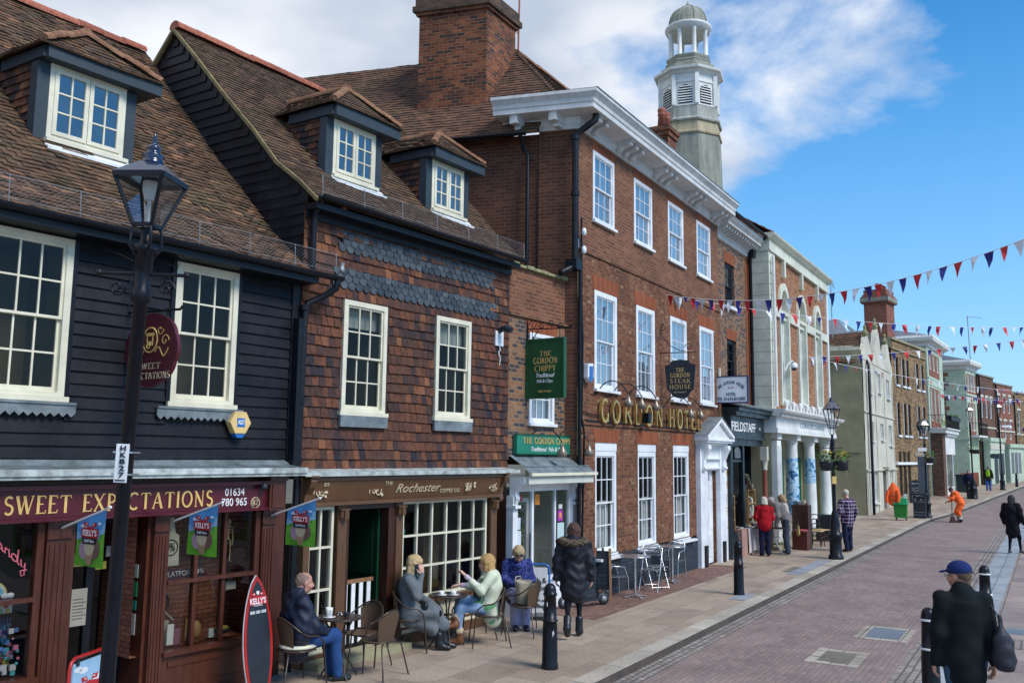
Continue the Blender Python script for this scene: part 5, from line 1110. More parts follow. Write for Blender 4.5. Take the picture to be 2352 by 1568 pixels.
for y in (-.25,-.75): m.tube([(0,y,4.16),(0,y,4.08)],.008,5)
m.tube([(0,-.80,4.45),(.65,-.02,5.0)],.004,4); m.tube([(-.02,-.3,4.65),(-.75,-.02,4.95)],.004,4)
m.build('bracket','iron',sgn)
# steak house sign
sgn = empty('steak_house_sign',FH.w(2.12,0,0),FH.rz,'black shaped board hanging from a wrought iron bracket on the hotel','hanging sign')
m = Mesh(lambda p: (p[1],-p[0],p[2])); hw = .36; cx = .50; P = [(cx-hw,4.72),(cx-hw+.05,4.18),(cx-.22,4.10),(cx-.18,4.02),(cx,3.97),(cx+.18,4.02),(cx+.22,4.10),(cx+hw-.05,4.18),(cx+hw,4.72),(cx+.24,4.75),(cx+.20,4.82),(cx,4.85),(cx-.2,4.82),(cx-.24,4.75)]
m.prism(P,'y',-.02,.02); so = m.build('board','dark_ink',sgn)
for s,y,w_,z in (('THE',.40,.2,4.57),('GORDON',.27,.46,4.45),('STEAK',.26,.48,4.32),('HOUSE',.25,.5,4.19)): sideroman(s,-y,w_,z,.09,'gold',so,-.024,thick=.12)
sidetext('RESTAURANT',.03,'pale_gold',so,-.50,4.11,.3,x=-.024)
m = Mesh(); m.tube([(0,-.01,4.58),(0,-.01,5.72)],.012,6); m.tube([(0,-.01,5.02),(0,-.86,5.0)],.011,6); m.tube([(0,-.02,5.62),(0,-.08,5.4),(0,-.25,5.18),(0,-.5,5.05),(0,-.62,5.04)],.009,5)
m.tube(scroll((0,-.10,5.62),.09,1.3,18,plane='yz',flip=-1),.009,5); m.tube(scroll((0,-.70,5.12),.09,1.3,18,plane='yz',flip=1),.009,5)
for y in (-.3,-.7): m.tube([(0,y,5.02),(0,y,4.82)],.006,5)
m.build('bracket','iron',sgn)
# white hotel sign
sgn = empty('hotel_name_sign',FH.w(6.2,0,0),FH.rz,'white rectangular hotel sign with telephone number beside green quoins','hanging sign')
m = Mesh(); m.box(-.04,.04,-.83,.03,4.12,4.78); so = m.build('panel',WP,sgn); m = Mesh()
for (a,b,c,d) in ((-.86,-.83,4.09,4.81),(.03,.06,4.09,4.81),(-.83,.03,4.09,4.12),(-.83,.03,4.78,4.81)): m.box(-.05,.05,a,b,c,d)
m.build('frame',pm('blue_dark',(.015,.02,.08),.4,.1,5),so)
for i,c in enumerate('THE GORDON HOUSE'):
    if c == ' ': continue
    a = R(150-120*i/15); text(c,.085,'blue_dark',so,(-.044,-.40-.38*math.cos(a),4.34+.30*math.sin(a)),width=.036,rot=(0,0,0),bold=.01).matrix_local = Matrix.Translation((-.044,-.40-.38*math.cos(a),4.34+.30*math.sin(a))) @ Matrix.Rotation(R(-90),4,'Z') @ Matrix.Rotation(R(90),4,'X') @ Matrix.Rotation((a-math.pi/2)*.55,4,'Z')
sidetext('HOTEL',.085,'blue_dark',so,-.40,4.325,.26,x=-.044); sidetext('TEL 01634-831000',.09,'blue_dark',so,-.40,4.20,.74,x=-.044); sidetext('* *',.09,'red_paint',so,-.40,4.475,.14,x=-.044)

# ================================================================== FIELDSTAFF (narrow brick building, black shopfront)
F = empty('narrow_brick_building',FH.o,FH.rz,'narrow brick building with black shopfront between the hotel and the pale green corn exchange','building')
f0,f1,fy = 6.53,9.80,0.12
wt = (7.45,8.35,6.95,8.20); wm = (7.55,8.42,4.85,6.0)
mb = Mesh(); wall_holes(mb,f0,f1,4.1,8.75,fy,[wt,wm],.14); mb.build('wall','brick_chequer',F)
mb = Mesh(); arch(mb,wt[0],wt[1],wt[3],.3,fy); arch(mb,wm[0],wm[1],wm[3],.3,fy); mb.box(f1-.35,f1,fy-.015,fy,4.1,8.7); mb.build('brick_dressings','brick_rubbed',F)
sash(F,*wt,fy+.06,2,4,'dark_ink',glass='glass_sky',inside='dark_in',fw=.08,sill=False); sash(F,*wm,fy+.06,2,4,'dark_ink',glass='glass_dark',inside='dark_in',fw=.08,sill=False)
m = Mesh(); m.box(wt[0]-.05,wt[1]+.05,fy-.1,fy+.1,wt[2]-.09,wt[2]-.002); m.build('stone_sill',WP,F)
m = Mesh(); vs = []
pr = [(fy,8.72),(fy-.06,8.74),(fy-.08,8.84),(fy-.12,8.9),(fy-.12,9.02),(fy-.42,9.06),(fy-.42,9.12),(fy-.5,9.2),(fy-.52,9.28),(fy,9.32)]
m.prism(pr,'x',f0,f1); fc = m.build('cornice',GW,F)
for i in range(13):
    m = Mesh(); x = f0+.14+i*.245; m.prism([(fy-.12,8.88),(fy-.2,8.92),(fy-.34,8.97),(fy-.36,9.04),(fy-.12,9.05)],'x',x-.05,x+.05); m.build('modillion',GW,fc)
m = Mesh(); tile_slope(m,(0,fy-.45,9.34),(1,0,0),(0,1,0),[(0,0),(2.6,2.0)],None,lambda r: (f0+0.0,10.4+.2),0.24,0.20,.03,.008,seed=61); m.quad((f0,fy-.4,9.3),(10.6,fy-.4,9.3),(10.6,fy+2.2,11.3),(f0,fy+2.2,11.3)); m.r[-1] = .2; m.build('roof','pantile',F)
m = Mesh(); gutter(m,((f0,fy-.58,9.36),(f1+.1,fy-.58,9.36)),.06); m.tube([(f1-.06,fy-.55,9.3),(f1-.3,fy-.1,9.0),(f1-.12,fy-.1,8.8),(f1-.12,fy-.1,4.2)],.055,8); m.box(f1-.26,f1-.0,fy-.25,fy-.05,8.72,8.95); m.build('gutter','black_paint',F)
m = Mesh(); m.box(8.05,8.75,2.0,2.9,10.2,12.45); m.box(8.0,8.8,1.95,2.95,12.451,12.6); m.box(7.95,8.85,1.9,3.0,12.6,12.7); m.box(8.0,8.8,1.95,2.95,12.701,12.78); c_ = m.build('chimney','brick_chimney',F)
for x,y in ((8.2,2.25),(8.6,2.25)): m = Mesh(); m.lathe([(.13,0),(.14,0),(.11,.35),(.13,.37),(.13,.42),(.11,.45),(.13,.5),(.13,.58),(.1,.6)],(x,y,12.78),12); m.build('chimney_pot','terracotta',c_)
# black shopfront: pantiled canopy, fascia, recessed entrance with a column
BP = 'dark_ink'
pm('shop_black',(.008,.02,.026),.35,.1,5)
m = Mesh(); m.quad((6.56,-.56,4.02),(f1+.05,-.56,4.02),(f1+.05,.1,4.2),(6.56,.1,4.2))
for i in range(9): m.tube([(6.65+i*.38,-.57,4.04),(6.65+i*.38,.1,4.22)],.03,5)
m.build('canopy','lead',F)
m = Mesh(); m.box(6.55,f1+.06,-.50,.1,3.92,4.01); m.box(6.55,f1+.02,-.42,.1,3.80,3.919); m.box(6.55,f1-.02,-.26,.1,3.24,3.799); m.box(6.55,f1-.02,-.30,.1,3.18,3.239); m.box(6.55,f1-.02,-.2,.12,3.0,3.179); m.box(6.68,6.86,-.2,.12,0,3.0); m.box(6.56,f1,.12,.2,3.18,4.1); fo = m.build('fascia','shop_black',F)
text('FIELDSTAFF',.25,'white_ink',fo,(7.70,-.268,3.50),width=2.25,bold=.012); text('93',.08,'white_ink',fo,(9.3,-.268,3.5),width=.09)
m = Mesh(); m.lathe([(.10,0),(.10,.3),(.075,.35),(.065,2.3),(.075,2.32)],(9.45,-.34,0.0),14); m.build('column','terracotta',F); m = Mesh(); m.box(9.35,9.55,-.44,-.24,2.6,3.0); m.lathe([(.07,0),(.085,.04),(.075,.08),(.10,.25),(.13,.30)],(9.45,-.34,2.31),14); m.build('column_capital','render_white',F)
m = Mesh(); m.box(6.86,6.95,-.15,.0,0,3.0); m.box(7.95,8.1,-.15,.0,0,3.0); m.box(6.95,7.95,-.12,-.06,2.55,2.62); m.box(6.95,7.95,-.12,-.06,.6,.68); m.box(6.95,7.95,-.14,.0,0,.6); sw = m.build('shop_window','shop_black',F); gm = Mesh(); gm.quad((6.95,-.09,.68),(7.95,-.09,.68),(7.95,-.09,3.0),(6.95,-.09,3.0)); gm.build('pane','glass_dark',sw)
m = Mesh(); m.prism([(7.2,2.66),(7.7,2.66),(7.7,2.8)]+arcp(7.45,2.8,.25,.16,0,180,8)[1:]+[(7.2,2.66)],'y',-.16,-.13); m.build('window_hood','slate',sw)
rm = Mesh(); room(rm,7.05,9.75,0,3.2,.14,2.4); rm.build('interior','shop_black',F)

# ================================================================== CORN EXCHANGE
CE = empty('corn_exchange',FH.o,FH.rz,'grand building with orange brick arches, pale green quoins and white columned ground floor','building')
c0,c1,cy = 9.88,18.3,-0.48
PG = 'palegreen'; SW_ = 'stone_white'
wins = [(11.2,12.1),(13.6,14.5),(16.0,16.9)]
m = Mesh(); wall_holes(m,c0+.5,c1-.2,4.1,8.98,cy+.04,[(a-.02,b+.02,4.35,7.95) for a,b in wins],.3); m.build('brick_wall','brick_orange',CE)
m = Mesh(); m.quad((c0+.02,cy+.05,0),(c0+.02,8,0),(c0+.02,8,9.2),(c0+.02,cy+.05,9.2)); m.quad((c1,cy+.05,0),(c1,cy+.05,9.2),(c1,8,9.2),(c1,8,0)); m.build('side_wall','render_olive',CE)
# rusticated corner
m = Mesh()
for j in range(14):
    z = 4.12+j*.345; m.box(c0,c0+.42,cy-.015,.35,z+.015,z+.325)
m.box(c0+.01,c0+.41,cy,.34,4.1,9.0); m.build('quoins',PG,CE)
m = Mesh(); m.box(c0+.43,c0+.55,cy-.03,cy+.05,4.3,8.95); m.build('corner_strip',SW_,CE); m = Mesh(); m.tube([(c0+.2,cy-.1,8.8),(c0+.2,cy-.1,4.2)],.05,8); m.build('downpipe',SW_,CE); m = Mesh(); m.box(c1-.25,c1,cy-.02,cy+.3,4.1,9.0); m.build('corner_strip',SW_,CE)
m = Mesh(); m.box(c0-.02,c1+.02,cy-.05,.35,9.0,9.30); m.prism([(cy-.05,9.30),(cy-.12,9.32),(cy-.22,9.42),(cy-.24,9.48),(.35,9.5)],'x',c0-.1,c1+.1); m.box(c0-.02,c1+.02,cy-.07,.34,8.95,8.999); m.build('cornice',PG,CE)
for i,(a,b) in enumerate(wins):
    xm = (a+b)/2; rO,rI = .64,.46; zs = 7.35
    m = Mesh(); o_ = [(xm+rO*math.cos(t),zs+rO*1.35*math.sin(t)) for t in [math.pi*k/16 for k in range(17)]]; i_ = [(xm+rI*math.cos(t),zs+rI*1.4*math.sin(t)) for t in [math.pi*k/16 for k in range(17)]]
    for k in range(16):
        q = [o_[k],o_[k+1],i_[k+1],i_[k]]; vs = [(p[0],cy-.04,p[1]) for p in q]+[(p[0],cy+.30,p[1]) for p in q]; m.add(vs,[(0,1,2,3),(0,4,5,1),(3,2,6,7)])
    m.box(xm-.09,xm+.09,cy-.07,cy+.05,zs+1.05,8.97)
    m.box(a-.14,a-.001,cy-.03,cy+.3,4.3,zs); m.box(b+.001,b+.14,cy-.03,cy+.3,4.3,zs)
    ao = m.build('arch_surround',PG,CE)
    m = Mesh(); sp = [(xm+rI*math.cos(t),zs+rI*1.4*math.sin(t)) for t in [math.pi*k/14 for k in range(15)]]; m.prism(sp,'y',cy+.22,cy+.28); m.build('carved_panel','stone_white',ao)
    m = Mesh()
    for k in range(3): m.tube(scroll((xm-.2+k*.2,cy+.19,zs+.2+.2*(k == 1)),.10,1.2,14,flip=(-1)**k),.03,5)
    m.ball((xm,cy+.18,zs+.3),.09); m.build('carving','stone_white',ao)
    sash(CE,a,b,4.5,7.05,cy+.14,3,6,'stone_white',glass='glass_sky',inside='room_grey',curtain='parted',fw=.10,bar=.022,sill=True,sillw=.16)
    m = Mesh(); m.box(a-.1,b+.1,cy+.05,cy+.35,7.05,7.2); m.box(a-.15,b+.15,cy-.02,cy+.35,7.2,7.30); m.build('transom',PG,ao)
m = Mesh()
for (a,b) in ((c0+.56,wins[0][0]-.15),(wins[0][1]+.15,wins[1][0]-.15),(wins[1][1]+.15,wins[2][0]-.15),(wins[2][1]+.15,c1-.26)): m = Mesh(); m.box(a,b,cy-.04,cy+.05,7.02,7.30); m.build('impost_band',PG,CE)
m = Mesh(); tile_slope(m,(0,cy-.15,9.5),(1,0,0),(0,1,0),[(0,0),(3.5,2.2)],None,lambda r: (c0-.1,c1-r*.35),.28,.28,.035,.006,seed=71); m.quad((c0,cy-.1,9.45),(c1,cy-.1,9.45),(c1-1.2,3.2,11.6),(c0,3.2,11.6)); m.build('roof','pantile',CE)
# ground floor colonnade
SW = 'stone_white'
m = Mesh(); m.box(c0,c1+.1,cy-.16,.6,3.42,3.56); m.box(c0,c1+.1,cy-.13,.6,3.56,3.90); m.prism([(cy-.13,3.90),(cy-.2,3.92),(cy-.22,3.98),(cy-.38,4.02),(cy-.42,4.08),(cy-.42,4.12),(.3,4.16)],'x',c0-.1,c1+.35)
en = m.build('entablature',SW,CE); text('CORN EXCHANGE',.17,pm('blue_grey_ink',(.25,.36,.42),.6,.05,5),en,(14.6,cy-.136,3.72),width=3.6)
m = Mesh(); [m.box(c0+.05+i*.24,c0+.15+i*.24,cy-.30,cy-.2,3.90,3.97) for i in range(35)]; m.build('dentils',SW,en)
for i in range(16):
    x = 11.2+i*.45; m = Mesh()
    if i % 2: m.prism([(x-.08,4.16),(x+.1,4.16),(x+.05,4.3),(x-.02,4.42),(x-.06,4.28)],'y',cy-.14,cy-.05)
    else: m.lathe([(.07,0),(.04,.06),(.10,.2),(.02,.3)],(x,cy-.1,4.16),8)
    m.build('stone_ornament',SW,en)
pm('mural',(.4,.6,.75),.5,.1,5)
mm,t_,p_,o_ = new_mat('mural_blue'); tcx = nd(t_,'ShaderNodeTexCoord'); nz_ = nd(t_,'ShaderNodeTexNoise',i_Scale=3.5,i_Detail=3.0,i_Distortion=2.2); t_.links.new(tcx.outputs['Object'],nz_.inputs['Vector'])
rp_ = ramp(t_,[(.36,(.02,.07,.17)),(.42,(.08,.26,.5)),(.5,(.30,.55,.72)),(.6,(.62,.72,.76)),(.66,(.10,.30,.52))]); t_.links.new(nz_.outputs[0],rp_.inputs[0]); t_.links.new(rp_.outputs[0],p_.inputs['Base Color']); p_.inputs['Roughness'].default_value = .5
for i,x in enumerate((10.60,13.05,15.55,18.0)):
    m = Mesh()
    if i == 0: m.box(x-.24,x+.24,cy+.0,cy+.4,.2,3.2); [m.box(x-.2+k*.12,x-.15+k*.12,cy-.02,cy-.001,.5,3.05) for k in range(4)]
    else: m.lathe([(.25,0),(.25,.06),(.215,.1),(.21,.9),(.175,2.75),(.18,2.8),(.2,2.86),(.2,2.92)],(x,cy+.22,.32),20); m.box(x-.3,x+.3,cy-.08,cy+.52,0,.32)
    m.box(x-.25,x+.25,cy-.03,cy+.47,3.24,3.419); co_ = m.build('column',SW,CE)
    if i in (1,2): m = Mesh(); m.lathe([(.216,.12),(.217,.9),(.188,2.35)] if i == 1 else [(.200,1.4),(.188,2.35)],(x,cy+.22,.32),20); m.build('painted_mural','mural_blue',co_)
m = Mesh(); m.box(c0+.1,c1,.55,.6,0,3.42); m.box(c0,c1,cy-.1,.6,0,.1); m.build('back_wall','render_olive',CE)
for x in (11.4,13.9,16.4): m = Mesh(); m.box(x,x+1.1,.5,.549,.1,2.7); m.build('door','darkwood' if x < 12 else 'green_sign',CE)
cc_ = empty('street_camera',FH.w(11.9,.55,5.62),FH.rz,'white dome camera on an arm from the orange brick wall','camera'); m = Mesh(); m.tube([(-.5,.05,-.25),(-.35,-.05,.02),(-.1,-.1,.12),(0,-.12,.08)],.03,8); m.build('arm',GW,cc_); m = Mesh(); m.lathe([(.10,0),(.11,.02),(.11,.12),(.06,.16)],(0.05,-.12,-.1),14); m.build('housing',WP,cc_); m = Mesh(); m.ball((.05,-.12,-.1),.09); m.build('dome','dark_ink',cc_)

# ================================================================== CLOCK-LESS CUPOLA TOWER
TW = empty('cupola_tower',(7.33,36.0,-.22),0,'tall octagonal white tower with louvres, open colonnade and lead dome','tower')
def octp(m,prof,n=8,rot=0.06,sm=False): m.lathe(prof,(0,0,0),n,sm,rot)
m = Mesh(); octp(m,[(1.40,8),(1.38,14),(1.33,15.9)]); o = m.build('lead_stage','tower_lead',TW)
m = Mesh(); octp(m,[(1.38,15.9),(1.40,15.97),(1.32,16.02),(1.30,16.45)]); m.build('tan_stage','tower_tan',TW)
m = Mesh(); octp(m,[(1.38,16.45),(1.40,16.52),(1.28,16.6),(1.26,16.62),(1.24,17.12)]); m.build('sloping_stage','tower_stone',TW)
m = Mesh(); octp(m,[(1.26,17.1),(1.26,17.16),(1.2,17.18),(1.2,18.1),(1.24,18.12),(1.24,18.2),(1.2,18.22),(1.2,18.45),(1.28,18.5),(1.35,18.58),(1.48,18.62),(1.50,18.72),(1.3,18.8)]); bl = m.build('belfry','stone_white',TW)
m = Mesh(); octp(m,[(1.46,18.73),(1.2,18.86),(1.18,18.98),(1.0,19.04),(.98,19.16),(1.0,19.2),(.92,19.28),(.95,19.40),(.95,19.46),(.4,19.5)],8,.06,False); m.build('lead_skirt','tower_lead',TW)
for k in range(8):
    m = Mesh(); a = math.pi/4*k+.06; x,y = 1.2*math.cos(a),1.2*math.sin(a); m.beam((x*1.015,y*1.015,17.15),(x*1.015,y*1.015,18.45),.16,.16); m.build('pilaster','stone_white',bl)
for k in range(8):
    a = math.pi/4*k-math.pi/2+math.pi/8+.06; d_ = 1.2*math.cos(math.pi/8); nx,ny = math.cos(a),math.sin(a); tx,ty =-ny,nx
    if ny > .3: continue
    m = Mesh(); hw = .28
    def pt(u,z,off): return (nx*(d_+off)+tx*u,ny*(d_+off)+ty*u,z)
    P = [(-hw,17.2),(hw,17.2),(hw,17.75)]+[(hw*math.cos(t),17.75+.26*math.sin(t)) for t in [math.pi*q/8 for q in range(1,8)]]+[(-hw,17.75)]
    m.add([pt(u,z,.012) for u,z in P],[tuple(range(len(P)))]); lo = m.build('louvre_opening','dark_ink',bl)
    m = Mesh()
    for q in range(7):
        z = 17.26+q*.108; hh = hw if z < 17.75 else hw*math.sqrt(max(.05,1-((z-17.75)/.28)**2)); m.add([pt(-hh,z,.05),pt(hh,z,.05),pt(hh,z+.045,.02),pt(-hh,z+.045,.02),pt(-hh,z-.012,.05),pt(hh,z-.012,.05)],[(0,1,2,3),(4,5,1,0)])
    m.build('louvre','stone_white',lo)
for k in range(8):
    a = math.pi/4*k+.12; m = Mesh(); m.lathe([(.11,0),(.11,.03),(.09,.06),(.08,1.05),(.10,1.1),(.10,1.16)],(.78*math.cos(a),.78*math.sin(a),19.46),10); m.build('column','stone_white',TW)
m = Mesh(); m.lathe([(.72,20.62),(.88,20.62),(.9,20.75),(.97,20.8),(.98,20.88),(.85,20.92)],(0,0,0),24); m.lathe([(.0,20.63),(.72,20.63)],(0,0,0),24); m.build('ring_cornice','stone_white',TW)
m = Mesh(); m.lathe([(.9,20.9),(.84,20.95),(.82,21.1),(.76,21.35),(.62,21.6),(.4,21.78),(.12,21.87),(.06,21.9)],(0,0,0),24); dm = m.build('dome','tower_lead',TW); m = Mesh()
for k in range(8):
    a = math.pi/4*k+.12; m.tube([(r_*math.cos(a),r_*math.sin(a),z) for r_,z in ((.83,20.97),(.83,21.1),(.77,21.35),(.63,21.61),(.41,21.79),(.12,21.88))],.02,5)
m.lathe([(.05,21.88),(.1,21.95),(.1,22.0),(.04,22.05),(.02,22.15)],(0,0,0),10); m.build('dome_ribs','tower_lead',dm)

# ================================================================== FAR BUILDINGS ON THE LEFT SIDE
# white rendered triple gabled house with bare olive flank
WH = empty('white_gabled_house',FH.w(28.4,0.0),FH.rz,'weathered white house with three pointed gables and a plain olive side wall','house')
RW = 'render_white'; L_w = 9.4
m = Mesh(); holes = [(1.5,2.3,5.9,6.95),(4.3,5.1,6.1,7.1),(7.1,8.2,5.95,7.0),(1.5,2.5,3.55,4.5),(4.6,5.6,3.65,4.5),(7.4,8.5,3.4,4.5),(2.1,3.1,.5,2.0),(4.85,5.95,.0,2.07),(7.3,8.3,.4,2.0)]
wall_holes(m,0,L_w,0,7.45,0,holes,.18); m.build('wall',RW,WH)
m = Mesh(); m.box(-.02,L_w,-.06,-.001,4.88,4.95); m.box(-.02,L_w,-.10,-.001,2.08,2.16)
for x in (.25,3.3,6.3,9.1): m.box(x-.12,x+.12,-.05,-.001,.0,2.08)
for x in (0.9,3.3,6.2,9.0): m.box(x-.03,x+.03,-.03,-.001,2.16,7.4)
m.build('bands',RW,WH)
for h in holes:
    if h[2] <= 0: m = Mesh(); m.box(h[0],h[1],.12,.17,0,h[3]); m.build('door','darkwood',WH); m = Mesh(); m.box(h[0]-.1,h[1]+.1,-.3,-.001,h[3]+.08,h[3]+.2); m.build('door_hood',RW,WH); continue
    sash(WH,h[0],h[1],h[2],h[3],.08,2,2,'stone_white',glass='glass',inside='room_grey',curtain='full',fw=.08,bar=.02,sillw=.2)
for (a,b,ap,zt) in ((0,3.1,1.5,8.75),(2.6,6.6,4.2,9.5),(6.2,9.4,7.5,9.05)):
    m = Mesh(); xm = (a+b)/2; w_ = (b-a)
    P = [(a,7.45),(b,7.45),(b-w_*.14,7.9),(b-w_*.24,8.1),(xm+w_*.1,7.5+(zt-7.45)*.82),(xm,zt),(xm-w_*.1,7.5+(zt-7.45)*.82),(a+w_*.24,8.1),(a+w_*.14,7.9)]
    m.prism(P,'y',-.02-.01*(a > 2)-.01*(a > 6),.22); g_ = m.build('gable','render_white',WH); m = Mesh(); m.lathe([(.1,0),(.16,.12),(.17,.2),(.08,.34),(.05,.42),(.09,.5),(.03,.6)],(xm,.1,zt-.05),10); m.build('finial','mossy_stone',g_)
    m = Mesh(); m.quad((a+w_*.1,.2,7.8),(a+w_*.1,5,7.8),(xm,5,zt-.2),(xm,.2,zt-.2)); m.quad((xm,.2,zt-.2),(xm,5,zt-.2),(b-w_*.1,5,7.8),(b-w_*.1,.2,7.8)); m.build('gable_roof','tower_lead',g_)
m = Mesh(); m.quad((0,0.05,0),(0,9,0),(0,9,7.9),(0,.05,7.9)); m.build('flank_wall','render_olive',WH)
m = Mesh(); m.box(-.05,.0,.2,9,2.95,3.05); m.build('flank_string','render_olive',WH)
m = Mesh(); tile_slope(m,(-.15,0,7.3),(0,-1,0),(1,0,0),[(0,0),(2.2,1.7)],None,lambda r: (-9,-.3),.24,.17,.03,.02,seed=81); m.build('flank_roof','roof_red',WH)
m = Mesh(); m.quad((1.8,.8,8.8),(1.8,8,8.8),(5.2,8,10.2),(5.2,2,10.2)); m.quad((1.8,0.3,8.4),(9,0.3,8.4),(9,2,10.2),(5.2,2,10.2)); m.quad((-.1,1.5,8.9),(-.1,8,8.9),(5,8,10.3),(5,3.5,10.3)); m.build('slate_roof','slate',WH)
m = Mesh(); m.tube([(1.0,-.02,7.45),(.75,-.15,7.2),(.75,-.15,.0)],.07,8); m.build('downpipe','black_paint',WH)
ta = empty('tv_aerial',FH.w(29.2,-1.5,9.2),FH.rz,'television aerial on the slate roof beside the white gables','aerial'); m = Mesh(); m.tube([(0,0,-.6),(0,0,2.4)],.025,5); m.build('mast','galv',ta); m = Mesh(); m.tube([(-.9,0,2.4),(1.0,0,2.1)],.015,4); [m.tube([(-.8+i*.3,0,2.2-i*.03),(-.8+i*.3,0,2.5-i*.03)],.01,4) for i in range(6)]; m.build('antenna','galv',ta)

# brown brick building, large chimney
BB = empty('brown_brick_building',FH.w(37.75,0.0),bear(38.4),'yellow brown brick building with broad chimney of four pots beside the white gables','building')
Lb = 7.6; hol = []
m = Mesh(); cols_ = [.75,2.1,3.0,5.2,6.4]
for i,x in enumerate(cols_):
    hol += [(x,x+.62,6.95,8.55),(x,x+.62,4.05,5.9)]
for x in (.7,1.6,2.5): hol.append((x,x+.6,.6,3.1))
wall_holes(m,0,Lb,0,9.5,0,hol,.15); m.build('wall','brick_yellow',BB)
m = Mesh(); m.box(0,Lb+.02,-.08,-.001,8.95,9.03); m.box(-.02,Lb+.05,-.1,.2,9.5,9.62); m.box(0,Lb,.001,.2,9.0,9.5); m.build('parapet_band','render_olive',BB)
for h in hol[:10]: sash(BB,h[0],h[1],h[2],h[3],.06,2,4,'darkwood',glass='glass_dark',inside='dark_in',fw=.05,sill=False); m = Mesh(); m.box(h[0]-.05,h[1]+.05,-.08,.1,h[2]-.12,h[2]-.002); m.build('stone_sill',WP,BB); m = Mesh(); m.box(h[0]-.05,h[0]-.001,-.02,.12,h[2],h[3]); m.build('reveal',WP,BB)
for h in hol[10:]: m = Mesh(); m.prism([(h[0],.6),(h[1],.6),(h[1],2.85)]+arcp((h[0]+h[1])/2,2.85,.3,.25,0,180,8)[1:-1]+[(h[0],2.85)],'y',.08,.12); m.build('arched_window','dark_in',BB)
m = Mesh(); m.box(0,Lb+.2,-.12,-.001,2.35,2.5); m.build('white_band',WP,BB); m = Mesh(); m.box(5.2,7.0,-.05,-.001,0,2.3); m.build('shop_boarding','bin_black',BB)
m = Mesh(); m.box(1.3,2.9,.5,1.8,8.4,11.9); m.box(1.22,2.98,.42,1.88,12.28,12.4); m.box(1.15,3.05,.35,1.95,11.901,12.279); m.box(1.3,2.9,.5,1.8,12.4,12.7); c_ = m.build('chimney','brick_red_far',BB); m = Mesh(); m.box(1.13,3.07,.33,1.97,11.98,12.2); m.build('chimney_band','tower_lead',c_)
for i in range(4): m = Mesh(); m.lathe([(.14,0),(.13,.3),(.16,.32),(.16,.36),(.11,.37)],(1.5+i*.4,1.0,12.7),10); m.build('chimney_pot','terracotta',c_)
m = Mesh(); m.box(-.1,0,.3,6,7.5,9.6); m.quad((0,.2,9.5),(Lb,.2,9.5),(Lb,4,10.2),(0,4,10.2)); m.build('roof','slate',BB)

# pale green brick panelled houses
def greenhouse(name,loc,rz,Lf,Ld,z0,zt,label,mat,corn=.45,balc=None,panels=True,floors=()):
    o = empty(name,loc,rz,label,'building'); m = Mesh(); hol = []
    for (za,zb,xs) in floors:
        for x in xs: hol.append((x,x+.55,za,zb))
    wall_holes(m,0,Lf,z0,zt,0,hol,.15); m.quad((0,0,z0),(0,0,zt),(0,Ld,zt),(0,Ld,z0)); m.build('wall',mat,o)
    if panels:
        for (za,zb,xs) in floors:
            m = Mesh(); a,b = xs[0]-.35,xs[-1]+.9
            wall_holes(m,a,b,za-.5,zb+.15,-.012,[(x-.06,x+.61,za-.06,zb+.06) for x in xs],.01); m.build('brick_panel','brick_red_far',o)
    for h in hol: sash(o,h[0],h[1],h[2],h[3],.04,2,4,'stone_white',glass='glass',inside='room_grey',curtain='full',fw=.06,bar=.02)
    m = Mesh(); pr = [(0,zt),(-.1,zt+.02),(-.14,zt+.2),(-corn,zt+.35),(-corn-.05,zt+.55),(-corn,zt+.7),(.3,zt+.75)]
    vs = []
    for (q,z) in pr: vs.append((Lf+.1,q,z))
    for (q,z) in pr: vs.append((q,q,z))
    for (q,z) in pr: vs.append((q,Ld,z))
    n_ = len(pr); m.add(vs,[(k*n_+i,k*n_+i+1,(k+1)*n_+i+1,(k+1)*n_+i) for k in (0,1) for i in range(n_-1)]+[tuple(range(n_))[::-1]]); m.quad((Lf+.1,.3,zt+.75),(.3,.3,zt+.75),(.3,Ld,zt+.75),(Lf,Ld,zt+.75)); m.build('cornice','stone_white',o)
    m = Mesh(); m.quad((-.2,-.2,zt+.72),(Lf,-.2,zt+.72),(Lf,3,zt+1.7),(3,3,zt+1.7)); m.quad((-.2,-.2,zt+.72),(3,3,zt+1.7),(3,Ld,zt+1.7),(-.2,Ld,zt+.72)); m.build('roof','slate',o)
    return o
G1 = greenhouse('green_panelled_house',(26.9,57.5,0),bear(33.7),6.5,6,.3,9.95,'first pale green house with red brick panels and balcony over a shopfront','palegreen2',floors=[(8.6,9.5,(.9,2.4,4.0)),(5.2,7.2,(.9,2.4,4.0))])
m = Mesh(); m.box(.1,6.4,-.03,-.013,7.5,8.0); m.box(.1,6.4,-.06,-.014,7.9,8.0); m.build('string_course','palegreen2',G1)
m = Mesh(); m.box(-.2,5.6,-.95,0,4.35,4.6); m.box(-.3,5.7,-1.05,0,4.6,4.68); bo = m.build('balcony','stone_white',G1); m = Mesh()
for i in range(30): m.tube([(-.2+i*.2,-1.0,4.68),(-.2+i*.2,-1.0,5.5)],.012,4)
for i in range(5): m.tube([(-.2,-1.0+i*.2,4.68),(-.2,-1.0+i*.2,5.5)],.012,4)
m.tube([(-.2,0,5.5),(-.2,-1.0,5.5),(5.6,-1.0,5.5)],.02,4); m.box(1.2,5.4,-1.12,-.9,5.2,5.45); m.build('railing','black_paint',bo); m = Mesh(); leafcloud(m,(.8,-.6,5.1),.35,60,.16,[(.3,.3,.05)]+GR,7); leafcloud(m,(3.3,-1.0,5.55),1.0,90,.14,GR,8,sq=(2.0,.12,.12)); m.build('balcony_plants','vcol',bo)
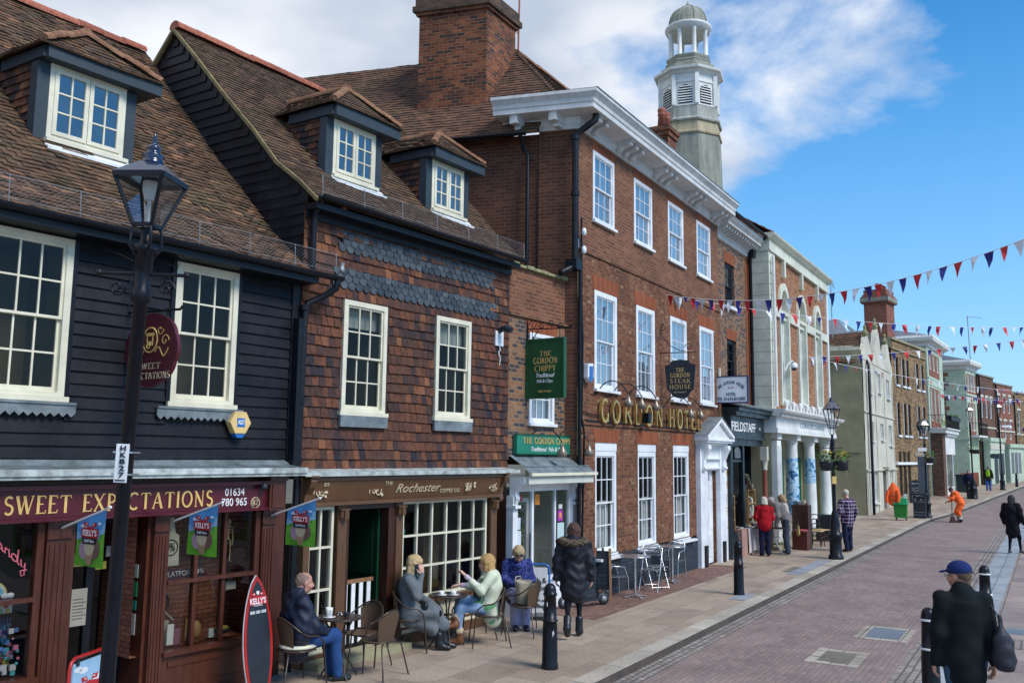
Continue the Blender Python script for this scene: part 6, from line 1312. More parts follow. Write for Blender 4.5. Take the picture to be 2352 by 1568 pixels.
m = Mesh(); m.box(0,1.0,-.7,-.0,.2,4.34); m.build('brick_pier','brick_dark',G1); m = Mesh(); m.box(1.0,5.2,-.72,-.0,3.0,4.2); m.box(1.0,5.2,-.85,-.0,4.2,4.34); m.box(1.0,1.15,-.72,0,.3,3.0); m.box(3.9,4.05,-.72,0,.3,3.0); m.box(1.15,3.9,-.7,0,.3,.9); sf_ = m.build('shopfront','stone_white',G1); m = Mesh(); m.quad((1.15,-.66,.9),(3.9,-.66,.9),(3.9,-.66,3.0),(1.15,-.66,3.0)); m.build('pane','glass_dark',sf_)
G2 = greenhouse('green_quoined_house',(34.3,67.2,0),bear(39),3.3,7,.6,9.45,'second pale green house with quoined corner and bare red brick side panels','palegreen2',floors=[(7.9,9.0,(.5,1.5,2.4)),(4.9,6.8,(.6,1.8))])
m = Mesh()
for (za,zb) in ((7.9,9.2),(4.6,7.4),(.8,4.0)):
    m.box(-.03,-.001,1.6,6.8,za,zb)
    j = 0; z = za
    while z < zb-.2: m.box(-.029,-.002,1.2 if j % 2 else 1.45,1.601,z,z+.28); z += .36; j += 1
m.build('side_brick_panels','brick_red_far',G2)
m = Mesh(); m.box(-.08,3.3,-.08,-.0,4.15,4.35); m.box(-.08,-.001,0,7,4.15,4.35); m.box(-.05,3.3,-.05,0,7.5,7.65); m.box(-.05,-.001,0,7,7.5,7.65); m.build('string_course','palegreen2',G2)
m = Mesh(); m.box(.3,3.1,-.7,0,4.36,4.5); bo = m.build('balcony','stone_white',G2); m = Mesh(); [m.tube([(.3+i*.2,-.7,4.5),(.3+i*.2,-.7,5.4)],.015,4) for i in range(15)]; m.tube([(.3,0,5.4),(.3,-.7,5.4),(3.1,-.7,5.4),(3.1,0,5.4)],.02,4); m.build('railing','black_paint',bo)
# dark terrace beyond and further shops
def plain(name,loc,rz,Lf,Ld,z0,zt,mat,label,wins=(),par=.0,roof=None,wmat='stone_white'):
    o = empty(name,loc,rz,label,'building'); m = Mesh(); wall_holes(m,0,Lf,z0,zt,0,wins,.15); m.quad((0,0,z0),(0,0,zt),(0,Ld,zt),(0,Ld,z0)); m.quad((0,0,zt),(Lf,0,zt),(Lf,Ld,zt),(0,Ld,zt)); m.build('wall',mat,o); m = Mesh(); m.box(-.05,Lf+.05,-.08,.15,zt+.002,zt+.12); m.build('parapet_coping','tower_lead',o)
    m = Mesh(); m.tube([(.15,-.08,zt),(.15,-.08,z0)],.06,6); m.build('downpipe','black_paint',o); m = Mesh(); m.box(0,Lf,-.05,-.001,z0+(zt-z0)*.52,z0+(zt-z0)*.52+.12); m.build('string_course','render_white',o)
    for h in wins: m = Mesh(); m.box(h[0]-.08,h[1]+.08,-.04,-.001,h[3]+.002,h[3]+.2); m.build('lintel','render_white',o); sash(o,h[0],h[1],h[2],h[3],.06,2,4,wmat,glass='glass_dark',inside='dark_in',fw=.08)
    return o
d1 = plain('dark_brick_house',(36.6,69.9,0),bear(42),4.6,6,.7,9.3,'brick_dark','dark sooty brick house with side chimney just beyond the second pale green house',[(.6,1.3,6.0,7.6),(1.9,2.6,6.0,7.6),(3.2,3.9,6.0,7.6)])
m = Mesh(); m.box(0.0,.8,1.0,2.2,9.3,10.0); m.build('chimney','brick_dark',d1)
m = Mesh(); m.box(.2,4.4,-.6,0,.8,4.1); m.box(.1,4.5,-.7,0,4.1,4.4); so_ = m.build('shopfront','palegreen2',d1); m = Mesh(); m.box(1.2,2.2,-.62,-.601,.85,2.8); m.build('door','bin_black',so_); m = Mesh(); m.box(2.5,4.1,-.62,-.601,1.5,3.2); m.build('shop_window','bin_black',so_); m = Mesh(); m.box(.2,4.4,-.64,-.601,3.5,3.9); m.build('fascia','render_white',so_)
d2 = plain('red_brick_terrace',(39.8,73.4,0),bear(44),5.0,5,.8,8.9,'brick_red_far','narrow red brick house beyond the dark one with a green shop below',[(.6,1.3,4.4,5.9),(2.1,2.8,4.4,5.9),(3.6,4.3,4.4,5.9),(.6,1.3,6.6,8.0),(2.1,2.8,6.6,8.0),(3.6,4.3,6.6,8.0)])
m = Mesh(); m.box(.5,4.9,-.7,0,.8,3.7); m.box(.4,5.0,-.85,0,3.7,4.0); so_ = m.build('shopfront','palegreen2',d2); m = Mesh(); [m.box(1.0+i*1.0,1.7+i*1.0,-.72,-.701,1.6,3.3) for i in range(3)]; m.build('shop_window','slate',so_); m = Mesh(); [m.box(x,x+.1,-.74,-.701,.8,3.7) for x in (.55,2.7,4.7)]; m.build('pilasters','stone_white',so_)
d3 = plain('brown_brick_shop',(43.6,77.6,0),bear(46),7.0,5,.9,8.5,'brick_yellow','brown brick house farther along, half hidden by bunting',[(1.0,1.8,5.0,7.0),(3.5,4.3,5.0,7.0)])
d4 = plain('red_fronted_shop',(48.9,84.0,0),bear(75),8,5,1.0,7.6,'brick_red_far','low red shop with pale lower front closing the street',[(1.0,2.0,5.5,6.6),(3.5,4.5,5.5,6.6)]); m = Mesh(); m.box(0,8,-.15,0,1.0,4.4); m.build('shopfront','cream',d4); m = Mesh(); m.box(.0,3.5,-.3,-.151,5.1,5.9); m.build('fascia','red_paint',d4); m = Mesh(); m.box(.8,2.2,-.2,-.151,2.2,3.4); m.build('window','bin_black',d4)
tr = empty('tree',(62,112,0),0,'green tree crown above the roofs at the far end of the street','tree'); m = Mesh(); m.tube([(0,0,0),(.2,0,5),(0,0,9)],[.35,.28,.12],8); [m.tube([(0.1,0,5+i),(dx,dy,8+i*.5)],[.12,.04],5) for i,(dx,dy) in enumerate(((-2,.5),(2,-.4),(.5,1.5)))]; m.build('trunk','wood',tr); m = Mesh()
for k in range(16): a = rng.rand(3); leafcloud(m,(-3.2+6.4*a[0],-1.5+3*a[1],6.6+3.4*a[2]),1.5,130,.55,[(.04,.09,.03),(.07,.14,.04),(.05,.11,.05)],100+k)
m.build('crown','vcol',tr)
ma = empty('aerial_pole',(35.6,68.8,9.4),0,'tall thin aerial pole rising above the second pale green house','aerial'); m = Mesh(); m.tube([(0,0,-.8),(-.1,0,4.4)],.035,5); m.build('mast','galv',ma); m = Mesh(); m.tube([(-.1,0,4.35),(1.0,0,4.25)],.02,4); m.build('antenna','galv',ma)
# street railings by the green house
ra = empty('iron_railings',(30.9,61.9,.45),bear(36),'dark iron railings on the pavement in front of the pale green house','railings'); m = Mesh(); [m.tube([(i*.18,0,0),(i*.18,0,1.3)],.018,4) for i in range(42)]; m.tube([(0,0,1.2),(7.4,0,1.2)],.02,4); m.build('bars','terracotta',ra); m = Mesh(); m.box(0,7.4,-.05,.1,-.1,.25); m.build('kerb_wall','palegreen2',ra)

# ================================================================== STREET FURNITURE
def lamp_post(loc,h,label,lean=0.0,scale=1.0,grp='black street lanterns',turn=45,plate=False,stout=False,col='iron'):
    """cast iron post with four sided tapering lantern; h = height of finial"""
    o = empty('street_lamp',loc,0,label,'street lamp',grp); o.rotation_euler = (0,lean,0)
    hb = h-0.76 if not plate else h-0.52
    lt = h-0.25 if not plate else 4.24
    lb = hb if not plate else 3.97
    m = Mesh()
    if stout: pr = [(.20,0),(.20,.08),(.16,.12),(.155,.5),(.17,.55),(.19,.62),(.17,.68),(.12,.74),(.13,.95),(.11,1.05),(.09,1.2),(.05,1.3),(.045,lb-.75),(.07,lb-.72),(.075,lb-.66),(.05,lb-.62),(.06,lb-.4),(.065,lb-.36),(.035,lb-.3),(.03,lb-.18)]
    else: pr = [(.09,0),(.09,.7),(.06,.8),(.042,.9),(.037,lb-.45),(.056,lb-.44),(.056,lb-.38),(.048,lb-.36),(.048,lb-.16),(.068,lb-.15),(.066,lb-.12),(.03,lb-.1),(.03,lb-.02)]
    m.lathe(pr,(0,0,0),16); po_ = m.build('post',col,o)
    zl = lb-.55 if stout else lb-.28
    m = Mesh()
    for s in (-1,1): m.tube([(0,0,zl),(s*.24,0,zl)],[.014,.010],6); m.ball((s*.25,0,zl),.02)
    if not stout:
        m.tube(scroll((.14,0,zl-.08),.05,1.2,14),.008,5); m.tube(scroll((-.14,0,zl-.08),.05,1.2,14,flip=-1),.008,5)
    m.build('ladder_bar','iron',o)
    m = Mesh(); wb,wt = (.10,.235) if not plate else (.078,.198)
    for k in range(4):
        a = R(turn+90*k); x,y = math.cos(a),math.sin(a); r2 = math.sqrt(2)
        b = R(turn+90*(k+1)); x2,y2 = math.cos(b),math.sin(b)
        P0_,P1_ = (x*wb*r2*.72,y*wb*r2*.72,lb),(x*wt*r2*.72,y*wt*r2*.72,lt)
        Q0,Q1 = (x2*wb*r2*.72,y2*wb*r2*.72,lb),(x2*wt*r2*.72,y2*wt*r2*.72,lt)
        m.beam(P0_,P1_,.018,.018); m.beam(P0_,Q0,.016,.02); m.beam(P1_,Q1,.022,.03)
        m.tube([(x*.03,y*.03,lb-.2),(x*.09,y*.09,lb-.12),(x*.08,y*.08,lb-.03),(x*wb*.9,y*wb*.9,lb)],.009,5)
    m.build('lantern_frame','iron',o)
    m = Mesh(); m.lathe([(wb*1.0,lb+.01),(wt*1.0,lt-.01)],(0,0,0),4,False,R(turn)); m.f = m.f[:4]; m.c = m.c[:4]; m.r = m.r[:4]; m.sm = m.sm[:4]; m.build('lantern_glass','glass_lamp',o)
    m = Mesh(); e = wt*1.02*1.05; q = .10 if plate else .20
    m.lathe([(e,lt),(e*1.03,lt+.012),(e*.38,lt+q)],(0,0,0),4,False,R(turn)); m.lathe([(e*.30,lt+q),(.06,lt+q+.015),(.05,lt+q+.03),(.065,lt+q+.045),(.04,lt+q+.06),(.035,lt+q+.08),(.045,lt+q+.09),(.03,lt+q+.105),(.012,lt+q+.12),(.02,lt+q+.13),(.004,h)],(0,0,0),12)
    m.build('lantern_roof',pm('iron_blue',(.012,.022,.055),.16,.1,9,coat=.5),o)
    m = Mesh(); m.lathe([(.03,lt-.12),(.045,lt-.06),(.045,lt-.01)],(0,0,0),10); m.lathe([(.012,lb),(.012,lt-.12)],(0,0,0),6); m.build('lamp_holder','grey_white',o)
    return o
near = lamp_post((-2.195,5.0,0),4.52,'tall black lamp post nearest the camera with a white number plate strapped on',lean=0.024,plate=True,turn=38)
m = Mesh(); m.box(-.035,.035,-.062,-.056,2.52,2.73); pl_ = m.build('number_plate',WP,near)
for i,c in enumerate('HKB27'): text(c,.026,'dark_ink',pl_,(0.004,-.064,2.705-i*.036),width=.030,rot=(90,0,0),bold=.02)
text('MAINTENANCE',.006,'dark_ink',pl_,(0,-.064,2.533),width=.055)
m = Mesh(); m.box(-.055,.055,-.055,.05,2.68,2.688); m.box(-.055,.055,-.055,.05,2.56,2.568); m.build('strap','alu',near)
lamp2 = lamp_post((8.79,24.54,0),4.27,'black lamp post with two flower baskets in front of the corn exchange',stout=True,col='iron')
lamp3 = lamp_post((19.35,42.0,0),4.5,'black lamp post with one hanging basket beside the litter bin',stout=True)
lamp_post((28.3,55.2,.31),5.62,'slender black lamp post with a basket before the first pale green house',stout=True,grp='black street lanterns')
lamp_post((34.9,64.0,.57),6.1,'distant thick based black lamp post carrying a camera and finger sign',stout=True)
lamp_post((45.0,78.0,.95),5.2,'farthest lamp post near the red fronted shop',stout=True)
def basket(loc,label,cols,r=.20,n=170,grp='hanging flower baskets',trail=True,sd=1):
    o = empty('hanging_basket',loc,0,label,'flower basket',grp)
    m = Mesh(); m.lathe([(.02,-.26),(r*.75,-.24),(r*.98,-.02),(r,0),(r*.9,0)],(0,0,0),14); m.build('pot','bin_black',o)
    m = Mesh(); leafcloud(m,(0,0,.12),r*1.15,n,.085,GR,sd,sq=(1,1,.75)); leafcloud(m,(0,0,.22),r*.95,n // 2,.06,cols,sd+1,sq=(1,1,.6))
    if trail: leafcloud(m,(r*.8,0,-.15),.12,40,.07,GR,sd+2,sq=(1,1,1.6),hang=.8)
    m.build('flowers','vcol',o); return o
YL = [(.75,.5,.02),(.8,.62,.05),(.6,.42,.02)]
basket((8.59,24.5,2.60),'left of the two yellow flower baskets on the lamp post',YL,sd=3); basket((9.04,24.6,2.60),'right of the two yellow flower baskets on the lamp post',YL,sd=7)
basket((19.5,41.9,2.75),'leafy green basket on the lamp post over the litter bin',GR,r=.26,sd=11); basket((28.45,55.1,3.3),'small green basket on the slender far lamp post',GR,r=.34,sd=15)
for i,(dx,z) in enumerate(((0.0,2.27),)): m = Mesh(); m.box(-.05,.06,-.05,.05,2.0,2.2); m.build('sign_label','gold',lamp2)
m = Mesh(); m.beam((-.26,0,2.62),(.30,0,2.62),.02,.02); m.build('basket_arm','iron',lamp2)
def bollard(loc,label,bands=False,r=.085,h=1.06,band2=False):
    o = empty('bollard',loc,0,label,'bollard','black iron bollards')
    m = Mesh(); m.lathe([(r*1.28,0),(r*1.28,.05),(r*1.18,.07),(r*1.12,.5),(r*1.05,.58),(r*1.22,.585),(r*1.22,.60),(r*1.02,.605),(r*.9,h-.16),(r*1.06,h-.155),(r*1.08,h-.13),(r*.95,h-.12),(r*.92,h-.08),(r*.75,h-.035),(r*.4,h-.008),(.004,h)],(0,0,0),20); m.build('post','iron',o)
    m = Mesh()
    if bands: m.lathe([(r*1.09,h-.152),(r*1.12,h-.15),(r*1.12,h-.13),(r*1.09,h-.128)],(0,0,0),20); m.build('white_band',WP,o); m = Mesh(); m.lathe([(r*1.23,.582),(r*1.25,.584),(r*1.25,.602),(r*1.23,.604)],(0,0,0),20); m.build('white_band',WP,o)
    return o
b1 = bollard((.53,11.79,0),'black bollard nearest on the left pavement with scuffed base'); m = Mesh(); m.col = (.6,.6,.58); m.prism([(.02,.40),(.05,.44),(.045,.49),(.02,.46),(0.03,.43)],'y',-.104,-.098); m.box(-.045,-.035,-.088,-.082,.78,.83); m.build('scratch','vcol',b1)
bollard((4.54,18.09,0),'black bollard standing alone on the pavement outside the hotel'); bollard((7.85,15.1,-.09),'banded bollard with white rings to the right of the man in the cap',True,.088); bollard((4.93,10.8,-.09),'banded bollard half hidden behind the arm of the man in the cap',True,.088)
bollard((19.45,42.3,0),'bollard tight against the litter bin'); bollard((28.05,55.3,.3),'left one of a pair of distant bollards at the junction'); bollard((28.6,55.5,.3),'right one of a pair of distant bollards at the junction'); bollard((38.1,67.9,.68),'farthest bollard beyond the junction')
# ---- promotional flags and boards of the sweet shop
def icecream(m,cx,cz,s,y,rev=False):
    """three scoops in a cone as thin shapes"""
    def disc(x,z,r,c,dy,q=1.0): m.col = c; m.prism([(x+r*math.cos(t),z+r*q*math.sin(t)) for t in [2*math.pi*k/16 for k in range(16)]],'y',y-dy,y)
    disc(cx-.26*s,cz-.02*s,.27*s,(.45,.28,.36),.0008); disc(cx+.27*s,cz+.02*s,.28*s,(.20,.11,.09),.0010); m.col = (.42,.27,.15); m.prism([(cx-.2*s,cz-.1*s),(cx+.22*s,cz-.1*s),(cx+.14*s,cz-.43*s),(cx-.11*s,cz-.43*s)],'y',y-.0014,y); disc(cx,cz+.1*s,.27*s,(.62,.53,.33),.0018)
def badge(m,cx,cz,w_,y):
    m.col = (.45,.02,.025); m.prism([(cx-w_*.5,cz+w_*.14),(cx,cz+w_*.22),(cx+w_*.5,cz+w_*.14),(cx+w_*.46,cz-w_*.15),(cx-w_*.46,cz-w_*.15)],'y',y-.0015,y)
    for s in (-1,1):
        m.prism([(cx+s*w_*.08,cz+w_*.22),(cx+s*w_*.34,cz+w_*.22),(cx+s*w_*.38,cz+w_*.36),(cx+s*w_*.28,cz+w_*.33),(cx+s*w_*.16,cz+w_*.36)][::s],'y',y-.001,y); m.col = (.8,.8,.8); m.box(cx+s*w_*.2-.01,cx+s*w_*.2+.01,y-.0022,y-.0016,cz+w_*.27,cz+w_*.31); m.col = (.45,.02,.025)
def shopflag(s,i,label):
    o = empty('shop_flag',FL.w(s,0,0),FL.rz,label,'flag','ice cream flags on the shop front')
    XF = lambda p: (p[1],-p[0],p[2])
    m = Mesh(XF); m.tube([(.16,0,1.92),(1.0,0,2.155)],.011,8); m.ball((1.01,0,2.158),.016); m.build('stick',WP,o)
    m = Mesh(XF); ns = 10; a,b = .44,.95
    def zt(x): return 1.92+(x-.16)/.84*.235
    zb = 1.59; vs = []; fs = []; rows = 12
    for r_ in range(rows+1):
        for k in range(ns+1):
            x = a+(b-a)*k/ns; z = zt(x)+(zb-zt(x))*r_/rows; vs.append((x,.006*math.sin(k*.9+r_*.3+i),z))
    m2 = Mesh(XF); base = 0
    for r_ in range(rows):
        for k in range(ns):
            t = (r_+.5)/rows; wob_ = .04*math.sin(k*1.1); c = (.10,.36,.72) if t < .28+wob_ else ((.30,.55,.80) if t < .42+wob_ else (.10,.34,.04)) if t < .44+wob_ else ((.13,.42,.03) if t > .7 else (.17,.47,.05))
            q = [r_*(ns+1)+k,r_*(ns+1)+k+1,(r_+1)*(ns+1)+k+1,(r_+1)*(ns+1)+k]; m.col = c; m.add([vs[u] for u in q],[(0,1,2,3)])
    cl = m.build('cloth','vcol',o)
    for s_ in (-1,): 
        m = Mesh(XF); cx = .70
        m.col = (.8,.85,.9); [m.prism([(x+r_*math.cos(t),z+r_*.45*math.sin(t)) for t in [2*math.pi*k/12 for k in range(12)]],'y',-.0095,-.0085) for x,z,r_ in ((.56,1.965,.035),(.62,1.955,.025),(.86,2.0,.03))]
        icecream(m,cx+.0,1.75,.33,-.009); badge(m,cx,1.90,.30,-.012); m.col = (.012,.018,.03); m.prism([(cx-.13,1.858),(cx+.13,1.858),(cx+.11,1.80),(cx-.11,1.80)],'y',-.0135,-.009); m.build('print','vcol',cl)
    text("KELLY'S",.055,'white_ink',cl,(-.0145,-cx,1.902),width=.24,rot=(90,0,-90),extrude=.0006,bold=.02); text('Sold Here',.03,'white_ink',cl,(-.0145,-cx,1.83),width=.17,rot=(90,0,-90),extrude=.0006)
shopflag(-6.49,0,'ice cream flag left of the near lamp post, over the shop door'); shopflag(-5.25,1,'ice cream flag over the middle window of the sweet shop'); shopflag(-3.90,2,'ice cream flag by the drainpipe between sweet shop and coffee shop')
pb = empty('paddle_board_sign',FL.w(-4.42,.72,0),FL.rz+R(4),'red edged pointed chalkboard sign shaped like a surfboard','sign'); 
def lens(w_,z0,z1,k=1.0): 
    n_ = 18; L_ = []
    for i in range(n_+1): t = i/n_; z = z0+(z1-z0)*t; L_.append((w_*(math.sin(math.pi*(.12+.88*t))**.62) if t < .999 else .004,z))
    return [(-x,z) for x,z in L_]+[(x,z) for x,z in L_[::-1]]
pb.rotation_euler = (R(-6),0,FL.rz+R(4))
m = Mesh(); m.prism(lens(.212,-.04,1.302),'y',-.0,.015); m.build('edge',WP,pb); m = Mesh(); m.prism(lens(.208,-.03,1.295),'y',-.012,.0); m.build('border','red_paint',pb); m = Mesh(); m.prism(lens(.172,.02,1.24),'y',-.016,-.0121); bd = m.build('chalkboard','bin_black',pb)
m = Mesh(); badge(m,0,1.02,.27,-.017); m.col = (.8,.8,.75); m.prism([(-.02,1.13),(.02,1.13),(.018,1.10),(0,1.085),(-.018,1.10)],'y',-.02,-.017)
for i,x in enumerate((-.115,-.03,.045)): m.col = (.6,.65,.65); m.box(x,x+.07-.01*(i == 1),-.018,-.0165,.885,.915)
m.build('print','vcol',bd); text("KELLY'S",.062,'white_ink',bd,(0,-.0195,1.018),width=.23,extrude=.0008,bold=.02); text('OF CORNWALL',.018,'white_ink',bd,(0,-.0195,.972),width=.13,extrude=.0008); text('YOUR ICE FLAVOUR',.016,'dark_ink',bd,(0,-.0186,.90),width=.2,extrude=.0004)
ab = empty('pavement_sign',FL.w(-6.50,.85,-.42),FL.rz+R(28),'red framed pavement sign with sky picture at the foot of the near lamp post','sign'); m = Mesh(); rr = .34
P = [(-.30,0,0),(-.30,0,1.15),(-.28,0,1.21),(-.23,0,1.24),(.23,0,1.24),(.28,0,1.21),(.30,0,1.15),(.30,0,0)]; m.tube(P,.018,8); m.build('frame','red_paint',ab); m = Mesh(); m.col = (.30,.50,.68); m.box(-.26,.26,-.01,.01,.2,1.19); m.col = (.7,.75,.8)
[m.prism([(x+r_*math.cos(t),z+r_*.4*math.sin(t)) for t in [2*math.pi*k/12 for k in range(12)]],'y',-.012,-.0101) for x,z,r_ in ((-.18,1.13,.06),(-.1,1.11,.07),(.12,1.0,.09),(.18,.98,.06))]; badge(m,0.0,.93,.34,-.013); m.build('poster','vcol',ab); m = Mesh(); [m.box(x-.02,x+.02,-.02,.02,1.17,1.24) for x in (-.2,.2)]; m.build('clip','dark_ink',ab)
# ---- alarm box on the weatherboards
al = empty('alarm_box',FL.w(-4.40,.035,3.03),FL.rz,'yellow hexagonal alarm box on the black weatherboards','alarm box'); hx = [(.15*math.cos(R(60*i)),.15*math.sin(R(60*i))*1.0) for i in range(6)]
m = Mesh(); m.prism(hx,'y',-.10,0); m.build('cover',pm('alarm_yellow',(.72,.50,.20),.4,.08,6),al,bevel=.008); m = Mesh(); m.prism([(.075*math.cos(R(60*i)),.16*math.sin(R(60*i))-.04) for i in (4,5)]+[(.075,-.13),(-.075,-.13)],'y',-.09,0); m.build('strobe','blue_paint',al); m = Mesh(); m.box(-.055,.055,-.104,-.1005,-.05,.055); bq = m.build('badge','blue_paint',al); text('ADT',.052,'white_ink',bq,(0,-.106,.003),width=.095,bold=.02)
# ---- goods in the sweet shop windows (left pane and middle pane)
sw_ = empty('window_display',FL.w(-7.0,0,0),FL.rz,'bright heap of sweets, balloons and rainbow toys in the left shop window','shop display')
rs_ = random.Random(12); m = Mesh(); PAL = [(.7,.2,.35),(.1,.5,.6),(.7,.55,.1),(.65,.65,.7),(.5,.12,.3),(.1,.25,.6),(.75,.4,.5),(.3,.55,.2)]
for i in range(230):
    m.col = PAL[rs_.randrange(8)]; x = rs_.uniform(-.6,.30); y = rs_.uniform(.0,.4); z = .56+rs_.random()**1.5*.42; s = rs_.uniform(.010,.032)
    if i % 3: m.box(x-s,x+s,y,y+.03,z-s,z+s)
    else: m.ball((x,y,z),s,8,5)
m.build('sweets','vcol_shiny',sw_); m = Mesh()
for i,(r_,c) in enumerate(((.135,(.75,.62,.25)),(.115,(.6,.75,.7)),(.095,(.15,.45,.75)),(.075,(.2,.6,.85)),(.055,(.1,.35,.7)))):
    m.col = c; m.prism([(0.0+r_*math.cos(t),1.30+r_*1.0*math.sin(t)) for t in [math.pi*k/14 for k in range(15)]],'y',.05-.008*i,.08)
m.col = (.8,.82,.85)
for x in (-.13,-.09,.10,.15): m.ball((x,.02,1.295),.035,8,6,sq=(1.2,.5,.8))
m.build('rainbow','vcol',sw_); m = Mesh(); m.col = (.75,.72,.7); m.box(-.1,.16,-.02,0,1.14,1.225)
for x,z,c in ((-.03,1.16,(.7,.2,.1)),(.05,1.16,(.2,.5,.2)),(.12,1.16,(.75,.7,.1)),(-.03,1.21,(.2,.1,.5)),(.1,1.21,(.6,.08,.1))): m.col = c; m.ball((x,-.02,z),.024,8,6)
m.build('paint_palette','vcol',sw_); m = Mesh(); [m.tube([(.06+i*.02,.1,.85),(.03+i*.03,.1,1.08)],.006,4) for i in range(7)]; m.build('straws','blue_paint',sw_)
nn = empty('neon_script',FL.w(-7.0,0,0),FL.rz,'pink neon word hanging slanted in the left shop window','neon sign'); m = Mesh(); st_ = []
def lw2(pts): return [(-.12+.40*x+0,.02,1.86-.36*x*.95+.12*z) for x,z in pts]
m.tube(lw2([(.18,.9),(.08,1.05),(-.04,.7),(-.03,.2),(.1,-.05),(.22,.15)]),.006,5); m.tube(lw2(arcp(.32,.25,.07,.25,40,400,10)+[(.42,.0),(.45,.1)]),.006,5); m.tube(lw2([(.47,.0),(.48,.5),(.5,.4),(.56,.5),(.58,.0),(.62,.1)]),.006,5); m.tube(lw2(arcp(.70,.25,.07,.25,40,360,10)+[(.79,1.1),(.78,.1),(.83,0)]),.006,5); m.tube(lw2([(.86,.5),(.88,.05),(.95,.1),(.97,.5),(.96,-.5),(.9,-.7),(.86,-.4),(1.02,.1)]),.006,5); m.build('tube','neon_pink',nn)
wd = empty('window_display',FL.w(-4.7,0,0),FL.rz,'dark costume props, bag and books in the right window of the sweet shop','shop display')
m = Mesh(); m.col = (.55,.52,.40); m.prism([(-.58,1.42),(-.36,1.42),(-.37,1.75),(-.42,1.78),(-.45,1.95),(-.49,1.95),(-.52,1.78),(-.57,1.75)],'y',-.02,.01); tb = m.build('tote_bag','vcol',wd); text('9¾',.09,'dark_ink',tb,(-.47,-.024,1.62),width=.1,bold=.02); m = Mesh(); m.tube([(-.47+.085*math.cos(t),-.024,1.62+.085*math.sin(t)) for t in [2*math.pi*k/18 for k in range(18)]],.007,4,closed=True); m.build('ring','dark_ink',tb)
m = Mesh(); m.col = (.05,.02,.04); m.box(-.54,.02,.02,.03,1.27,1.37); ps_ = m.build('platform_plate','vcol',wd); text('PLATFORM 9¾',.055,'grey_white',ps_,(-.25,.016,1.32),width=.5)
m = Mesh(); m.col = (.45,.36,.2); bx = .33
m.ball((bx,.04,1.86),.032,8,6,sq=(1,1,1.2)); m.tube([(bx,.04,1.83),(bx,.04,1.66)],.010,5)
for z in (1.80,1.765,1.73): m.tube([(bx-.03,.04,z),(bx,.02,z),(bx+.03,.04,z)],.007,4)
for s in (-1,1): m.tube([(bx,.04,1.82),(bx+s*.045,.04,1.79),(bx+s*.06,.03,1.68),(bx+s*.05,.03,1.58)],.008,4); m.tube([(bx,.04,1.67),(bx+s*.03,.04,1.64),(bx+s*.035,.04,1.5),(bx+s*.03,.04,1.40),(bx+s*.045,.02,1.395)],.009,4)
m.build('puppet','vcol',wd); m = Mesh()
m.col = (.02,.02,.018); m.ball((-.46,.12,1.02),.10,10,7,sq=(1,.7,1.1)); m.col = (.5,.5,.42); m.tube([(-.56,.02,1.0),(-.36,.02,.82)],.008,4); m.prism([(-.56,.56),(-.38,.56),(-.36,.8),(-.5,.86),(-.57,.8)],'y',.1,.16); m.col = (.75,.75,.72); m.box(-.44,-.36,.0,.03,.56,.78); m.col = (.25,.1,.15); m.box(-.34,-.26,.02,.05,.55,.72); m.col = (.35,.2,.08); m.ball((-.02,.08,.66),.08,10,7,sq=(.8,.6,1.3)); m.tube([(-.16,.08,.56),(-.15,.08,.8)],.02,6); m.col = (.5,.06,.05); m.box(-.2,-.14,-.02,.0,.55,.62); m.col = (.6,.65,.65); m.box(.1,.17,0,.02,.56,.66); m.col = (.4,.32,.06); m.ball((.33,.08,.63),.08,10,6,sq=(1.2,.8,.35)); m.col = (.02,.02,.02); m.ball((.33,.1,.6),.10,10,6,sq=(1.3,.9,.4)); m.col = (.45,.42,.34); m.box(.28,.42,-.03,-.02,1.08,1.17); m.col = (.55,.62,.7); m.ball((-.14,-.02,1.09),.028,10,6,sq=(1,.3,1)); m.col = (.4,.05,.06); m.box(.12,.17,-.02,-.01,1.13,1.2)
m.build('props','vcol',wd)
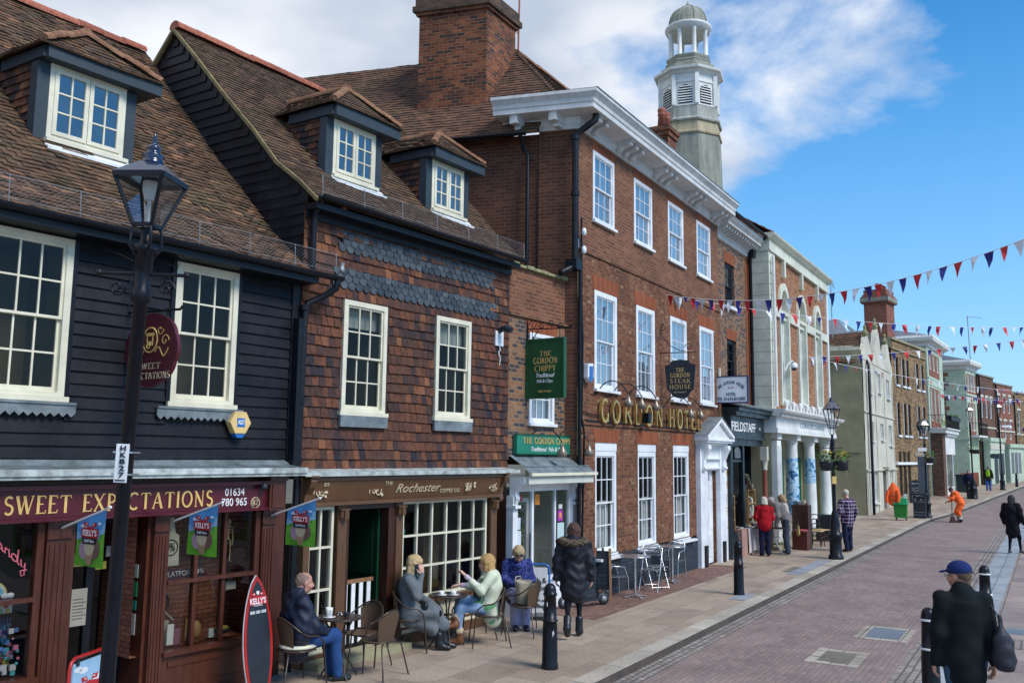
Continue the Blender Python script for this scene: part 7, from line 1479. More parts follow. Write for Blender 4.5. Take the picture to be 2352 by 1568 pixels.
# ---- café chairs and tables
def cafe_chair(seat='rattan'):
    o = empty('cafe_chair',(0,0,0)); m = Mesh(); sh = .42; w_ = .24
    # hoop: from front leg tops, up as arms, round the back
    P = []
    for i in range(25):
        a =-math.pi*.5+math.pi*2*(i/24)*.5*1.0; a = math.pi*(i/24); x = .27*math.cos(a); y =-.22*math.sin(a)-.0; z = .60+.19*math.sin(a)**1.5; P.append((x,y,z))
    P = [(.25,.22,sh-.02),(.265,.20,.52),(.27,.12,.59)]+P+[(-.27,.12,.59),(-.265,.20,.52),(-.25,.22,sh-.02)]
    m.tube(P,.011,7); m.build('arm_hoop','tube_brown',o)
    m = Mesh(); m.tube([(.22*math.cos(t),.21*math.sin(t),sh) for t in [2*math.pi*k/24 for k in range(24)]],.010,6,closed=True); m.tube([(.2,-.1,sh-.02),(-.2,-.1,sh-.02)],.008,5); m.tube([(-.16,.17,sh-.01),(.16,.17,sh-.01)],.008,5); m.build('seat_frame','tube_brown',o)
    m = Mesh(); m.lathe([(.0,-.008),(.205,-.008),(.21,.0),(.2,.008),(.0,.004)],(0,0,sh),24); m.build('seat',seat,o)
    m = Mesh(); vs = []; n_ = 10
    for j in range(6):
        t = j/5
        for i in range(n_+1):
            u =-1+2*i/n_; a = math.pi/2+u*.78; x = (.19+.06*t)*math.cos(a)*-1*1.15; y =-(.17+.055*t)*math.sin(a); z = sh+.01+(.62+.17*math.cos(u*1.1)-sh-.02)*t; vs.append((x,y,z))
    m.add(vs,[(j*(n_+1)+i,j*(n_+1)+i+1,(j+1)*(n_+1)+i+1,(j+1)*(n_+1)+i) for j in range(5) for i in range(n_)],True); m.build('backrest',seat,o)
    for sx in (-1,1):
        m = Mesh(); m.tube([(sx*.25,.22,sh-.01),(sx*.27,.26,0)],.010,7); m.build('leg','tube_brown',o)
        m = Mesh(); m.tube([(sx*.12,-.17,sh-.015),(sx*.19,-.21,sh-.05),(sx*.25,-.29,0)],.010,7); m.build('leg','tube_brown',o)
    return o
def place(proto,used,loc,b,label,cat,grp):
    o = proto if not used else copy_tree(proto); o.location = loc; o.rotation_euler = (0,0,R(-b)); tag(o,label,cat,grp); return o
CH = cafe_chair(); G_ = 'rattan café chairs outside the coffee shop'
place(CH,False,(-2.47,10.78,0),48,'rattan chair with a cream cushion under the seated man in navy','chair',G_)
for loc,b,lb in (((-1.60,11.33,0),300,'empty rattan chair with its back to the camera beside the first table'),((-1.86,11.76,0),215,'empty rattan chair behind the first table, facing the street'),((-1.40,12.78,0),82,'rattan chair under the woman in the grey coat'),((-.28,13.16,0),262,'rattan chair under the woman in the cream cardigan'),((-.52,13.62,0),250,'empty rattan chair tucked behind the second table'),((.25,13.98,0),300,'rattan chair holding the canvas bag'),((.12,14.62,0),168,'rattan chair under the woman in the blue top')):
    place(CH,True,loc,b,lb,'chair',G_)
cu = empty('seat_cushion',(-2.47,10.78,.435),R(-48),'cream cushion on the chair of the man in navy','cushion'); m = Mesh(); m.lathe([(.0,0),(.2,.0),(.225,.02),(.2,.045),(0,.05)],(0.0,.02,0),18); m.build('pad','cream',cu)
def round_table():
    o = empty('cafe_table',(0,0,0)); m = Mesh(); m.lathe([(.25,-.012),(.275,-.01),(.28,.0),(.275,.008),(.262,.010)],(0,0,.70),28); m.build('rim','tube_brown',o); m = Mesh(); m.lathe([(0,0),(.262,0),(.262,.006),(0,.006)],(0,0,.70),28); m.build('table_top',pm('vcol_shiny_dark',(.02,.028,.032),.08,.05,5),o)
    for k in range(4):
        a = math.pi/4+k*math.pi/2; c,s = math.cos(a),math.sin(a); m = Mesh(); m.tube([(c*.2,s*.2,.69),(c*.07,s*.07,.50),(c*.06,s*.06,.3),(c*.24,s*.24,.02),(c*.25,s*.25,0)],.011,6); m.build('leg','tube_brown',o)
    m = Mesh(); m.lathe([(.06,0),(.075,.01),(.06,.02)],(0,0,.42),16); m.build('collar','tube_brown',o)
    return o
TB = round_table(); place(TB,False,(-2.06,11.22,0),10,'round dark glass table with the tall mug, nearest the camera','table','round café tables'); place(TB,True,(-.87,13.05,0),30,'round dark table with two coffee cups between the two women','table','round café tables')
def cup(loc,label,h=.06,r=.042,tall=False,grp=None):
    o = empty('cup_and_saucer',loc,random.uniform(0,6),label,'cup',grp); m = Mesh(); m.lathe([(.02,0),(.075,.008),(.08,.014),(.02,.008)],(0,0,0),20); m.build('saucer','china',o); m = Mesh(); m.lathe([(r*.55,.01),(r*.8,.02),(r,h),(r*.94,h),(r*.7,.03)] if not tall else [(r*.7,.01),(r*.78,.03),(r,h),(r*.94,h),(r*.7,.03)],(0,0,0),18); m.tube([(r*.9,0,h*.85),(r*1.5,0,h*.75),(r*1.4,0,h*.4),(r*.85,0,h*.3)],.006,5); m.build('cup','china',o); return o
cup((-2.17,11.12,.712),'tall white latte mug on a saucer on the nearest table',.12,.045,True); cup((-.95,12.93,.712),'white cup on the left side of the second table'); cup((-.78,12.95,.712),'white cup by the hand of the woman in cream')
sug = empty('condiment_pot',(-2.03,11.2,.712),0,'small dark pot and spectacles on the nearest table','pot'); m = Mesh(); m.lathe([(.02,0),(.03,.02),(.035,.05),(.03,.06)],(0.05,0,0),12); m.build('pot','dark_ink',sug); m = Mesh(); m.tube([(-.05,0,.01),(-.04,.01,.045),(-.01,.01,.05),(0,0,.02)],.008,5); m.build('holder','alu',sug)
bg_ = empty('canvas_bag',(.22,14.0,.435),R(60),'beige canvas bag with white lining standing on the empty rattan chair','bag'); m = Mesh(); m.xf = None
pf = [(.10,0),(.125,.03),(.13,.15),(.15,.30),(.16,.34),(.15,.35),(.13,.30)]; m.lathe(pf,(0,0,0),16); [m.v.__setitem__(i,(p[0]*1.15,p[1]*.75,p[2]+.015*math.sin(p[0]*40))) for i,p in enumerate(m.v)]; m.build('bag_body',pm('canvas',(.42,.37,.27),.9,.12,20,.2),bg_); m = Mesh(); m.tube([(-.1,.08,.33),(-.07,.1,.40),(.07,.1,.40),(.1,.08,.33)],.009,5); m.build('handle','canvas',bg_)
# fish and chip pavement board, blue hoop frame
fb_ = empty('pavement_sign',(.43,15.25,0),R(-8),'white pavement board in a blue tube frame outside the chip shop','sign'); m = Mesh(); m.tube([(-.22,0,.05),(-.22,0,.80),(-.20,0,.86),(-.15,0,.88),(.17,0,.88),(.22,0,.86),(.24,0,.80),(.24,0,.05)],.018,8); m.tube([(-.24,-.12,.03),(-.24,.12,.03)],.02,6); m.tube([(.26,-.12,.03),(.26,.12,.03)],.02,6); m.build('frame','blue_paint',fb_); m = Mesh(); m.box(-.19,.21,-.01,.01,.10,.83); pn = m.build('panel','white_paint',fb_); text('Fish &',.085,'dark_ink',pn,(.05,-.014,.62),width=.28); text('chips',.085,'dark_ink',pn,(.05,-.014,.50),width=.26); text('EAT IN or',.045,'dark_ink',pn,(.04,-.014,.30),width=.25); text('TAKE AWAY',.045,'dark_ink',pn,(.04,-.014,.2),width=.25); m = Mesh(); m.box(-.26,.28,-.16,.16,0,.06); m.build('base','bin_black',fb_)
# ---- aluminium furniture outside the hotel
def alu_chair(x):
    o = empty('folding_chair',(0,0,0)); sh = .42
    for sx in (-1,1):
        m = Mesh(); m.tube([(sx*.19,.20,0),(sx*.19,-.02,.42),(sx*.19,-.20,.82),(sx*.17,-.215,.85)],.010,6); m.build('leg','alu',o); m = Mesh(); m.tube([(sx*.17,-.24,0),(sx*.17,.18,sh)],.010,6); m.build('leg','alu',o)
    m = Mesh(); [m.box(-.18,.18,-.17+i*.06,-.13+i*.06,sh,sh+.012) for i in range(6)]; m.build('seat','alu',o); m = Mesh(); [m.box(-.17,.17,-.20-i*.012,-.19-i*.012,.68+i*.055,.715+i*.055) for i in range(3)]; m.build('backrest','alu',o); m = Mesh(); m.tube([(-.17,-.23,.02),(.17,-.23,.02)],.008,5); m.tube([(-.19,.19,.02),(.19,.19,.02)],.008,5); m.build('stretcher','alu',o); return o
AC = alu_chair(0); place(AC,False,(2.85,18.42,0),205,'aluminium folding chair in front between the two steel tables','chair','aluminium chairs outside the hotel')
def alu_stack():
    o = empty('aluminium_armchair',(0,0,0)); 
    for sx in (-1,1):
        m = Mesh(); m.tube([(sx*.2,.2,0),(sx*.2,.18,.40),(sx*.2,.1,.60),(sx*.2,-.16,.62),(sx*.19,-.22,.40),(sx*.2,-.26,0)],.011,6); m.build('side_frame','alu',o)
    m = Mesh(); m.tube([(-.19,-.18,.55),(-.18,-.22,.78),(-.1,-.23,.82),(.1,-.23,.82),(.18,-.22,.78),(.19,-.18,.55)],.011,6); m.build('back_hoop','alu',o); m = Mesh(); [m.box(-.19,.19,-.18+i*.062,-.14+i*.062,.41,.42) for i in range(6)]; m.build('seat','alu',o); m = Mesh(); [m.box(-.17,.17,-.23,-.22,.62+i*.05,.655+i*.05) for i in range(3)]; m.build('backrest','alu',o); return o
AS = alu_stack(); place(AS,False,(2.02,17.5,0),70,'aluminium armchair left of the first steel table','chair','aluminium chairs outside the hotel'); place(AS,True,(3.62,20.2,0),215,'aluminium armchair behind the farther steel table','chair','aluminium chairs outside the hotel'); place(AC,True,(3.05,19.0,0),160,'second aluminium folding chair, just behind the first','chair','aluminium chairs outside the hotel')
def steel_table():
    o = empty('steel_table',(0,0,0)); m = Mesh(); m.lathe([(0,0),(.29,0),(.30,.008),(.30,.022),(.28,.024),(0,.02)],(0,0,.76),28); m.build('table_top','alu',o); m = Mesh(); m.lathe([(.026,.06),(.026,.76)],(0,0,0),12); m.build('column','alu',o)
    for k in range(4): a = math.pi/2*k+.4; m = Mesh(); m.beam((0,0,.06),(.25*math.cos(a),.25*math.sin(a),.02),.04,.02); m.build('foot','alu',o)
    return o
ST = steel_table(); place(ST,False,(2.42,17.6,0),0,'round steel pedestal table nearest the hotel corner','table','steel tables outside the hotel'); place(ST,True,(3.5,19.62,0),20,'round steel pedestal table farther along the hotel plinth','table','steel tables outside the hotel')
sc_ = empty('electric_scooter',(1.34,16.44,0),R(34),'black electric scooter parked behind the woman in the dark parka','scooter'); m = Mesh(); m.box(-.34,.34,-.07,.07,.10,.14); m.build('deck','dark_ink',sc_)
for x in (-.46,.46): m = Mesh(lambda p,x=x: (x+p[0],p[2],.11+p[1])); m.lathe([(.05,-.022),(.105,-.022),(.11,0),(.105,.022),(.05,.022)],(0,0,0),20); wh = m.build('wheel','dark_ink',sc_); m = Mesh(lambda p,x=x: (x+p[0],p[2],.11+p[1])); m.lathe([(.0,-.026),(.055,-.026),(.055,.026),(0,.026)],(0,0,0),14); m.build('hub','galv',wh)
m = Mesh(); m.tube([(-.34,0,.12),(-.44,0,.2),(-.40,0,.95)],.02,8); m.tube([(-.40,-.2,.97),(-.40,.2,.97)],.014,6); m.build('handlebar_stem','dark_ink',sc_); m = Mesh(); m.tube([(.34,0,.13),(.38,0,.2),(.5,0,.24),(.57,0,.2)],.02,6); m.build('mudguard','dark_ink',sc_)
wb_ = empty('wooden_easel_board',(1.72,17.2,0),R(-25),'wooden framed chalkboard easel with a blue grey picture by the scooter','sign'); m = Mesh(); m.beam((-.2,0,0),(-.14,.12,.95),.045,.03); m.beam((.2,0,0),(.14,.12,.95),.045,.03); m.beam((0,.35,0),(0,.12,.95),.04,.03); m.build('easel_legs','wood',wb_); m = Mesh(); m.quad((-.17,.02,.2),(.17,.02,.2),(.13,.11,.9),(-.13,.11,.9)); m.build('panel','brick_black',wb_)
bb_ = empty('black_box',(1.98,18.1,0),FH.rz,'black cabinet against the hotel plinth beside the first table','box'); m = Mesh(); m.box(-.14,.14,-.1,.12,0,.66); m.box(-.16,.16,-.12,.14,.66,.69); m.build('cabinet','bin_black',bb_); m = Mesh(); m.box(.04,.07,-.108,-.1005,.35,.42); m.build('label',WP,bb_)
# ---- litter bin, street sweeper's cart, signs
lb_ = empty('litter_bin',(18.9,41.75,0),R(-30),'square black litter bin with silver lines beside the lamp post','bin'); m = Mesh(); m.box(-.26,.26,-.26,.26,.05,.92); m.box(-.29,.29,-.29,.29,.92,.96); m.box(-.24,-.18,-.24,.24,.96,1.06); m.box(.18,.24,-.24,.24,.96,1.06); m.box(-.31,.31,-.31,.31,1.06,1.13); m.box(-.28,.28,-.28,.28,0,.05); m.build('body','bin_black',lb_,bevel=.01); m = Mesh(); [m.box(-.265,.265,-.268,-.2605,z,z+.018) for z in (.14,.26,.74)]; m.box(-.2,-.12,-.268,-.261,.8,.88); m.box(.05,.12,-.268,-.261,.8,.88); m.build('silver_lines','galv',lb_)
cart = empty('sweeper_cart',(17.25,40.0,0),R(-28),'green wheeled sweeper cart on the pavement','cart'); m = Mesh(); m.add([(-.24,-.22,.12),(.24,-.22,.12),(.28,-.24,.70),(-.28,-.24,.70),(-.24,.22,.12),(.24,.22,.12),(.28,.24,.70),(-.28,.24,.70)],[(0,1,2,3),(5,4,7,6),(4,0,3,7),(1,5,6,2),(3,2,6,7),(0,4,5,1)]); m.box(-.2,.2,-.235,-.2,.3,.34); m.build('body','bin_green',cart,bevel=.02); m = Mesh(); m.box(-.30,.30,-.27,.27,.70,.76); m.box(-.12,.28,-.2,.2,.76,.98); m.build('lid',pm('bin_green_light',(.02,.42,.16),.4,.1,5),cart,bevel=.02)
for x in (-.2,.2): m = Mesh(lambda p,x=x: (x+p[2],p[0]+.18,.1+p[1])); m.lathe([(.02,-.025),(.1,-.025),(.1,.025),(.02,.025)],(0,0,0),14); m.build('wheel','dark_ink',cart)
m = Mesh(); m.box(.16,.3,-.12,-.08,.98,1.16); m.build('sign_plate',WP,cart); m = Mesh(); m.tube([(-.26,.2,.5),(-.26,.25,1.3)],.02,6); m.build('handle','bin_black',cart)
jk = empty('hi_vis_jacket',(16.98,40.05,0),R(-28),'orange high visibility jackets draped over the green cart','jacket'); m = Mesh()
pr = [(.10,.62),(.17,.72),(.22,.95),(.23,1.15),(.18,1.38),(.10,1.52),(.05,1.62),(.02,1.66)]; m.lathe(pr,(0,0,0),20); m.v = [(p[0]*(1.15+.12*math.sin(5*math.atan2(p[1],p[0])+p[2]*6)),p[1]*(.75+.1*math.sin(7*math.atan2(p[1],p[0]))),p[2]) for p in m.v]; m.tube([(-.2,-.1,1.3),(-.27,-.14,1.0),(-.26,-.15,.75)],[.08,.07,.06],8); m.tube([(.18,-.1,1.3),(.22,-.16,1.05),(.2,-.17,.8)],[.08,.07,.06],8); m.build('cloth','orange_cloth',jk); m = Mesh(); m.beam((-.26,-.16,1.02),(.2,-.2,1.1),.01,.035); m.beam((-.25,-.16,.85),(.2,-.2,.9),.01,.03); m.build('reflective_tape','terracotta',jk)
asg = empty('pavement_sign',(23.2,51.6,.18),R(-20),'black round topped pavement board with white chalk writing','sign'); m = Mesh(); m.prism([(-.38,0),(.38,0),(.38,1.0)]+arcp(0,1.0,.38,.33,0,180,10)[1:-1]+[(-.38,1.0)],'y',0,.04); ap = m.build('panel','bin_black',asg); text('Open Today',.09,'white_ink',ap,(0,-.006,1.12),width=.5); m = Mesh(); [ribbon(m,[(-.25+.5*t,z+.05*math.sin(t*12+z*9)) for t in [i/12 for i in range(13)]],.008,-.006) for z in (.85,.7,.45,.35,.25)]; m.build('chalk_writing','grey_white',ap)
tt = empty('information_totem',(19.75,43.2,0),R(-25),'tall grey information pillar behind the litter bin','sign'); m = Mesh(); m.box(-.2,.2,-.06,.06,0,2.8); m.build('pillar',pm('totem_grey',(.08,.10,.13),.4,.1,4),tt,bevel=.01); m = Mesh(); m.box(.14,.195,-.066,-.0605,.2,2.7); m.build('edge_strip','alu',tt)
rb_ = empty('round_pub_sign',(19.75,42.9,4.25),0,'round black board behind the lantern over the litter bin','hanging sign'); m = Mesh(lambda p: (p[0],p[2],p[1])); m.lathe([(0,-.03),(.32,-.03),(.34,0),(.32,.03),(0,.03)],(0,0,0),28); m.build('disc','bin_black',rb_); m = Mesh(); m.tube([(0,.05,0),(.3,1.2,0)],.02,6); m.build('arm','bin_black',rb_)
fs = empty('finger_post_sign',(19.1,41.9,2.95),R(-10),'white scrolled finger sign on the lamp post above the litter bin','sign'); m = Mesh(); m.box(-.1,.28,-.03,.03,.1,.26); m.build('board',WP,fs); m = Mesh(); m.tube(scroll((-.12,-.02,-.05),.11,1.2,16),.02,5); m.tube(scroll((.1,-.02,-.05),.09,1.2,16,flip=-1),.02,5); m.build('scroll',GW,fs)
f2 = empty('finger_post_sign',(34.3,63.7,2.95),R(-8),'dark hexagonal direction finger on the distant thick based lamp post','sign'); m = Mesh(); m.prism([(-.35,0),(-.22,.17),(.3,.17),(.3,-.17),(-.22,-.17)],'y',-.03,.03); m.build('finger','bin_black',f2)
sc2 = empty('street_camera',(35.3,63.9,5.0),0,'white camera on the distant lamp post','camera'); m = Mesh(); m.box(-.3,.3,-.1,.1,0,.14); m.ball((.25,-.05,-.02),.14); m.build('housing',WP,sc2)
fbn = empty('litter_bin',(30.9,61.5,.48),R(-30),'dark square bin on the pavement behind the street sweeper','bin'); m = Mesh(); m.box(-.45,.45,-.4,.4,0,1.1); m.box(-.5,.5,-.45,.45,1.1,1.2); m.build('body','bin_black',fbn,bevel=.02)

# ---- bunting
def bunting(a,b,sag,n,h,label,start=0,order=(0,1,2),sd=0,wf=.55):
    a = Vector(a); b = Vector(b); o = empty('bunting',tuple(a),0,label,'bunting','strings of red, white and blue bunting'); d = b-a; hd = Vector((d.x,d.y,0)).normalized(); rs = random.Random(sd)
    def pt(t): return d*t+Vector((0,0,-sag*4*t*(1-t)))
    m = Mesh(); m.tube([pt(i/40) for i in range(41)],.006 if d.length < 16 else .009,4); m.build('string',WP,o)
    CB_ = [(.55,.015,.02),(.72,.74,.78),(.015,.02,.22)]; L = d.length
    for i in range(n):
        t = (i+.5)/n; w_ = h*wf/L/2*1.0; p0,p1 = pt(t-w_),pt(t+w_); sw = rs.uniform(-.3,.3); w_ *= rs.uniform(.82,1.1); t += rs.uniform(-.15,.15)/n; p0,p1 = pt(t-w_),pt(t+w_); tip = pt(t)+Vector((hd.x*sw*h*.4,hd.y*sw*h*.4,-h))+Vector((hd.y,-hd.x,0))*rs.uniform(-.3,.35)*h
        m = Mesh(); m.col = CB_[order[(i+start) % 3]]; mid0 = p0.lerp(tip,.5)+Vector((hd.y,-hd.x,0))*rs.uniform(-.05,.05); mid1 = p1.lerp(tip,.5)+Vector((hd.y,-hd.x,0))*rs.uniform(-.05,.05)
        m.add([p0,p1,mid1,tip,mid0],[(0,1,2,4),(4,2,3)]); m.build('pennant','vcol',o)
    return o
W_ = FH.w
bunting(W_(2.42,.05,6.42),(8.7,13.9,6.42),.55,34,.28,'topmost bunting string, rising from the hotel wall to the top right',sd=1)
bunting(W_(2.95,.05,6.45),(15.6,26.2,6.62),.25,30,.29,'bunting string running level from the hotel wall away along the street',start=1,sd=2)
bunting(W_(14.3,.6,6.1),(17.6,29.5,6.75),.10,20,.30,'bunting string climbing right from the corn exchange windows',start=1,sd=3)
bunting(W_(14.3,.6,6.1),(29.5,49.0,6.40),.25,34,.30,'bunting string dipping away from the corn exchange towards the far green houses',start=2,sd=4)
bunting((24.9,52.0,6.45),(30.5,50.5,6.15),.1,16,.30,'bunting string crossing low in front of the brown brick building',sd=5)
bunting((24.9,52.0,6.45),(42.0,68.0,7.4),.3,26,.34,'far bunting string running past both pale green houses',start=1,sd=6)
bunting((34.5,67.0,7.3),(42.5,64.0,6.9),.2,20,.36,'most distant level bunting string near the right edge',start=2,sd=7)
bunting((44.0,79,5.6),(50,77,5.8),.3,14,.4,'tiny bunting in front of the red fronted shop',start=0,sd=8)

# ---- antique stall outside the black shopfront
ct = empty('cloth_covered_table',FH.w(8.0,.0,0),FH.rz,'table under a pale cloth and a pinkish brown side cover with papers on top','table'); m = Mesh(); m.box(-.6,.75,-.25,.3,0,.735); m.build('under_cloth',pm('dusty_pink',(.38,.22,.18),.9,.12,6,.2),ct); m = Mesh(); vs = []
n_ = 20; pth = [(-.62,-.27),(.77,-.27),(.77,.32)]; m.quad((-.1,-.28,.74),(.78,-.28,.74),(.78,.32,.74),(-.1,.32,.74)); top_ = []; bot_ = []
for i in range(25): t = i/24; x =-.1+.88*t; top_.append((x,-.28,.74)); bot_.append((x,-.30-.02*math.sin(i*1.7),.07+.04*math.sin(t*3)))
m.add(top_+bot_,[(i,i+1,26+i,25+i) for i in range(24)],True); m.quad((.78,-.28,.74),(.78,.32,.74),(.8,.32,.1),(.8,-.3,.1)); m.build('white_cloth',pm('pale_cloth',(.60,.52,.50),.9,.08,8,.15),ct)
it = Mesh(); rs_ = random.Random(5)
for i in range(14): it.col = [(.5,.4,.2),(.6,.55,.4),(.35,.2,.1),(.6,.6,.55)][i % 4]; x = rs_.uniform(-.5,.6); it.box(x,x+rs_.uniform(.06,.2),-.2+rs_.uniform(0,.3),.1,.742+i*.001,.75+i*.003)
st_ = it.build('stall_papers','vcol',None,FH.w(8.0,0,0),FH.rz); tag(st_,'loose prints and trays lying on the cloth covered table','papers')
pk = empty('cloth_covered_table',FH.w(9.6,-.05,0),FH.rz,'pale pink cloth covered table between the woman in red and man in beige','table'); m = Mesh(); m.box(-.5,.6,-.25,.3,.1,.8); m.build('cloth',pm('pink_cloth',(.62,.40,.38),.9,.1,8,.15),pk); m = Mesh(); [m.box(x,x+.04,y,y+.04,0,.1) for x in (-.48,.54) for y in (-.22,.24)]; m.build('legs','wood',pk)
def stocked_shelf(loc,rz,w_,h,n,label,mat='wood',name='wooden_shelf'):
    o = empty(name,loc,rz,label,'shelf'); m = Mesh(); m.box(-w_/2,-w_/2+.03,0,.25,0,h); m.box(w_/2-.03,w_/2,0,.25,0,h); [m.box(-w_/2+.03,w_/2-.03,0,.25,h*(i+1)/n-.03,h*(i+1)/n) for i in range(n)]; m.box(-w_/2+.03,w_/2-.03,.24,.25,0,h); m.build('frame',mat,o); k = Mesh(); rs = random.Random(int(h*100+w_*10))
    for i in range(n+1):
        x =-w_/2+.05
        while x < w_/2-.1: s = rs.uniform(.03,.07); k.col = [(.5,.4,.3),(.25,.1,.06),(.55,.5,.45),(.12,.2,.2),(.45,.1,.08),(.5,.35,.12)][rs.randrange(6)]; k.box(x,x+s,.05,.18,h*i/n+.001,h*i/n+rs.uniform(.06,.16)); x += s+rs.uniform(.005,.05)
    k.build('ornaments','vcol',o); return o
stocked_shelf(FH.w(8.95,.1,.62),FH.rz,.75,1.15,3,'light wood shelf unit of ornaments behind the woman in red',pm('pine',(.40,.24,.10),.5,.2,8,streak=True)); stocked_shelf(FH.w(7.15,.1,.7),FH.rz,.3,.95,3,'narrow wooden shelf with prints at the left end of the stall','pine')
bkc = stocked_shelf((8.72,27.25,0),R(-40),.5,1.28,3,'dark bookcase with a row of coloured books on top','darkwood','bookcase'); m = Mesh(); m.box(-.25,.25,-.02,-.001,0,1.28); m.build('door_panel','darkwood',bkc)
bx_ = empty('wooden_box_seat',(8.65,26.95,0),R(-35),'dark red wooden box seat with a patterned cushion beside the handbag','box'); m = Mesh(); m.box(-.22,.22,-.2,.2,0,.5); m.box(-.23,.23,-.21,.21,.5,.53); m.build('box',pm('mahogany',(.10,.02,.012),.4,.2,8,streak=True),bx_,bevel=.008); m = Mesh(); m.col = (.35,.06,.07); m.lathe([(0,0),(.2,0),(.21,.03),(.18,.05),(0,.055)],(0,0,.531),14); m.build('cushion','vcol',bx_)
def rush_chair():
    o = empty('rush_seat_chair',(0,0,0))
    for sx in (-1,1):
        m = Mesh(); m.tube([(sx*.19,.19,0),(sx*.19,.19,.46)],.016,6); m.build('leg','darkwood',o); m = Mesh(); m.tube([(sx*.17,-.17,0),(sx*.17,-.17,.45),(sx*.18,-.23,.98)],.016,6); m.build('leg','darkwood',o)
    m = Mesh(); [m.tube([(-.18,-.17-(z-.45)*.1,z),(0,-.2-(z-.45)*.1,z+.02),(.18,-.17-(z-.45)*.1,z)],.018,6) for z in (.62,.76,.9)]; [m.tube([(-.19,.19,z),(.19,.19,z)],.01,5) for z in (.14,.28)]; [m.tube([(sx*.18,-.17,z),(sx*.19,.19,z)],.01,5) for sx in (-1,1) for z in (.16,.3)]; m.build('rails','darkwood',o); m = Mesh(); m.box(-.2,.2,-.18,.2,.445,.475); m.build('seat',pm('rush',(.48,.34,.15),.8,.2,30,.4),o,bevel=.01); return o
RC = rush_chair(); place(RC,False,(9.42,27.95,0),125,'dark ladder back chair with straw seat beside the box seat','chair','ladder back chairs at the stall'); place(RC,True,(9.75,28.5,0),150,'ladder back chair farther back by the white columns','chair','ladder back chairs at the stall')
dbx = empty('stacked_trunk',(10.4,29.8,0),R(-35),'dark trunk with a folded blue grey cloth on top before the columns','trunk'); m = Mesh(); m.box(-.3,.3,-.2,.2,0,.7); m.build('trunk','bin_black',dbx,bevel=.01); m = Mesh(); m.box(-.25,.25,-.18,.18,.701,.85); m.build('folded_cloth','brick_black',dbx,bevel=.02)
ig = empty('cast_iron_table',(7.28,25.45,0),R(-20),'ornate pale cast iron garden table legs behind the woman in red','table')
for sx in (-1,1): m = Mesh(); m.tube([(sx*.08,0,.72),(sx*.12,0,.45),(sx*.2,0,.25),(sx*.34,0,.02),(sx*.42,0,.04)],.022,6); m.tube(scroll((sx*.2,0,.42),.1,1.2,16,flip=sx),.014,5); m.build('leg','galv',ig)
m = Mesh(); m.box(-.4,.4,-.22,.22,.72,.75); m.build('top','darkwood',ig)
mr_ = empty('tilting_mirror',FH.w(9.05,.12,1.78),FH.rz,'small frameless mirror reflecting the sky on top of the shelves','mirror'); m = Mesh(); m.quad((-.42,0,.0),(-.02,0,-.02),(-.16,.08,.40),(-.5,.08,.42)); m.build('glass','mirror',mr_); m = Mesh(); m.quad((-.44,.012,-.02),(-.0,.012,-.04),(-.14,.1,.42),(-.52,.1,.44)); m.build('back','wood',mr_)
dm_ = empty('carved_frame_mirror',(6.85,26.3,0),R(-25),'cream carved dressing mirror draped with lace on the stall','mirror'); m = Mesh(); m.tube([(.12*math.cos(t),0,1.2+.22*math.sin(t)) for t in [2*math.pi*k/20 for k in range(20)]],.045,6,closed=True); m.tube([(-.14,0,.85),(-.16,0,1.1),(-.15,0,1.5),(0,0,1.58),(.16,0,1.5),(.19,0,1.2),(.17,0,.85)],.035,6); m.box(-.2,.22,-.08,.08,.8,.86); m.build('frame','cream',dm_); m = Mesh(); m.lathe([(0,0),(.1,0),(.1,.01),(0,.01)],(0,0,0),16); m.v = [(p[0]*1.1,-.01+p[2],1.2+p[1]*2.0) for p in m.v]; m.build('glass','mirror',dm_); m = Mesh(); m.box(-.15,.2,-.1,.15,0,.8); m.build('pedestal','darkwood',dm_)
hb = empty('wall_lamp',FH.w(6.25,.04,4.9),FH.rz,'narrow brass strip lamp on hotel wall above the white hotel sign','wall lamp'); m = Mesh(); m.box(-.04,.04,-.05,0,-.12,.14); m.build('lamp_body','cream',hb)

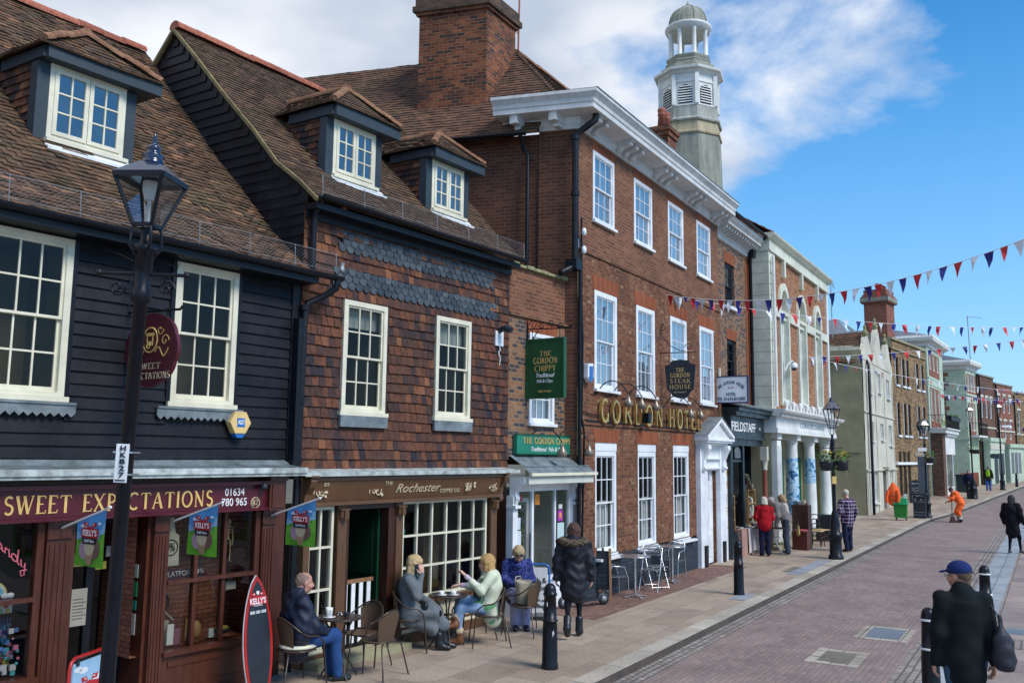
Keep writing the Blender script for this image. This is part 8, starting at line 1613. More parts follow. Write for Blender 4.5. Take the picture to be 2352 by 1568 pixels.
# ================================================================== PEOPLE (smooth implicit surfaces meshed with surface nets)
def V3(*a): return np.array(a,float)
class Sdf:
    """list of tapered capsules / ellipsoids, smoothly joined"""
    def __init__(s,k=0.03): s.p = []; s.k = k; s.cut = []; s.noise = 0; s.nf = 18.0
    def cap(s,a,b,ra,rb,sq=1.0,fwd=None): s.p.append(('c',V3(*a),V3(*b),ra,rb,sq,None if fwd is None else V3(*fwd))); return s
    def chain(s,pts,rs,**k):
        for i in range(len(pts)-1): s.cap(pts[i],pts[i+1],rs[i],rs[i+1],**k)
        return s
    def ell(s,c,r,M=None): s.p.append(('e',V3(*c),V3(*r),np.eye(3) if M is None else M)); return s
    def sub(s,c,r,M=None): s.cut.append((V3(*c),V3(*r),np.eye(3) if M is None else M)); return s
    def bounds(s):
        lo = V3(9,9,9)*9; hi =-lo
        for q in s.p:
            pts = [(q[1],q[3]),(q[2],q[4])] if q[0] == 'c' else [(q[1],max(q[2]))]
            for c,r in pts: lo = np.minimum(lo,c-r*1.15); hi = np.maximum(hi,c+r*1.15)
        return lo-.03-s.k*.5,hi+.03+s.k*.5
    def ev(s,P):
        d = None
        for q in s.p:
            if q[0] == 'c':
                _,a,b,ra,rb,sq,fw = q; ab = b-a; pa = P-a
                if fw is not None and sq != 1.0:
                    f = fw/np.linalg.norm(fw); w_ = pa @ f; pa = pa+(w_*(1/sq-1))[:,None]*f
                    wb = ab @ f; ab = ab+wb*(1/sq-1)*f
                t = np.clip((pa @ ab)/max(ab @ ab,1e-9),0,1); e = np.linalg.norm(pa-t[:,None]*ab,axis=1)-(ra+(rb-ra)*t)
                if sq < 1: e = e*(sq*.5+.5)
            else:
                _,c,r,M = q; l = (P-c) @ M; k0 = np.linalg.norm(l/r,axis=1); e = (k0-1)*min(r)
            if d is None: d = e
            else: h = np.maximum(s.k-np.abs(d-e),0)/s.k; d = np.minimum(d,e)-h*h*s.k*.25
        for (c,r,M) in s.cut:
            l = (P-c) @ M; e =-(np.linalg.norm(l/r,axis=1)-1)*min(r); kk = .012; h = np.maximum(kk-np.abs(d-e),0)/kk; d = np.maximum(d,e)+h*h*kk*.25
        if s.noise:
            f = s.nf; d = d+s.noise*(np.sin(P[:,0]*f+3*np.sin(P[:,2]*f*.45))*np.sin(P[:,1]*f*1.1+1.3)+.6*np.sin(P[:,2]*f*1.4+2*np.sin(P[:,0]*f*.6)+P[:,1]*f*.5))
        return d
    def mesh(s,res=.014,zmin=None):
        lo,hi = s.bounds()
        n = np.ceil((hi-lo)/res).astype(int)+1; ax = [lo[i]+res*np.arange(n[i]) for i in range(3)]
        G = np.stack(np.meshgrid(*ax,indexing='ij'),-1).reshape(-1,3); F_ = np.empty(len(G)); 
        for i in range(0,len(G),200000): F_[i:i+200000] = s.ev(G[i:i+200000])
        if zmin is not None: F_ = np.maximum(F_,zmin-G[:,2])
        F_ = F_.reshape(n); ins = F_ < 0
        c = ins[:-1,:-1,:-1].astype(int)
        for dx in (0,1):
            for dy in (0,1):
                for dz in (0,1):
                    if dx+dy+dz: c = c+ins[dx:n[0]-1+dx,dy:n[1]-1+dy,dz:n[2]-1+dz]
        act = (c > 0) & (c < 8); idx =-np.ones(act.shape,int); cells = np.argwhere(act); idx[act] = np.arange(len(cells))
        acc = np.zeros((len(cells),3)); cnt = np.zeros(len(cells)); cor = [(0,0,0),(1,0,0),(0,1,0),(1,1,0),(0,0,1),(1,0,1),(0,1,1),(1,1,1)]
        for i in range(8):
            for j in range(i+1,8):
                if sum(abs(cor[i][k]-cor[j][k]) for k in range(3)) != 1: continue
                A = cells+cor[i]; B_ = cells+cor[j]; fa = F_[A[:,0],A[:,1],A[:,2]]; fb = F_[B_[:,0],B_[:,1],B_[:,2]]; m_ = (fa < 0) != (fb < 0)
                t = np.where(m_,fa/(fa-fb+1e-12),0)[:,None]; acc += np.where(m_[:,None],A+(B_-A)*t,0); cnt += m_
        V = lo+res*acc/cnt[:,None]; Q = []
        for ax_ in range(3):
            sl0 = [slice(None)]*3; sl1 = [slice(None)]*3; sl0[ax_] = slice(0,-1); sl1[ax_] = slice(1,None); a,b = ins[tuple(sl0)],ins[tuple(sl1)]
            e = np.argwhere(a != b); u,v = [(1,2),(2,0),(0,1)][ax_]; e = e[(e[:,u] > 0) & (e[:,v] > 0) & (e[:,u] < n[u]-1) & (e[:,v] < n[v]-1)]
            def cell(du,dv): q = e.copy(); q[:,u] -= du; q[:,v] -= dv; return idx[q[:,0],q[:,1],q[:,2]]
            q = np.stack([cell(1,1),cell(0,1),cell(0,0),cell(1,0)],1); fl = ~a[e[:,0],e[:,1],e[:,2]]; q[fl] = q[fl][:,::-1]; Q.append(q)
        Q = np.concatenate(Q); Q = Q[(Q >= 0).all(1)]; return V,Q
def sdf_obj(name,parts,mat,parent,col=(1,1,1),colf=None):
    """parts: list of (Sdf, res[, zmin]); colf(verts)->colours"""
    VS = []; QS = []; b = 0
    for pt in parts:
        V,Q = pt[0].mesh(*pt[1:]); VS.append(V); QS.append(Q+b); b += len(V)
    V = np.concatenate(VS); Q = np.concatenate(QS); me = bpy.data.meshes.new(name)
    me.vertices.add(len(V)); me.vertices.foreach_set('co',V.ravel()); me.loops.add(len(Q)*4); me.loops.foreach_set('vertex_index',Q.ravel().astype(np.int32)); me.polygons.add(len(Q)); me.polygons.foreach_set('loop_start',np.arange(0,len(Q)*4,4,dtype=np.int32)); me.polygons.foreach_set('use_smooth',np.ones(len(Q),bool)); me.update(calc_edges=True); me.validate()
    ca = me.color_attributes.new('col','FLOAT_COLOR','POINT'); C_ = np.ones((len(V),4),np.float32); C_[:,:3] = colf(V) if colf else np.array(col); ca.data.foreach_set('color',C_.ravel())
    me.materials.append(MATS[mat]); o = bpy.data.objects.new(name,me); COL.objects.link(o); o.parent = parent; return o
def rotm(yaw=0,pitch=0,roll=0):
    """head frame: columns right, forward, up; yaw to the left positive, pitch down positive"""
    return np.array(Matrix.Rotation(R(yaw),3,'Z') @ Matrix.Rotation(R(-pitch),3,'X') @ Matrix.Rotation(R(roll),3,'Y'))
def hand(S,wr,dr,nrm,side,curl=.5,L=.17,spread=.1):
    """palm, four unequal bent fingers and a side thumb; dr finger direction, nrm back of hand"""
    dr = V3(*dr)/np.linalg.norm(dr); nrm = V3(*nrm); nrm = nrm-dr*(nrm @ dr); nrm /= np.linalg.norm(nrm); sd = np.cross(dr,nrm)*side; wr = V3(*wr); k = L/.17
    S.cap(wr-dr*.03,wr+dr*.02*k,.024*k,.026*k,.7,nrm); M = np.stack([sd,dr,nrm],1); S.ell(wr+dr*.05*k,(.038*k,.052*k,.017*k),M)
    for i,(off,ln) in enumerate(((-.029,.060),(-.0095,.072),(.0105,.068),(.029,.052))):
        b = wr+dr*(.088-abs(off)*.18)*k+sd*off*k; d = dr+sd*off*spread*8; p = [b]; a = curl*.35
        for sg in (.45,.32,.23): a += curl*.75; dd = d*math.cos(a)-nrm*math.sin(a); dd /= np.linalg.norm(dd); p.append(p[-1]+dd*ln*sg*k)
        S.chain(p,[.0088*k,.0082*k,.0076*k,.0066*k])
    b = wr+dr*.02*k-sd*.028*k; p = [b,b-sd*.022*k+dr*.026*k-nrm*.008*k,b-sd*.030*k+dr*.056*k-nrm*(.012+.02*curl)*k]; S.chain(p,[.0125*k,.0105*k,.008*k])
def build_person(name,loc,b,label,J,hair=None,skin=(.50,.27,.19),head=(0,0,0),hs=1.0,garments=(),extra=None,hands=(),res=.015,female=False,glasses=False,grp=None,bald=False):
    """J: joints in local metres (x right, y forward, z up). garments: list of (name, material, colour, builder)"""
    o = empty('person',loc,R(-b),label,'person',grp); hd = V3(*J['head']); M = rotm(*head); h_ = lambda*a: hd+M @ (V3(*a)*hs)
    S = Sdf(.022); S.ell(h_(0,-.012,.03),np.array((.074,.094,.088))*hs,M); S.ell(h_(0,.022,-.035),np.array((.056,.070,.072))*hs,M); S.ell(h_(0,.052,-.085),np.array((.030,.030,.024))*hs,M)
    S.cap(h_(0,.086,.008),h_(0,.106,-.030),.009*hs,.015*hs); S.ell(h_(0,.081,-.060),np.array((.026,.013,.011))*hs,M)
    for s in (-1,1): S.ell(h_(s*.079,-.008,-.012),np.array((.011,.020,.031))*hs,M); S.ell(h_(s*.042,.062,-.035),np.array((.022,.020,.022))*hs,M); S.sub(h_(s*.031,.098,.006),np.array((.017,.016,.011))*hs,M)
    S.sub(h_(0,.099,-.0605),np.array((.022,.010,.0028))*hs,M)
    nk = V3(*J['neck']); S.cap(h_(0,-.022,-.075),nk,.054*hs,.062)
    if not female: S.cap(h_(0,-.04,-.04),nk,.05*hs,.06)
    B_ = Sdf(.035); B_.cap(nk,nk-V3(0,0,.06),.06,.08); ch = V3(*J['chest']); pv = V3(*J['pelvis']); f_ = V3(0,1,0)
    B_.cap(nk-V3(0,0,.06),ch,.06,.08); B_.cap(ch,pv,.08,.07)
    for s in 'LR':
        sh,el,wr = (V3(*J[q+s]) for q in ('sh','el','wr')); B_.chain([sh,el,wr],[.046,.036,.024]); hp,kn,an = (V3(*J[q+s]) for q in ('hip','kn','an')); B_.chain([hp,kn,an],[.055,.034,.022]); B_.cap(an,an+V3(*J.get('toe'+s,(0,.12,-.04)))*.8,.024,.018)
    HS = []
    for (s,dr,nrm,cu) in hands:
        Hn = Sdf(.008); hand(Hn,J['wr'+s],dr,nrm,1 if s == 'R' else-1,cu); HS.append((Hn,.0058))
    hc = np.array(skin)
    def cf(V):
        C_ = np.tile(hc,(len(V),1)); l = (V-hd) @ M/hs
        lip = ((l[:,0]/.023)**2+((l[:,2]+.061)/.009)**2 < 1) & (l[:,1] > .05); C_[lip] = (.34,.09,.08)
        ch_ = ((abs(l[:,0])-.045)**2+(l[:,2]+.04)**2 < .02**2) & (l[:,1] > .04); C_[ch_] = hc*(1.08,.85,.85)
        for s in (-1,1):
            e = ((l[:,0]-s*.031)/.013)**2+((l[:,2]-.006)/.008)**2; C_[(e < 1) & (l[:,1] > .05)] = (.55,.52,.48); C_[(e < .35) & (l[:,1] > .05)] = (.03,.02,.02)
            br = ((l[:,0]-s*.033)/.019)**2+((l[:,2]-.026)/.005)**2; C_[(br < 1) & (l[:,1] > .05)] = hc*.45
        if bald:
            st = (l[:,2] >-.03) & (l[:,1] < .03+l[:,2]*.2) & (abs(l[:,0]) < .2); C_[st] = hc*.8
        return C_
    body = sdf_obj('body',[(S,.008 if res > .011 else .006),(B_,res)]+HS,'skin',o,colf=cf)
    if hair:
        Hh = Sdf(.02); hair(Hh,h_,M,hs); 
        if bald is False or hair: sdf_obj('hair',[(Hh,.009)],'hair',o,col=J['hairc'])
    for gname,mat,col,fn,kw in garments:
        g = Sdf(kw.get('k',.045)); g.noise = kw.get('noise',.0035)*1.5; g.nf = kw.get('nf',16.0); fn(g,J)
        go = sdf_obj(gname,[(g,kw.get('res',res))],mat,o,col=col,colf=kw.get('colf'))
    if glasses:
        m = Mesh(); e = [tuple(h_(s*.031+.018*math.cos(t),.108,.006+.014*math.sin(t))) for s in (-1,) for t in [2*math.pi*k/14 for k in range(14)]]; m.tube(e,.0022,4,closed=True); e = [tuple(h_(.031+.018*math.cos(t),.108,.006+.014*math.sin(t))) for t in [2*math.pi*k/14 for k in range(14)]]; m.tube(e,.0022,4,closed=True); [m.tube([tuple(h_(s*.05,.105,.008)),tuple(h_(s*.082,.0,.004))],.002,4) for s in (-1,1)]; m.build('glasses','dark_ink',o)
    if extra: extra(o,J,h_,M)
    return o
# garment cutters
FW = (0,1,0)
def a_(J,k): return V3(*J[k])
def torso(g,J,w=.0,hem=None,waist=.0,sq=.68):
    ch,pv,nk = a_(J,'chest'),a_(J,'pelvis'),a_(J,'neck'); shL,shR = a_(J,'shL'),a_(J,'shR'); fwd = J.get('fwd',FW)
    g.cap(shL*.90+shR*.10-V3(0,0,.015),shR*.90+shL*.10-V3(0,0,.015),.052+w,.052+w); g.cap(nk-V3(0,0,.07),nk+V3(0,0,-.02),.11+w,.075+w*.5)
    mid = (ch+pv)/2; g.cap(ch+V3(0,0,.06),ch,.138+w,.148+w,sq,fwd); g.cap(ch,mid,.148+w,.132+w+waist,sq,fwd); g.cap(mid,pv,.132+w+waist,.148+w,sq,fwd)
    if hem is not None: g.cap(pv,V3(*hem),.148+w,.155+w*1.2,.75,fwd)
def sleeves(g,J,w=.0,cuff=1.0,puff=0):
    for s in 'LR': sh,el,wr = a_(J,'sh'+s),a_(J,'el'+s),a_(J,'wr'+s); e = el+(wr-el)*(cuff*.97); g.chain([sh,el,e],[.056+w,.045+w+puff,.034+w])
def trousers(g,J,w=0.0,fl=.0,top=.142,ank=1.0):
    pv = a_(J,'pelvis'); g.cap(pv+V3(0,0,.06),pv-V3(0,0,.03),top+w,top+.005+w,.70,FW)
    for s in 'LR': hp,kn,an = a_(J,'hip'+s),a_(J,'kn'+s),a_(J,'an'+s); e = kn+(an-kn)*ank; g.chain([hp,kn,e],[.092+w,.066+w,.052+w+fl])
def shoes(g,J,r=.045,ankle=.0,sole=0):
    for s in 'LR':
        an = a_(J,'an'+s); t = an+V3(*J.get('toe'+s,(0,.13,-.05))); 
        if ankle: kn = a_(J,'kn'+s); up = an+(kn-an)/np.linalg.norm(kn-an)*ankle; g.cap(up,an,r+.014,r+.006)
        he = an+(an-t)*.25; he[2] = t[2]+.005 if abs(t[2]-an[2]) < .1 else he[2]; g.cap(an,t,r,r*.78,.8,(0,0,1)); g.cap(he,t,r*.72,r*.7,.8,(0,0,1))
def stand(h=1.7,sw=.19,hw=.09,step=0.0,lean=0.0,armf=0.02,el=.05,armout=.26):
    k = h/1.7; J = dict(head=(0,.03+lean*1.55,1.575),neck=(0,-.01+lean*1.38,1.44),chest=(0,lean*1.2,1.24),pelvis=(0,lean*.3,.95))
    for s,q in (('L',-1),('R',1)):
        J['sh'+s] = (q*sw,-.01+lean*1.35,1.39); J['el'+s] = (q*armout,-.03+lean*1.0,1.12); J['wr'+s] = (q*(armout+.02),armf+lean*.8,.87); st = q*step
        J['hip'+s] = (q*hw,lean*.2,.90); J['kn'+s] = (q*hw,st*.5+.02,.49); J['an'+s] = (q*hw,st*1.0-.03,.09); J['toe'+s] = (q*.02,.13,-.055)
    return {a: tuple(np.array(v)*k) for a,v in J.items()}
def seat(sz=.46,back=.0,hw=.09,kx=.10,fd=.42,kz=.52,ankf=.46):
    """sitting: pelvis over the origin, knees forward"""
    J = dict(pelvis=(0,-.02,sz+.10),chest=(0,-.05+back,sz+.38),neck=(0,-.04+back*1.3,sz+.58),head=(0,.02+back*1.6,sz+.71))
    for s,q in (('L',-1),('R',1)):
        J['sh'+s] = (q*.175,-.05+back*1.2,sz+.53); J['el'+s] = (q*.23,.02,sz+.28); J['wr'+s] = (q*.12,.22,sz+.20); J['hip'+s] = (q*hw,.0,sz+.06); J['kn'+s] = (q*kx,fd,kz); J['an'+s] = (q*kx,ankf,.09); J['toe'+s] = (q*.01,.13,-.055)
    return J
def bob(lenz=-.10,vol=.014,fringe=True,back=.0):
    def f(H,h_,M,hs):
        H.ell(h_(0,-.022,.036),np.array((.082+vol,.098+vol,.090+vol))*hs,M)
        for s in (-1,1): H.cap(h_(s*.070,-.015,.02),h_(s*.072,-.012,lenz),.034*hs,.024*hs); H.cap(h_(s*.05,-.06,.0),h_(s*.055,-.07,lenz-.01),.045*hs,.035*hs)
        H.cap(h_(0,-.075,.0),h_(0,-.085-back,lenz-.01),.05*hs,.045*hs)
        H.sub(h_(0,.11,-.04),np.array((.064,.092,.085))*hs,M)
        if fringe: H.cap(h_(-.04,.068,.062),h_(.045,.07,.05),.020*hs,.018*hs)
        H.noise = .003; H.nf = 60
    return f
def short(vol=.006,bald_top=False,low=-.05):
    def f(H,h_,M,hs):
        H.ell(h_(0,-.026,.034),np.array((.078+vol,.092+vol,.088+vol))*hs,M); H.cap(h_(0,-.06,.0),h_(0,-.066,low),.05*hs,.035*hs); H.sub(h_(0,.10,-.04),np.array((.09,.10,.095))*hs,M)
        if bald_top: H.sub(h_(0,.02,.12),np.array((.06,.085,.07))*hs,M)
        for s in (-1,1): H.sub(h_(s*.085,.01,-.03),np.array((.02,.035,.04))*hs,M)
        H.noise = .002; H.nf = 70
    return f

# ---- man in cap, nearest, seen from behind
J = stand(1.86,sw=.176,armout=.215,armf=.03); J['hairc'] = (.16,.10,.06); J['head'] = (-.005,.045,1.722); 
def capx(o,J,h_,M):
    c = Sdf(.012); c.ell(h_(0,-.014,.055),(.093,.112,.088),M); c.sub(h_(0,0,-.06),(.2,.2,.09),M); c.cap(h_(-.045,.09,.045),h_(.045,.09,.045),.012,.012); c.cap(h_(-.038,.155,.035),h_(.038,.155,.035),.010,.010); c.cap(h_(0,.1,.045),h_(0,.165,.034),.011,.010); ca_ = sdf_obj('cap',[(c,.008)],'cloth',o,col=(.014,.028,.12))
    m = Mesh(); m.tube([tuple(h_(.05*math.cos(t),-.122-.0,.012+.03*math.sin(t))) for t in [math.pi*k/10 for k in range(11)]],.004,4); m.build('strap','dark_ink',ca_)
build_person('m',(4.15,8.4,-.09),8,'man in blue baseball cap, glasses and black jacket seen from behind',J,short(.004,low=-.08),(.48,.26,.18),head=(42,4,0),garments=[
    ('jacket','cloth',(.006,.011,.013),lambda g,J: (torso(g,J,.018,hem=(0,0,.88),sq=.74),sleeves(g,J,.008),g.cap(a_(J,'neck')-V3(0,0,.03),a_(J,'neck')+V3(0,.01,.045),.078,.073)),dict(noise=.004,nf=19,k=.07)),
    ('trousers','cloth',(.035,.085,.15),lambda g,J: trousers(g,J,-.004),dict(noise=.003)),('shoes','leather',(.03,.03,.03),lambda g,J: shoes(g,J),dict(noise=0))],
    hands=[('L',(0,.05,-1),(-1,.1,0),.5),('R',(0,.05,-1),(1,.1,0),.5)],extra=capx,glasses=True,res=.012)
nb = empty('net_bag',(4.15,8.4,-.09),R(-8),'dark drawstring bag hanging from the right shoulder of the man in the cap','bag'); S_ = Sdf(.03); S_.cap((.27,-.12,1.40),(.28,-.14,1.18),.012,.055,.8,FW); S_.cap((.28,-.14,1.18),(.29,-.14,1.02),.085,.10,.75,FW); S_.noise = .006; S_.nf = 30
sdf_obj('bag_body',[(S_,.010)],'cloth_shiny',nb,col=(.018,.022,.035)); m = Mesh(); m.tube([(.27,-.13,1.38),(.20,-.06,1.52),(.17,.0,1.535),(.2,.07,1.48),(.24,.1,1.3)],.007,5); m.build('strap','dark_ink',nb)

# ---- seated man in navy quilted jacket
J = seat(.44,back=.0,fd=.40,kz=.53); J['hairc'] = (.30,.20,.15); J['wrR'] = (.10,.30,.58); J['elR'] = (.25,.06,.68); J['wrL'] = (-.06,.30,.58); J['head'] = (0,.04,1.16); J['shL'] = (-.195,-.05,.97); J['shR'] = (.195,-.05,.97)
def quilt(V):
    C_ = np.tile(np.array((.010,.022,.065)),(len(V),1)); return C_
build_person('m',(-2.45,10.82,0),52,'older seated man in navy quilted jacket and jeans with thinning hair',J,short(.002,True,low=-.07),(.58,.30,.22),head=(-8,6,0),bald=True,garments=[
    ('jacket','cloth_shiny',(.007,.014,.035),lambda g,J: (torso(g,J,.035,hem=(0,-.04,.44),sq=.78),sleeves(g,J,.022),g.cap(a_(J,'neck')-V3(0,0,.04),a_(J,'neck')+V3(0,0,.03),.085,.078),[g.cap((-.16,-.05-.0,z),(.16,-.05,z),.13,.13,.9,FW) for z in (.62,.70,.78)]),dict(noise=.006,nf=34)),
    ('jeans','cloth',(.022,.065,.19),lambda g,J: trousers(g,J,.012),dict(noise=.004)),('shoes','leather',(.02,.03,.03),lambda g,J: shoes(g,J,.05),dict(noise=0))],
    hands=[('R',(-.5,.8,-.3),(.3,.2,.9),.7),('L',(.5,.8,-.3),(-.3,.2,.9),.7)])
# ---- woman in grey coat on the phone
J = seat(.44,back=.03,fd=.40,kz=.50,ankf=.40,kx=.07); J['hairc'] = (.66,.48,.24); J['head'] = (0,.07,1.15); J['neck'] = (0,.02,1.02)
J['elR'] = (.24,.10,.76); J['wrR'] = (.12,.16,1.03); J['wrL'] = (-.02,.30,.62); J['anR'] = (.06,.42,.09); J['anL'] = (-.06,.50,.09)
def phone(o,J,h_,M):
    m = Mesh(); c = h_(.098,.02,-.03); m.box(c[0]-.006,c[0]+.006,c[1]-.02,c[1]+.045,c[2]-.06,c[2]+.05); m.build('phone','dark_ink',o)
build_person('w',(-1.38,12.77,0),84,'blonde woman in long grey coat and black tights holding a phone to her ear',J,bob(-.12,.016),(.58,.33,.25),head=(-4,8,0),female=True,garments=[
    ('coat','cloth',(.135,.155,.17),lambda g,J: (torso(g,J,.012,hem=(0,.0,.46),sq=.80),sleeves(g,J,.014),g.cap((0,.02,.50),(0,.30,.50),.165,.155,.7,(0,0,1)),g.cap((0,.30,.49),(0,.46,.34),.135,.10),g.cap((0,.05,.42),(0,.34,.30),.13,.13,.6,FW),g.cap(a_(J,'neck')-V3(0,.0,.05),a_(J,'neck')+V3(0,-.02,.02),.085,.07)),dict(noise=.006,nf=17)),
    ('tights','cloth',(.008,.009,.012),lambda g,J: trousers(g,J,-.022,-.01),dict(noise=0)),('boots','leather',(.010,.012,.016),lambda g,J: shoes(g,J,.042,.12),dict(noise=0))],
    hands=[('R',(-.08,-.12,1),(.9,.35,.1),.35),('L',(.2,.9,-.3),(-.1,.3,.9),.7)],extra=phone)
hb_ = empty('handbag',(-1.20,12.78,.60),R(-84),'black handbag on the lap of the woman in the grey coat','bag'); S_ = Sdf(.02); S_.cap((-.08,0,0),(.10,.04,0),.06,.055,.8,FW); S_.noise = .004; S_.nf = 40; sdf_obj('bag_body',[(S_,.009)],'leather',hb_,col=(.010,.010,.014)); m = Mesh(); m.tube([(-.1,0,.03),(-.14,-.05,.1),(-.05,-.1,.12),(.05,-.08,.05)],.006,5); m.build('handle','dark_ink',hb_)
# ---- woman in cream and green cardigan, legs crossed
J = seat(.44,back=.0,fd=.40,kz=.56); J['hairc'] = (.62,.38,.14); J['head'] = (-.01,.03,1.13); J['neck'] = (0,-.01,1.0)
J['knR'] = (.00,.40,.64); J['anR'] = (-.12,.46,.30); J['toeR'] = (-.04,.11,-.03); J['hipR'] = (.09,0,.52); J['knL'] = (-.08,.40,.52); J['anL'] = (-.06,.40,.09)
J['wrL'] = (-.13,.34,.98); J['elL'] = (-.26,.10,.78); J['elR'] = (.25,.16,.76); J['wrR'] = (.16,.42,.80)
def stripes(V):
    C_ = np.tile(np.array((.62,.66,.50)),(len(V),1)); s = (np.sin(V[:,0]*75+2.5*np.sin(V[:,2]*9)) > .25) & (V[:,1] > .03) & (V[:,2] < .93) & (abs(V[:,0]) < .13); C_[s] = (.10,.33,.20); s2 = (np.sin(V[:,0]*30+1)*np.sin(V[:,2]*26+V[:,1]*8) > .55) & (V[:,2] < .62); C_[s2] = (.16,.40,.18); return C_
build_person('w',(-.30,13.20,0),268,'blonde woman in cream and green cardigan, pale blue jeans and tan ankle boots',J,bob(-.095,.014),(.62,.36,.27),head=(-16,2,0),female=True,garments=[
    ('cardigan','cloth',(.62,.66,.50),lambda g,J: (torso(g,J,.028,hem=(0,-.06,.42),sq=.82),sleeves(g,J,.016,.55),g.cap((0,.02,.52),(0,.22,.52),.16,.12,.6,(0,0,1)),g.cap((.02,-.1,.46),(.02,-.10,.38),.12,.10,.6,FW)),dict(noise=.005,colf=stripes,nf=18)),
    ('undershirt_sleeves','cloth',(.52,.45,.52),lambda g,J: [g.chain([a_(J,'el'+s)+(a_(J,'sh'+s)-a_(J,'el'+s))*.1,a_(J,'wr'+s)-(a_(J,'wr'+s)-a_(J,'el'+s))*.12],[.050,.036]) for s in 'LR'],dict(noise=.003)),
    ('jeans','cloth',(.24,.37,.56),lambda g,J: trousers(g,J,-.006,-.006,ank=.9),dict(noise=.003)),('boots','leather',(.17,.065,.028),lambda g,J: shoes(g,J,.043,.07),dict(noise=0)),
    ('boot_cuffs','cloth',(.55,.45,.30),lambda g,J: [g.cap(a_(J,'an'+s)+(a_(J,'kn'+s)-a_(J,'an'+s))*.2,a_(J,'an'+s)+(a_(J,'kn'+s)-a_(J,'an'+s))*.27,.056,.056) for s in 'LR'],dict(noise=.004,nf=50))],
    hands=[('L',(.55,.55,.5),(-.2,-.6,.7),.6),('R',(.0,1,-.15),(.2,.1,.9),.45)])
hb_ = empty('handbag',(-.45,13.18,.70),R(-268),'black soft handbag on the lap of the woman in cream','bag'); S_ = Sdf(.02); S_.cap((-.10,.02,.01),(.09,.0,.02),.055,.06,.8,FW); S_.noise = .004; S_.nf = 40; sdf_obj('bag_body',[(S_,.009)],'leather',hb_,col=(.008,.009,.014)); m = Mesh(); m.tube([(.1,0,.03),(.16,-.02,-.1),(.2,-.06,-.3),(.12,-.1,-.4),(-.02,-.1,-.36)],.005,5); m.build('strap','dark_ink',hb_)
# ---- woman in blue patterned top looking down
J = seat(.44,back=.04,fd=.36,kz=.50,ankf=.36,kx=.08); J['hairc'] = (.55,.42,.22); J['head'] = (.0,.11,1.12); J['neck'] = (0,.03,1.02); J['wrR'] = (.06,.26,.66); J['wrL'] = (-.06,.26,.66)
def blu(V):
    C_ = np.tile(np.array((.020,.030,.15)),(len(V),1)); s = np.sin(V[:,0]*60+4*np.sin(V[:,2]*30))*np.sin(V[:,2]*55+3*np.sin(V[:,0]*40)) > .45; C_[s] = (.10,.12,.32); return C_
def sung(o,J,h_,M):
    m = Mesh(); 
    for s in (-1,1): m.ball(tuple(h_(s*.035,.085,.075)),.026,8,6,sq=(1.1,.6,.6))
    m.tube([tuple(h_(-.08,.02,.06)),tuple(h_(-.04,.09,.08)),tuple(h_(.04,.09,.08)),tuple(h_(.08,.02,.06))],.005,5); m.build('sunglasses','dark_ink',o)
build_person('w',(.13,14.62,0),172,'woman in dark blue patterned top looking down with sunglasses on her head',J,bob(-.03,.012,False),(.50,.28,.21),head=(0,42,0),female=True,extra=sung,garments=[
    ('top','cloth',(.02,.03,.15),lambda g,J: (torso(g,J,.022,hem=(0,0,.46),sq=.78),sleeves(g,J,.012)),dict(colf=blu)),('trousers','cloth',(.32,.33,.50),lambda g,J: trousers(g,J,.012,.012),dict()),('shoes','leather',(.012,.014,.03),lambda g,J: shoes(g,J,.046),dict(noise=0))],
    hands=[('R',(-.3,.8,-.4),(.2,.3,.9),.6),('L',(.3,.8,-.4),(-.2,.3,.9),.6)])
# ---- woman in dark parka walking away
J = stand(1.68,step=.16,armout=.25); J['hairc'] = (.085,.035,.022); J['anL'] = (-.085,-.26,.17); J['knL'] = (-.085,-.05,.50); J['toeL'] = (0,.08,-.10); J['anR'] = (.08,.12,.09); J['knR'] = (.08,.14,.49)
def furx(o,J,h_,M):
    f = Sdf(.03); n_ = 9
    for i in range(n_): a = math.pi*(1.12+.76*i/(n_-1)); f.ell((.185*math.cos(a),-.05+.13*math.sin(a)*.9,1.405+.018*math.cos(2*a)),(.055,.055,.048))
    f.noise = .010; f.nf = 75; sdf_obj('fur_trim',[(f,.008)],'hair',o,col=(.13,.095,.06))
build_person('w',(.97,13.75,0),6,'woman in black padded parka with brown fur hood walking away',J,bob(-.15,.006,False,.0),(.5,.3,.22),female=True,extra=furx,garments=[
    ('parka','cloth_shiny',(.009,.012,.022),lambda g,J: (torso(g,J,.045,hem=(0,0,.70),waist=-.01,sq=.8),sleeves(g,J,.026),g.cap((0,-.10,1.38),(0,-.13,1.27),.11,.10,.7,FW)),dict(noise=.007,nf=30)),
    ('leggings','cloth',(.009,.010,.015),lambda g,J: trousers(g,J,-.018,-.012),dict(noise=0)),('boots','leather',(.010,.013,.02),lambda g,J: shoes(g,J,.046,.16),dict(noise=.001))],
    hands=[('L',(0,.1,-1),(-1,0,0),.5),('R',(0,.1,-1),(1,0,0),.5)])
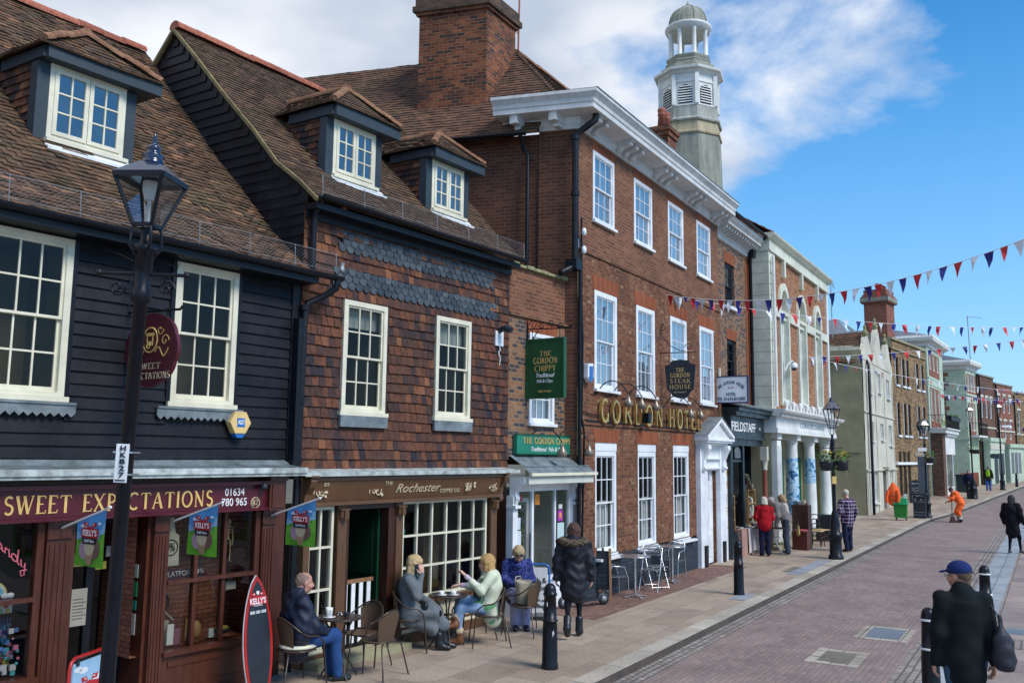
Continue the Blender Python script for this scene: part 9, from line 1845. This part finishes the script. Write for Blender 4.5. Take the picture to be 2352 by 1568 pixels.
# ---- woman in red jumper, back view
J = stand(1.58,lean=.06,armf=.22,armout=.24); J['hairc'] = (.62,.58,.48); J['wrL'] = (-.12,.28,1.0); J['wrR'] = (.12,.28,1.0)
build_person('w',(7.03,25.05,0),10,'white haired woman in red jumper and navy trousers browsing the stall',J,bob(-.07,.016,False),(.5,.3,.22),head=(10,22,0),female=True,garments=[
    ('jumper','cloth',(.36,.008,.016),lambda g,J: (torso(g,J,.03,hem=(0,0,.84),waist=.02,sq=.8),sleeves(g,J,.016)),dict(noise=.005)),('trousers','cloth',(.010,.012,.035),lambda g,J: trousers(g,J,.006,.012),dict(noise=.003)),('shoes','leather',(.012,.012,.015),lambda g,J: shoes(g,J),dict(noise=0))],hands=[('L',(.2,.9,-.3),(-.3,.3,.9),.5),('R',(-.2,.9,-.3),(.3,.3,.9),.5)])
# ---- man in beige jacket bending forward
J = stand(1.74,lean=0,armf=.2); J['hairc'] = (.55,.50,.45); J['chest'] = (0,.16,1.22); J['neck'] = (0,.30,1.36); J['head'] = (0,.42,1.45)
for s,q in (('L',-1),('R',1)): J['sh'+s] = (q*.18,.26,1.34); J['el'+s] = (q*.24,.20,1.06); J['wr'+s] = (q*.16,.26,.88)
build_person('m',(7.80,25.6,0),290,'grey haired man in beige jacket and grey trousers leaning over the stall',J,short(.006,True),(.58,.31,.24),head=(15,32,0),garments=[
    ('jacket','cloth',(.38,.32,.26),lambda g,J: (torso(g,J,.028,hem=(0,.0,.86),sq=.85),sleeves(g,J,.02),g.cap(a_(J,'neck')-V3(0,.02,.03),a_(J,'neck')+V3(0,.02,.01),.08,.07)),dict(noise=.007)),('trousers','cloth',(.065,.075,.10),lambda g,J: trousers(g,J,.016,.01),dict(noise=.004)),('shoes','leather',(.012,.014,.022),lambda g,J: shoes(g,J,.05),dict(noise=0))],hands=[('L',(0,.3,-1),(-.9,0,.1),.6),('R',(0,.3,-1),(.9,0,.1),.6)])
J = stand(1.60,lean=.08); J['hairc'] = (.42,.27,.14)
build_person('w',(8.05,26.35,0),300,'woman with light brown hair mostly hidden behind the man in beige',J,bob(-.08,.015),(.55,.33,.25),head=(0,25,0),female=True,garments=[
    ('coat','cloth',(.50,.44,.38),lambda g,J: (torso(g,J,.02,hem=(0,0,.75),sq=.8),sleeves(g,J,.012)),dict()),('trousers','cloth',(.45,.42,.38),lambda g,J: trousers(g,J,-.01),dict()),('shoes','leather',(.5,.48,.45),lambda g,J: shoes(g,J),dict(noise=0))])
hb_ = empty('handbag',(8.22,25.9,.72),0,'mustard handbag hanging behind the man in beige','bag'); S_ = Sdf(.02); S_.cap((0,0,.02),(0,0,-.16),.05,.085,.6,(1,0,0)); sdf_obj('bag_body',[(S_,.010)],'leather',hb_,col=(.36,.27,.07)); m = Mesh(); m.tube([(0,-.05,.05),(-.03,0,.22),(0,.05,.05)],.01,5); m.build('handle','dark_ink',hb_)
# ---- man in checked shirt
J = stand(1.76,step=.05,armf=.10); J['hairc'] = (.60,.56,.46); J['head'] = (0,.06,1.66)
def check(V):
    C_ = np.tile(np.array((.035,.015,.045)),(len(V),1)); a = np.abs(((V[:,0]+V[:,1]*.6)*11) % 1-.5) < .09; b_ = np.abs((V[:,2]*10) % 1-.5) < .09; C_[a | b_] = (.34,.28,.40); C_[a & b_] = (.65,.6,.68); return C_
build_person('m',(9.83,26.44,0),345,'white haired man in purple and white checked shirt behind the lamp post',J,short(.008),(.58,.32,.24),head=(12,12,0),garments=[
    ('shirt','cloth',(.1,.05,.1),lambda g,J: (torso(g,J,.035,hem=(0,0,.86),waist=.02,sq=.85),sleeves(g,J,.018)),dict(colf=check,noise=.004,res=.010)),('trousers','cloth',(.012,.017,.045),lambda g,J: trousers(g,J,.012),dict()),('shoes','leather',(.05,.025,.015),lambda g,J: shoes(g,J,.048),dict(noise=0))],hands=[('L',(0,.2,-1),(-1,0,0),.5),('R',(0,.2,-1),(1,0,0),.5)])
# ---- street sweeper
J = stand(1.68); J['hairc'] = (.04,.015,.015); J['pelvis'] = (0,-.08,.86); J['chest'] = (0,.10,1.14); J['neck'] = (0,.22,1.30); J['head'] = (0,.30,1.41)
for s,q in (('L',-1),('R',1)): J['sh'+s] = (q*.18,.17,1.28); J['hip'+s] = (q*.10,-.08,.82)
J['elL'] = (-.22,.30,1.05); J['wrL'] = (-.08,.50,1.12); J['elR'] = (.22,.22,.98); J['wrR'] = (.0,.46,.88); J['knL'] = (-.1,.06,.47); J['knR'] = (.1,.08,.47)
build_person('m',(20.05,40.45,-.09),282,'street sweeper in orange high visibility overalls bending over a broom',J,short(.012),(.38,.2,.14),head=(0,45,0),garments=[
    ('overalls','orange_cloth',(1,1,1),lambda g,J: (torso(g,J,.03,sq=.95),sleeves(g,J,.012,.75),trousers(g,J,.035,.0,ank=.35)),dict(noise=.008)),
    ('trousers','cloth',(.010,.015,.03),lambda g,J: trousers(g,J,.01,.01,top=.12),dict()),('boots','leather',(.02,.02,.03),lambda g,J: shoes(g,J,.05,.06),dict(noise=0)),
    ('reflective_bands','cloth',(.62,.62,.5),lambda g,J: [g.cap(a_(J,'kn'+s)+(a_(J,'an'+s)-a_(J,'kn'+s))*t,a_(J,'kn'+s)+(a_(J,'an'+s)-a_(J,'kn'+s))*(t+.08),.076,.076) for s in 'LR' for t in (.45,.7)],dict(noise=0,k=.01))],hands=[('L',(0,.9,.1),(-.5,0,.8),1.1),('R',(-.2,.9,.1),(.5,0,.8),1.1)])
br_ = empty('broom',(19.66,40.28,-.09),R(20),'long handled broom held by the street sweeper','broom'); m = Mesh(); m.tube([(-.02,0,.12),(.06,.03,2.3)],.018,6); m.build('handle','darkwood',br_); m = Mesh(); m.prism([(-.16,0),(.16,0),(.05,.28),(-.05,.28)],'y',-.05,.05); m.build('bristles','darkwood',br_)
# ---- woman in black with long hair at the right
J = stand(1.74,step=.12,armf=.12); J['hairc'] = (.008,.007,.009); J['anR'] = (.10,.24,.09); J['knR'] = (.10,.18,.48); J['knL'] = (-.08,.0,.49); J['anL'] = (-.08,-.12,.09)
def longh(H,h_,M,hs): bob(-.16,.012,False)(H,h_,M,hs); H.cap(h_(0,-.07,-.05),h_(0,-.10,-.32),.075,.055)
build_person('w',(15.12,27.3,-.09),50,'woman with long black hair in black coat and tights walking to the right',J,longh,(.5,.28,.2),female=True,garments=[
    ('coat','cloth',(.008,.009,.014),lambda g,J: (torso(g,J,.04,hem=(0,0,.66),sq=.9),sleeves(g,J,.024)),dict(noise=.006)),('tights','cloth',(.007,.008,.012),lambda g,J: trousers(g,J,-.012,-.01),dict(noise=0)),('shoes','leather',(.015,.016,.025),lambda g,J: shoes(g,J,.042),dict(noise=0)),('shoe_soles','cloth',(.6,.6,.6),lambda g,J: [g.cap(a_(J,'an'+s)+V3(0,-.05,-.075),a_(J,'an'+s)+V3(0,.15,-.075),.022,.02,.6,(0,0,1)) for s in 'LR'],dict(noise=0,k=.01))],
    hands=[('L',(0,.2,-1),(-1,0,0),.6),('R',(0,.2,-1),(1,0,0),.6)])
hb_ = empty('handbag',(15.47,27.1,.95),R(-50),'large dark shoulder bag with grey panel carried by the woman in black','bag'); S_ = Sdf(.02); S_.cap((0,0,.1),(0,0,-.28),.05,.12,.6,(1,0,0)); S_.cap((0,0,.1),(0,-.02,.42),.03,.02); sdf_obj('bag_body',[(S_,.012)],'leather',hb_,col=(.012,.014,.03)); m = Mesh(); m.box(-.075,-.06,-.06,.05,-.25,-.05); m.build('pocket','canvas',hb_)
# ---- far pedestrians
def far(loc,b,label,top,leg,hairc,h=1.7,extra=None,g3=()):
    J = stand(h,step=.10); J['hairc'] = hairc
    return build_person('m',loc,b,label,J,short(.01),(.5,.3,.2),res=.022,extra=extra,garments=[('jacket','cloth',top,lambda g,J: (torso(g,J,.035,hem=(0,0,.84),sq=.85),sleeves(g,J,.018)),dict()),('trousers','cloth',leg,lambda g,J: trousers(g,J,.012),dict()),('shoes','leather',(.03,.03,.03),lambda g,J: shoes(g,J),dict(noise=0))])
far((28.45,56.0,.33),200,'distant person in dark navy coat standing behind the pair of bollards',(.010,.016,.05),(.012,.014,.02),(.02,.02,.02),1.72)
def rucks(o,J,h_,M): S_ = Sdf(.03); S_.cap((0,-.2,1.35),(0,-.21,1.1),.11,.13,.6,FW); sdf_obj('rucksack',[(S_,.02)],'cloth',o,col=(.28,.55,.02))
far((33.31,62.87,.54),30,'distant man with lime green rucksack walking away',(.02,.025,.02),(.04,.09,.28),(.18,.1,.06),1.72,rucks)
far((42.0,71.0,.8),190,'distant person in dark clothes near the right edge',(.015,.02,.06),(.02,.02,.05),(.02,.02,.02)); far((43.0,70.2,.8),200,'distant person in pale pink top at the right edge',(.60,.38,.36),(.02,.02,.03),(.1,.05,.03)); far((44.5,75.0,.9),200,'most distant person in mustard jacket',(.35,.25,.03),(.03,.03,.03),(.05,.03,.02))
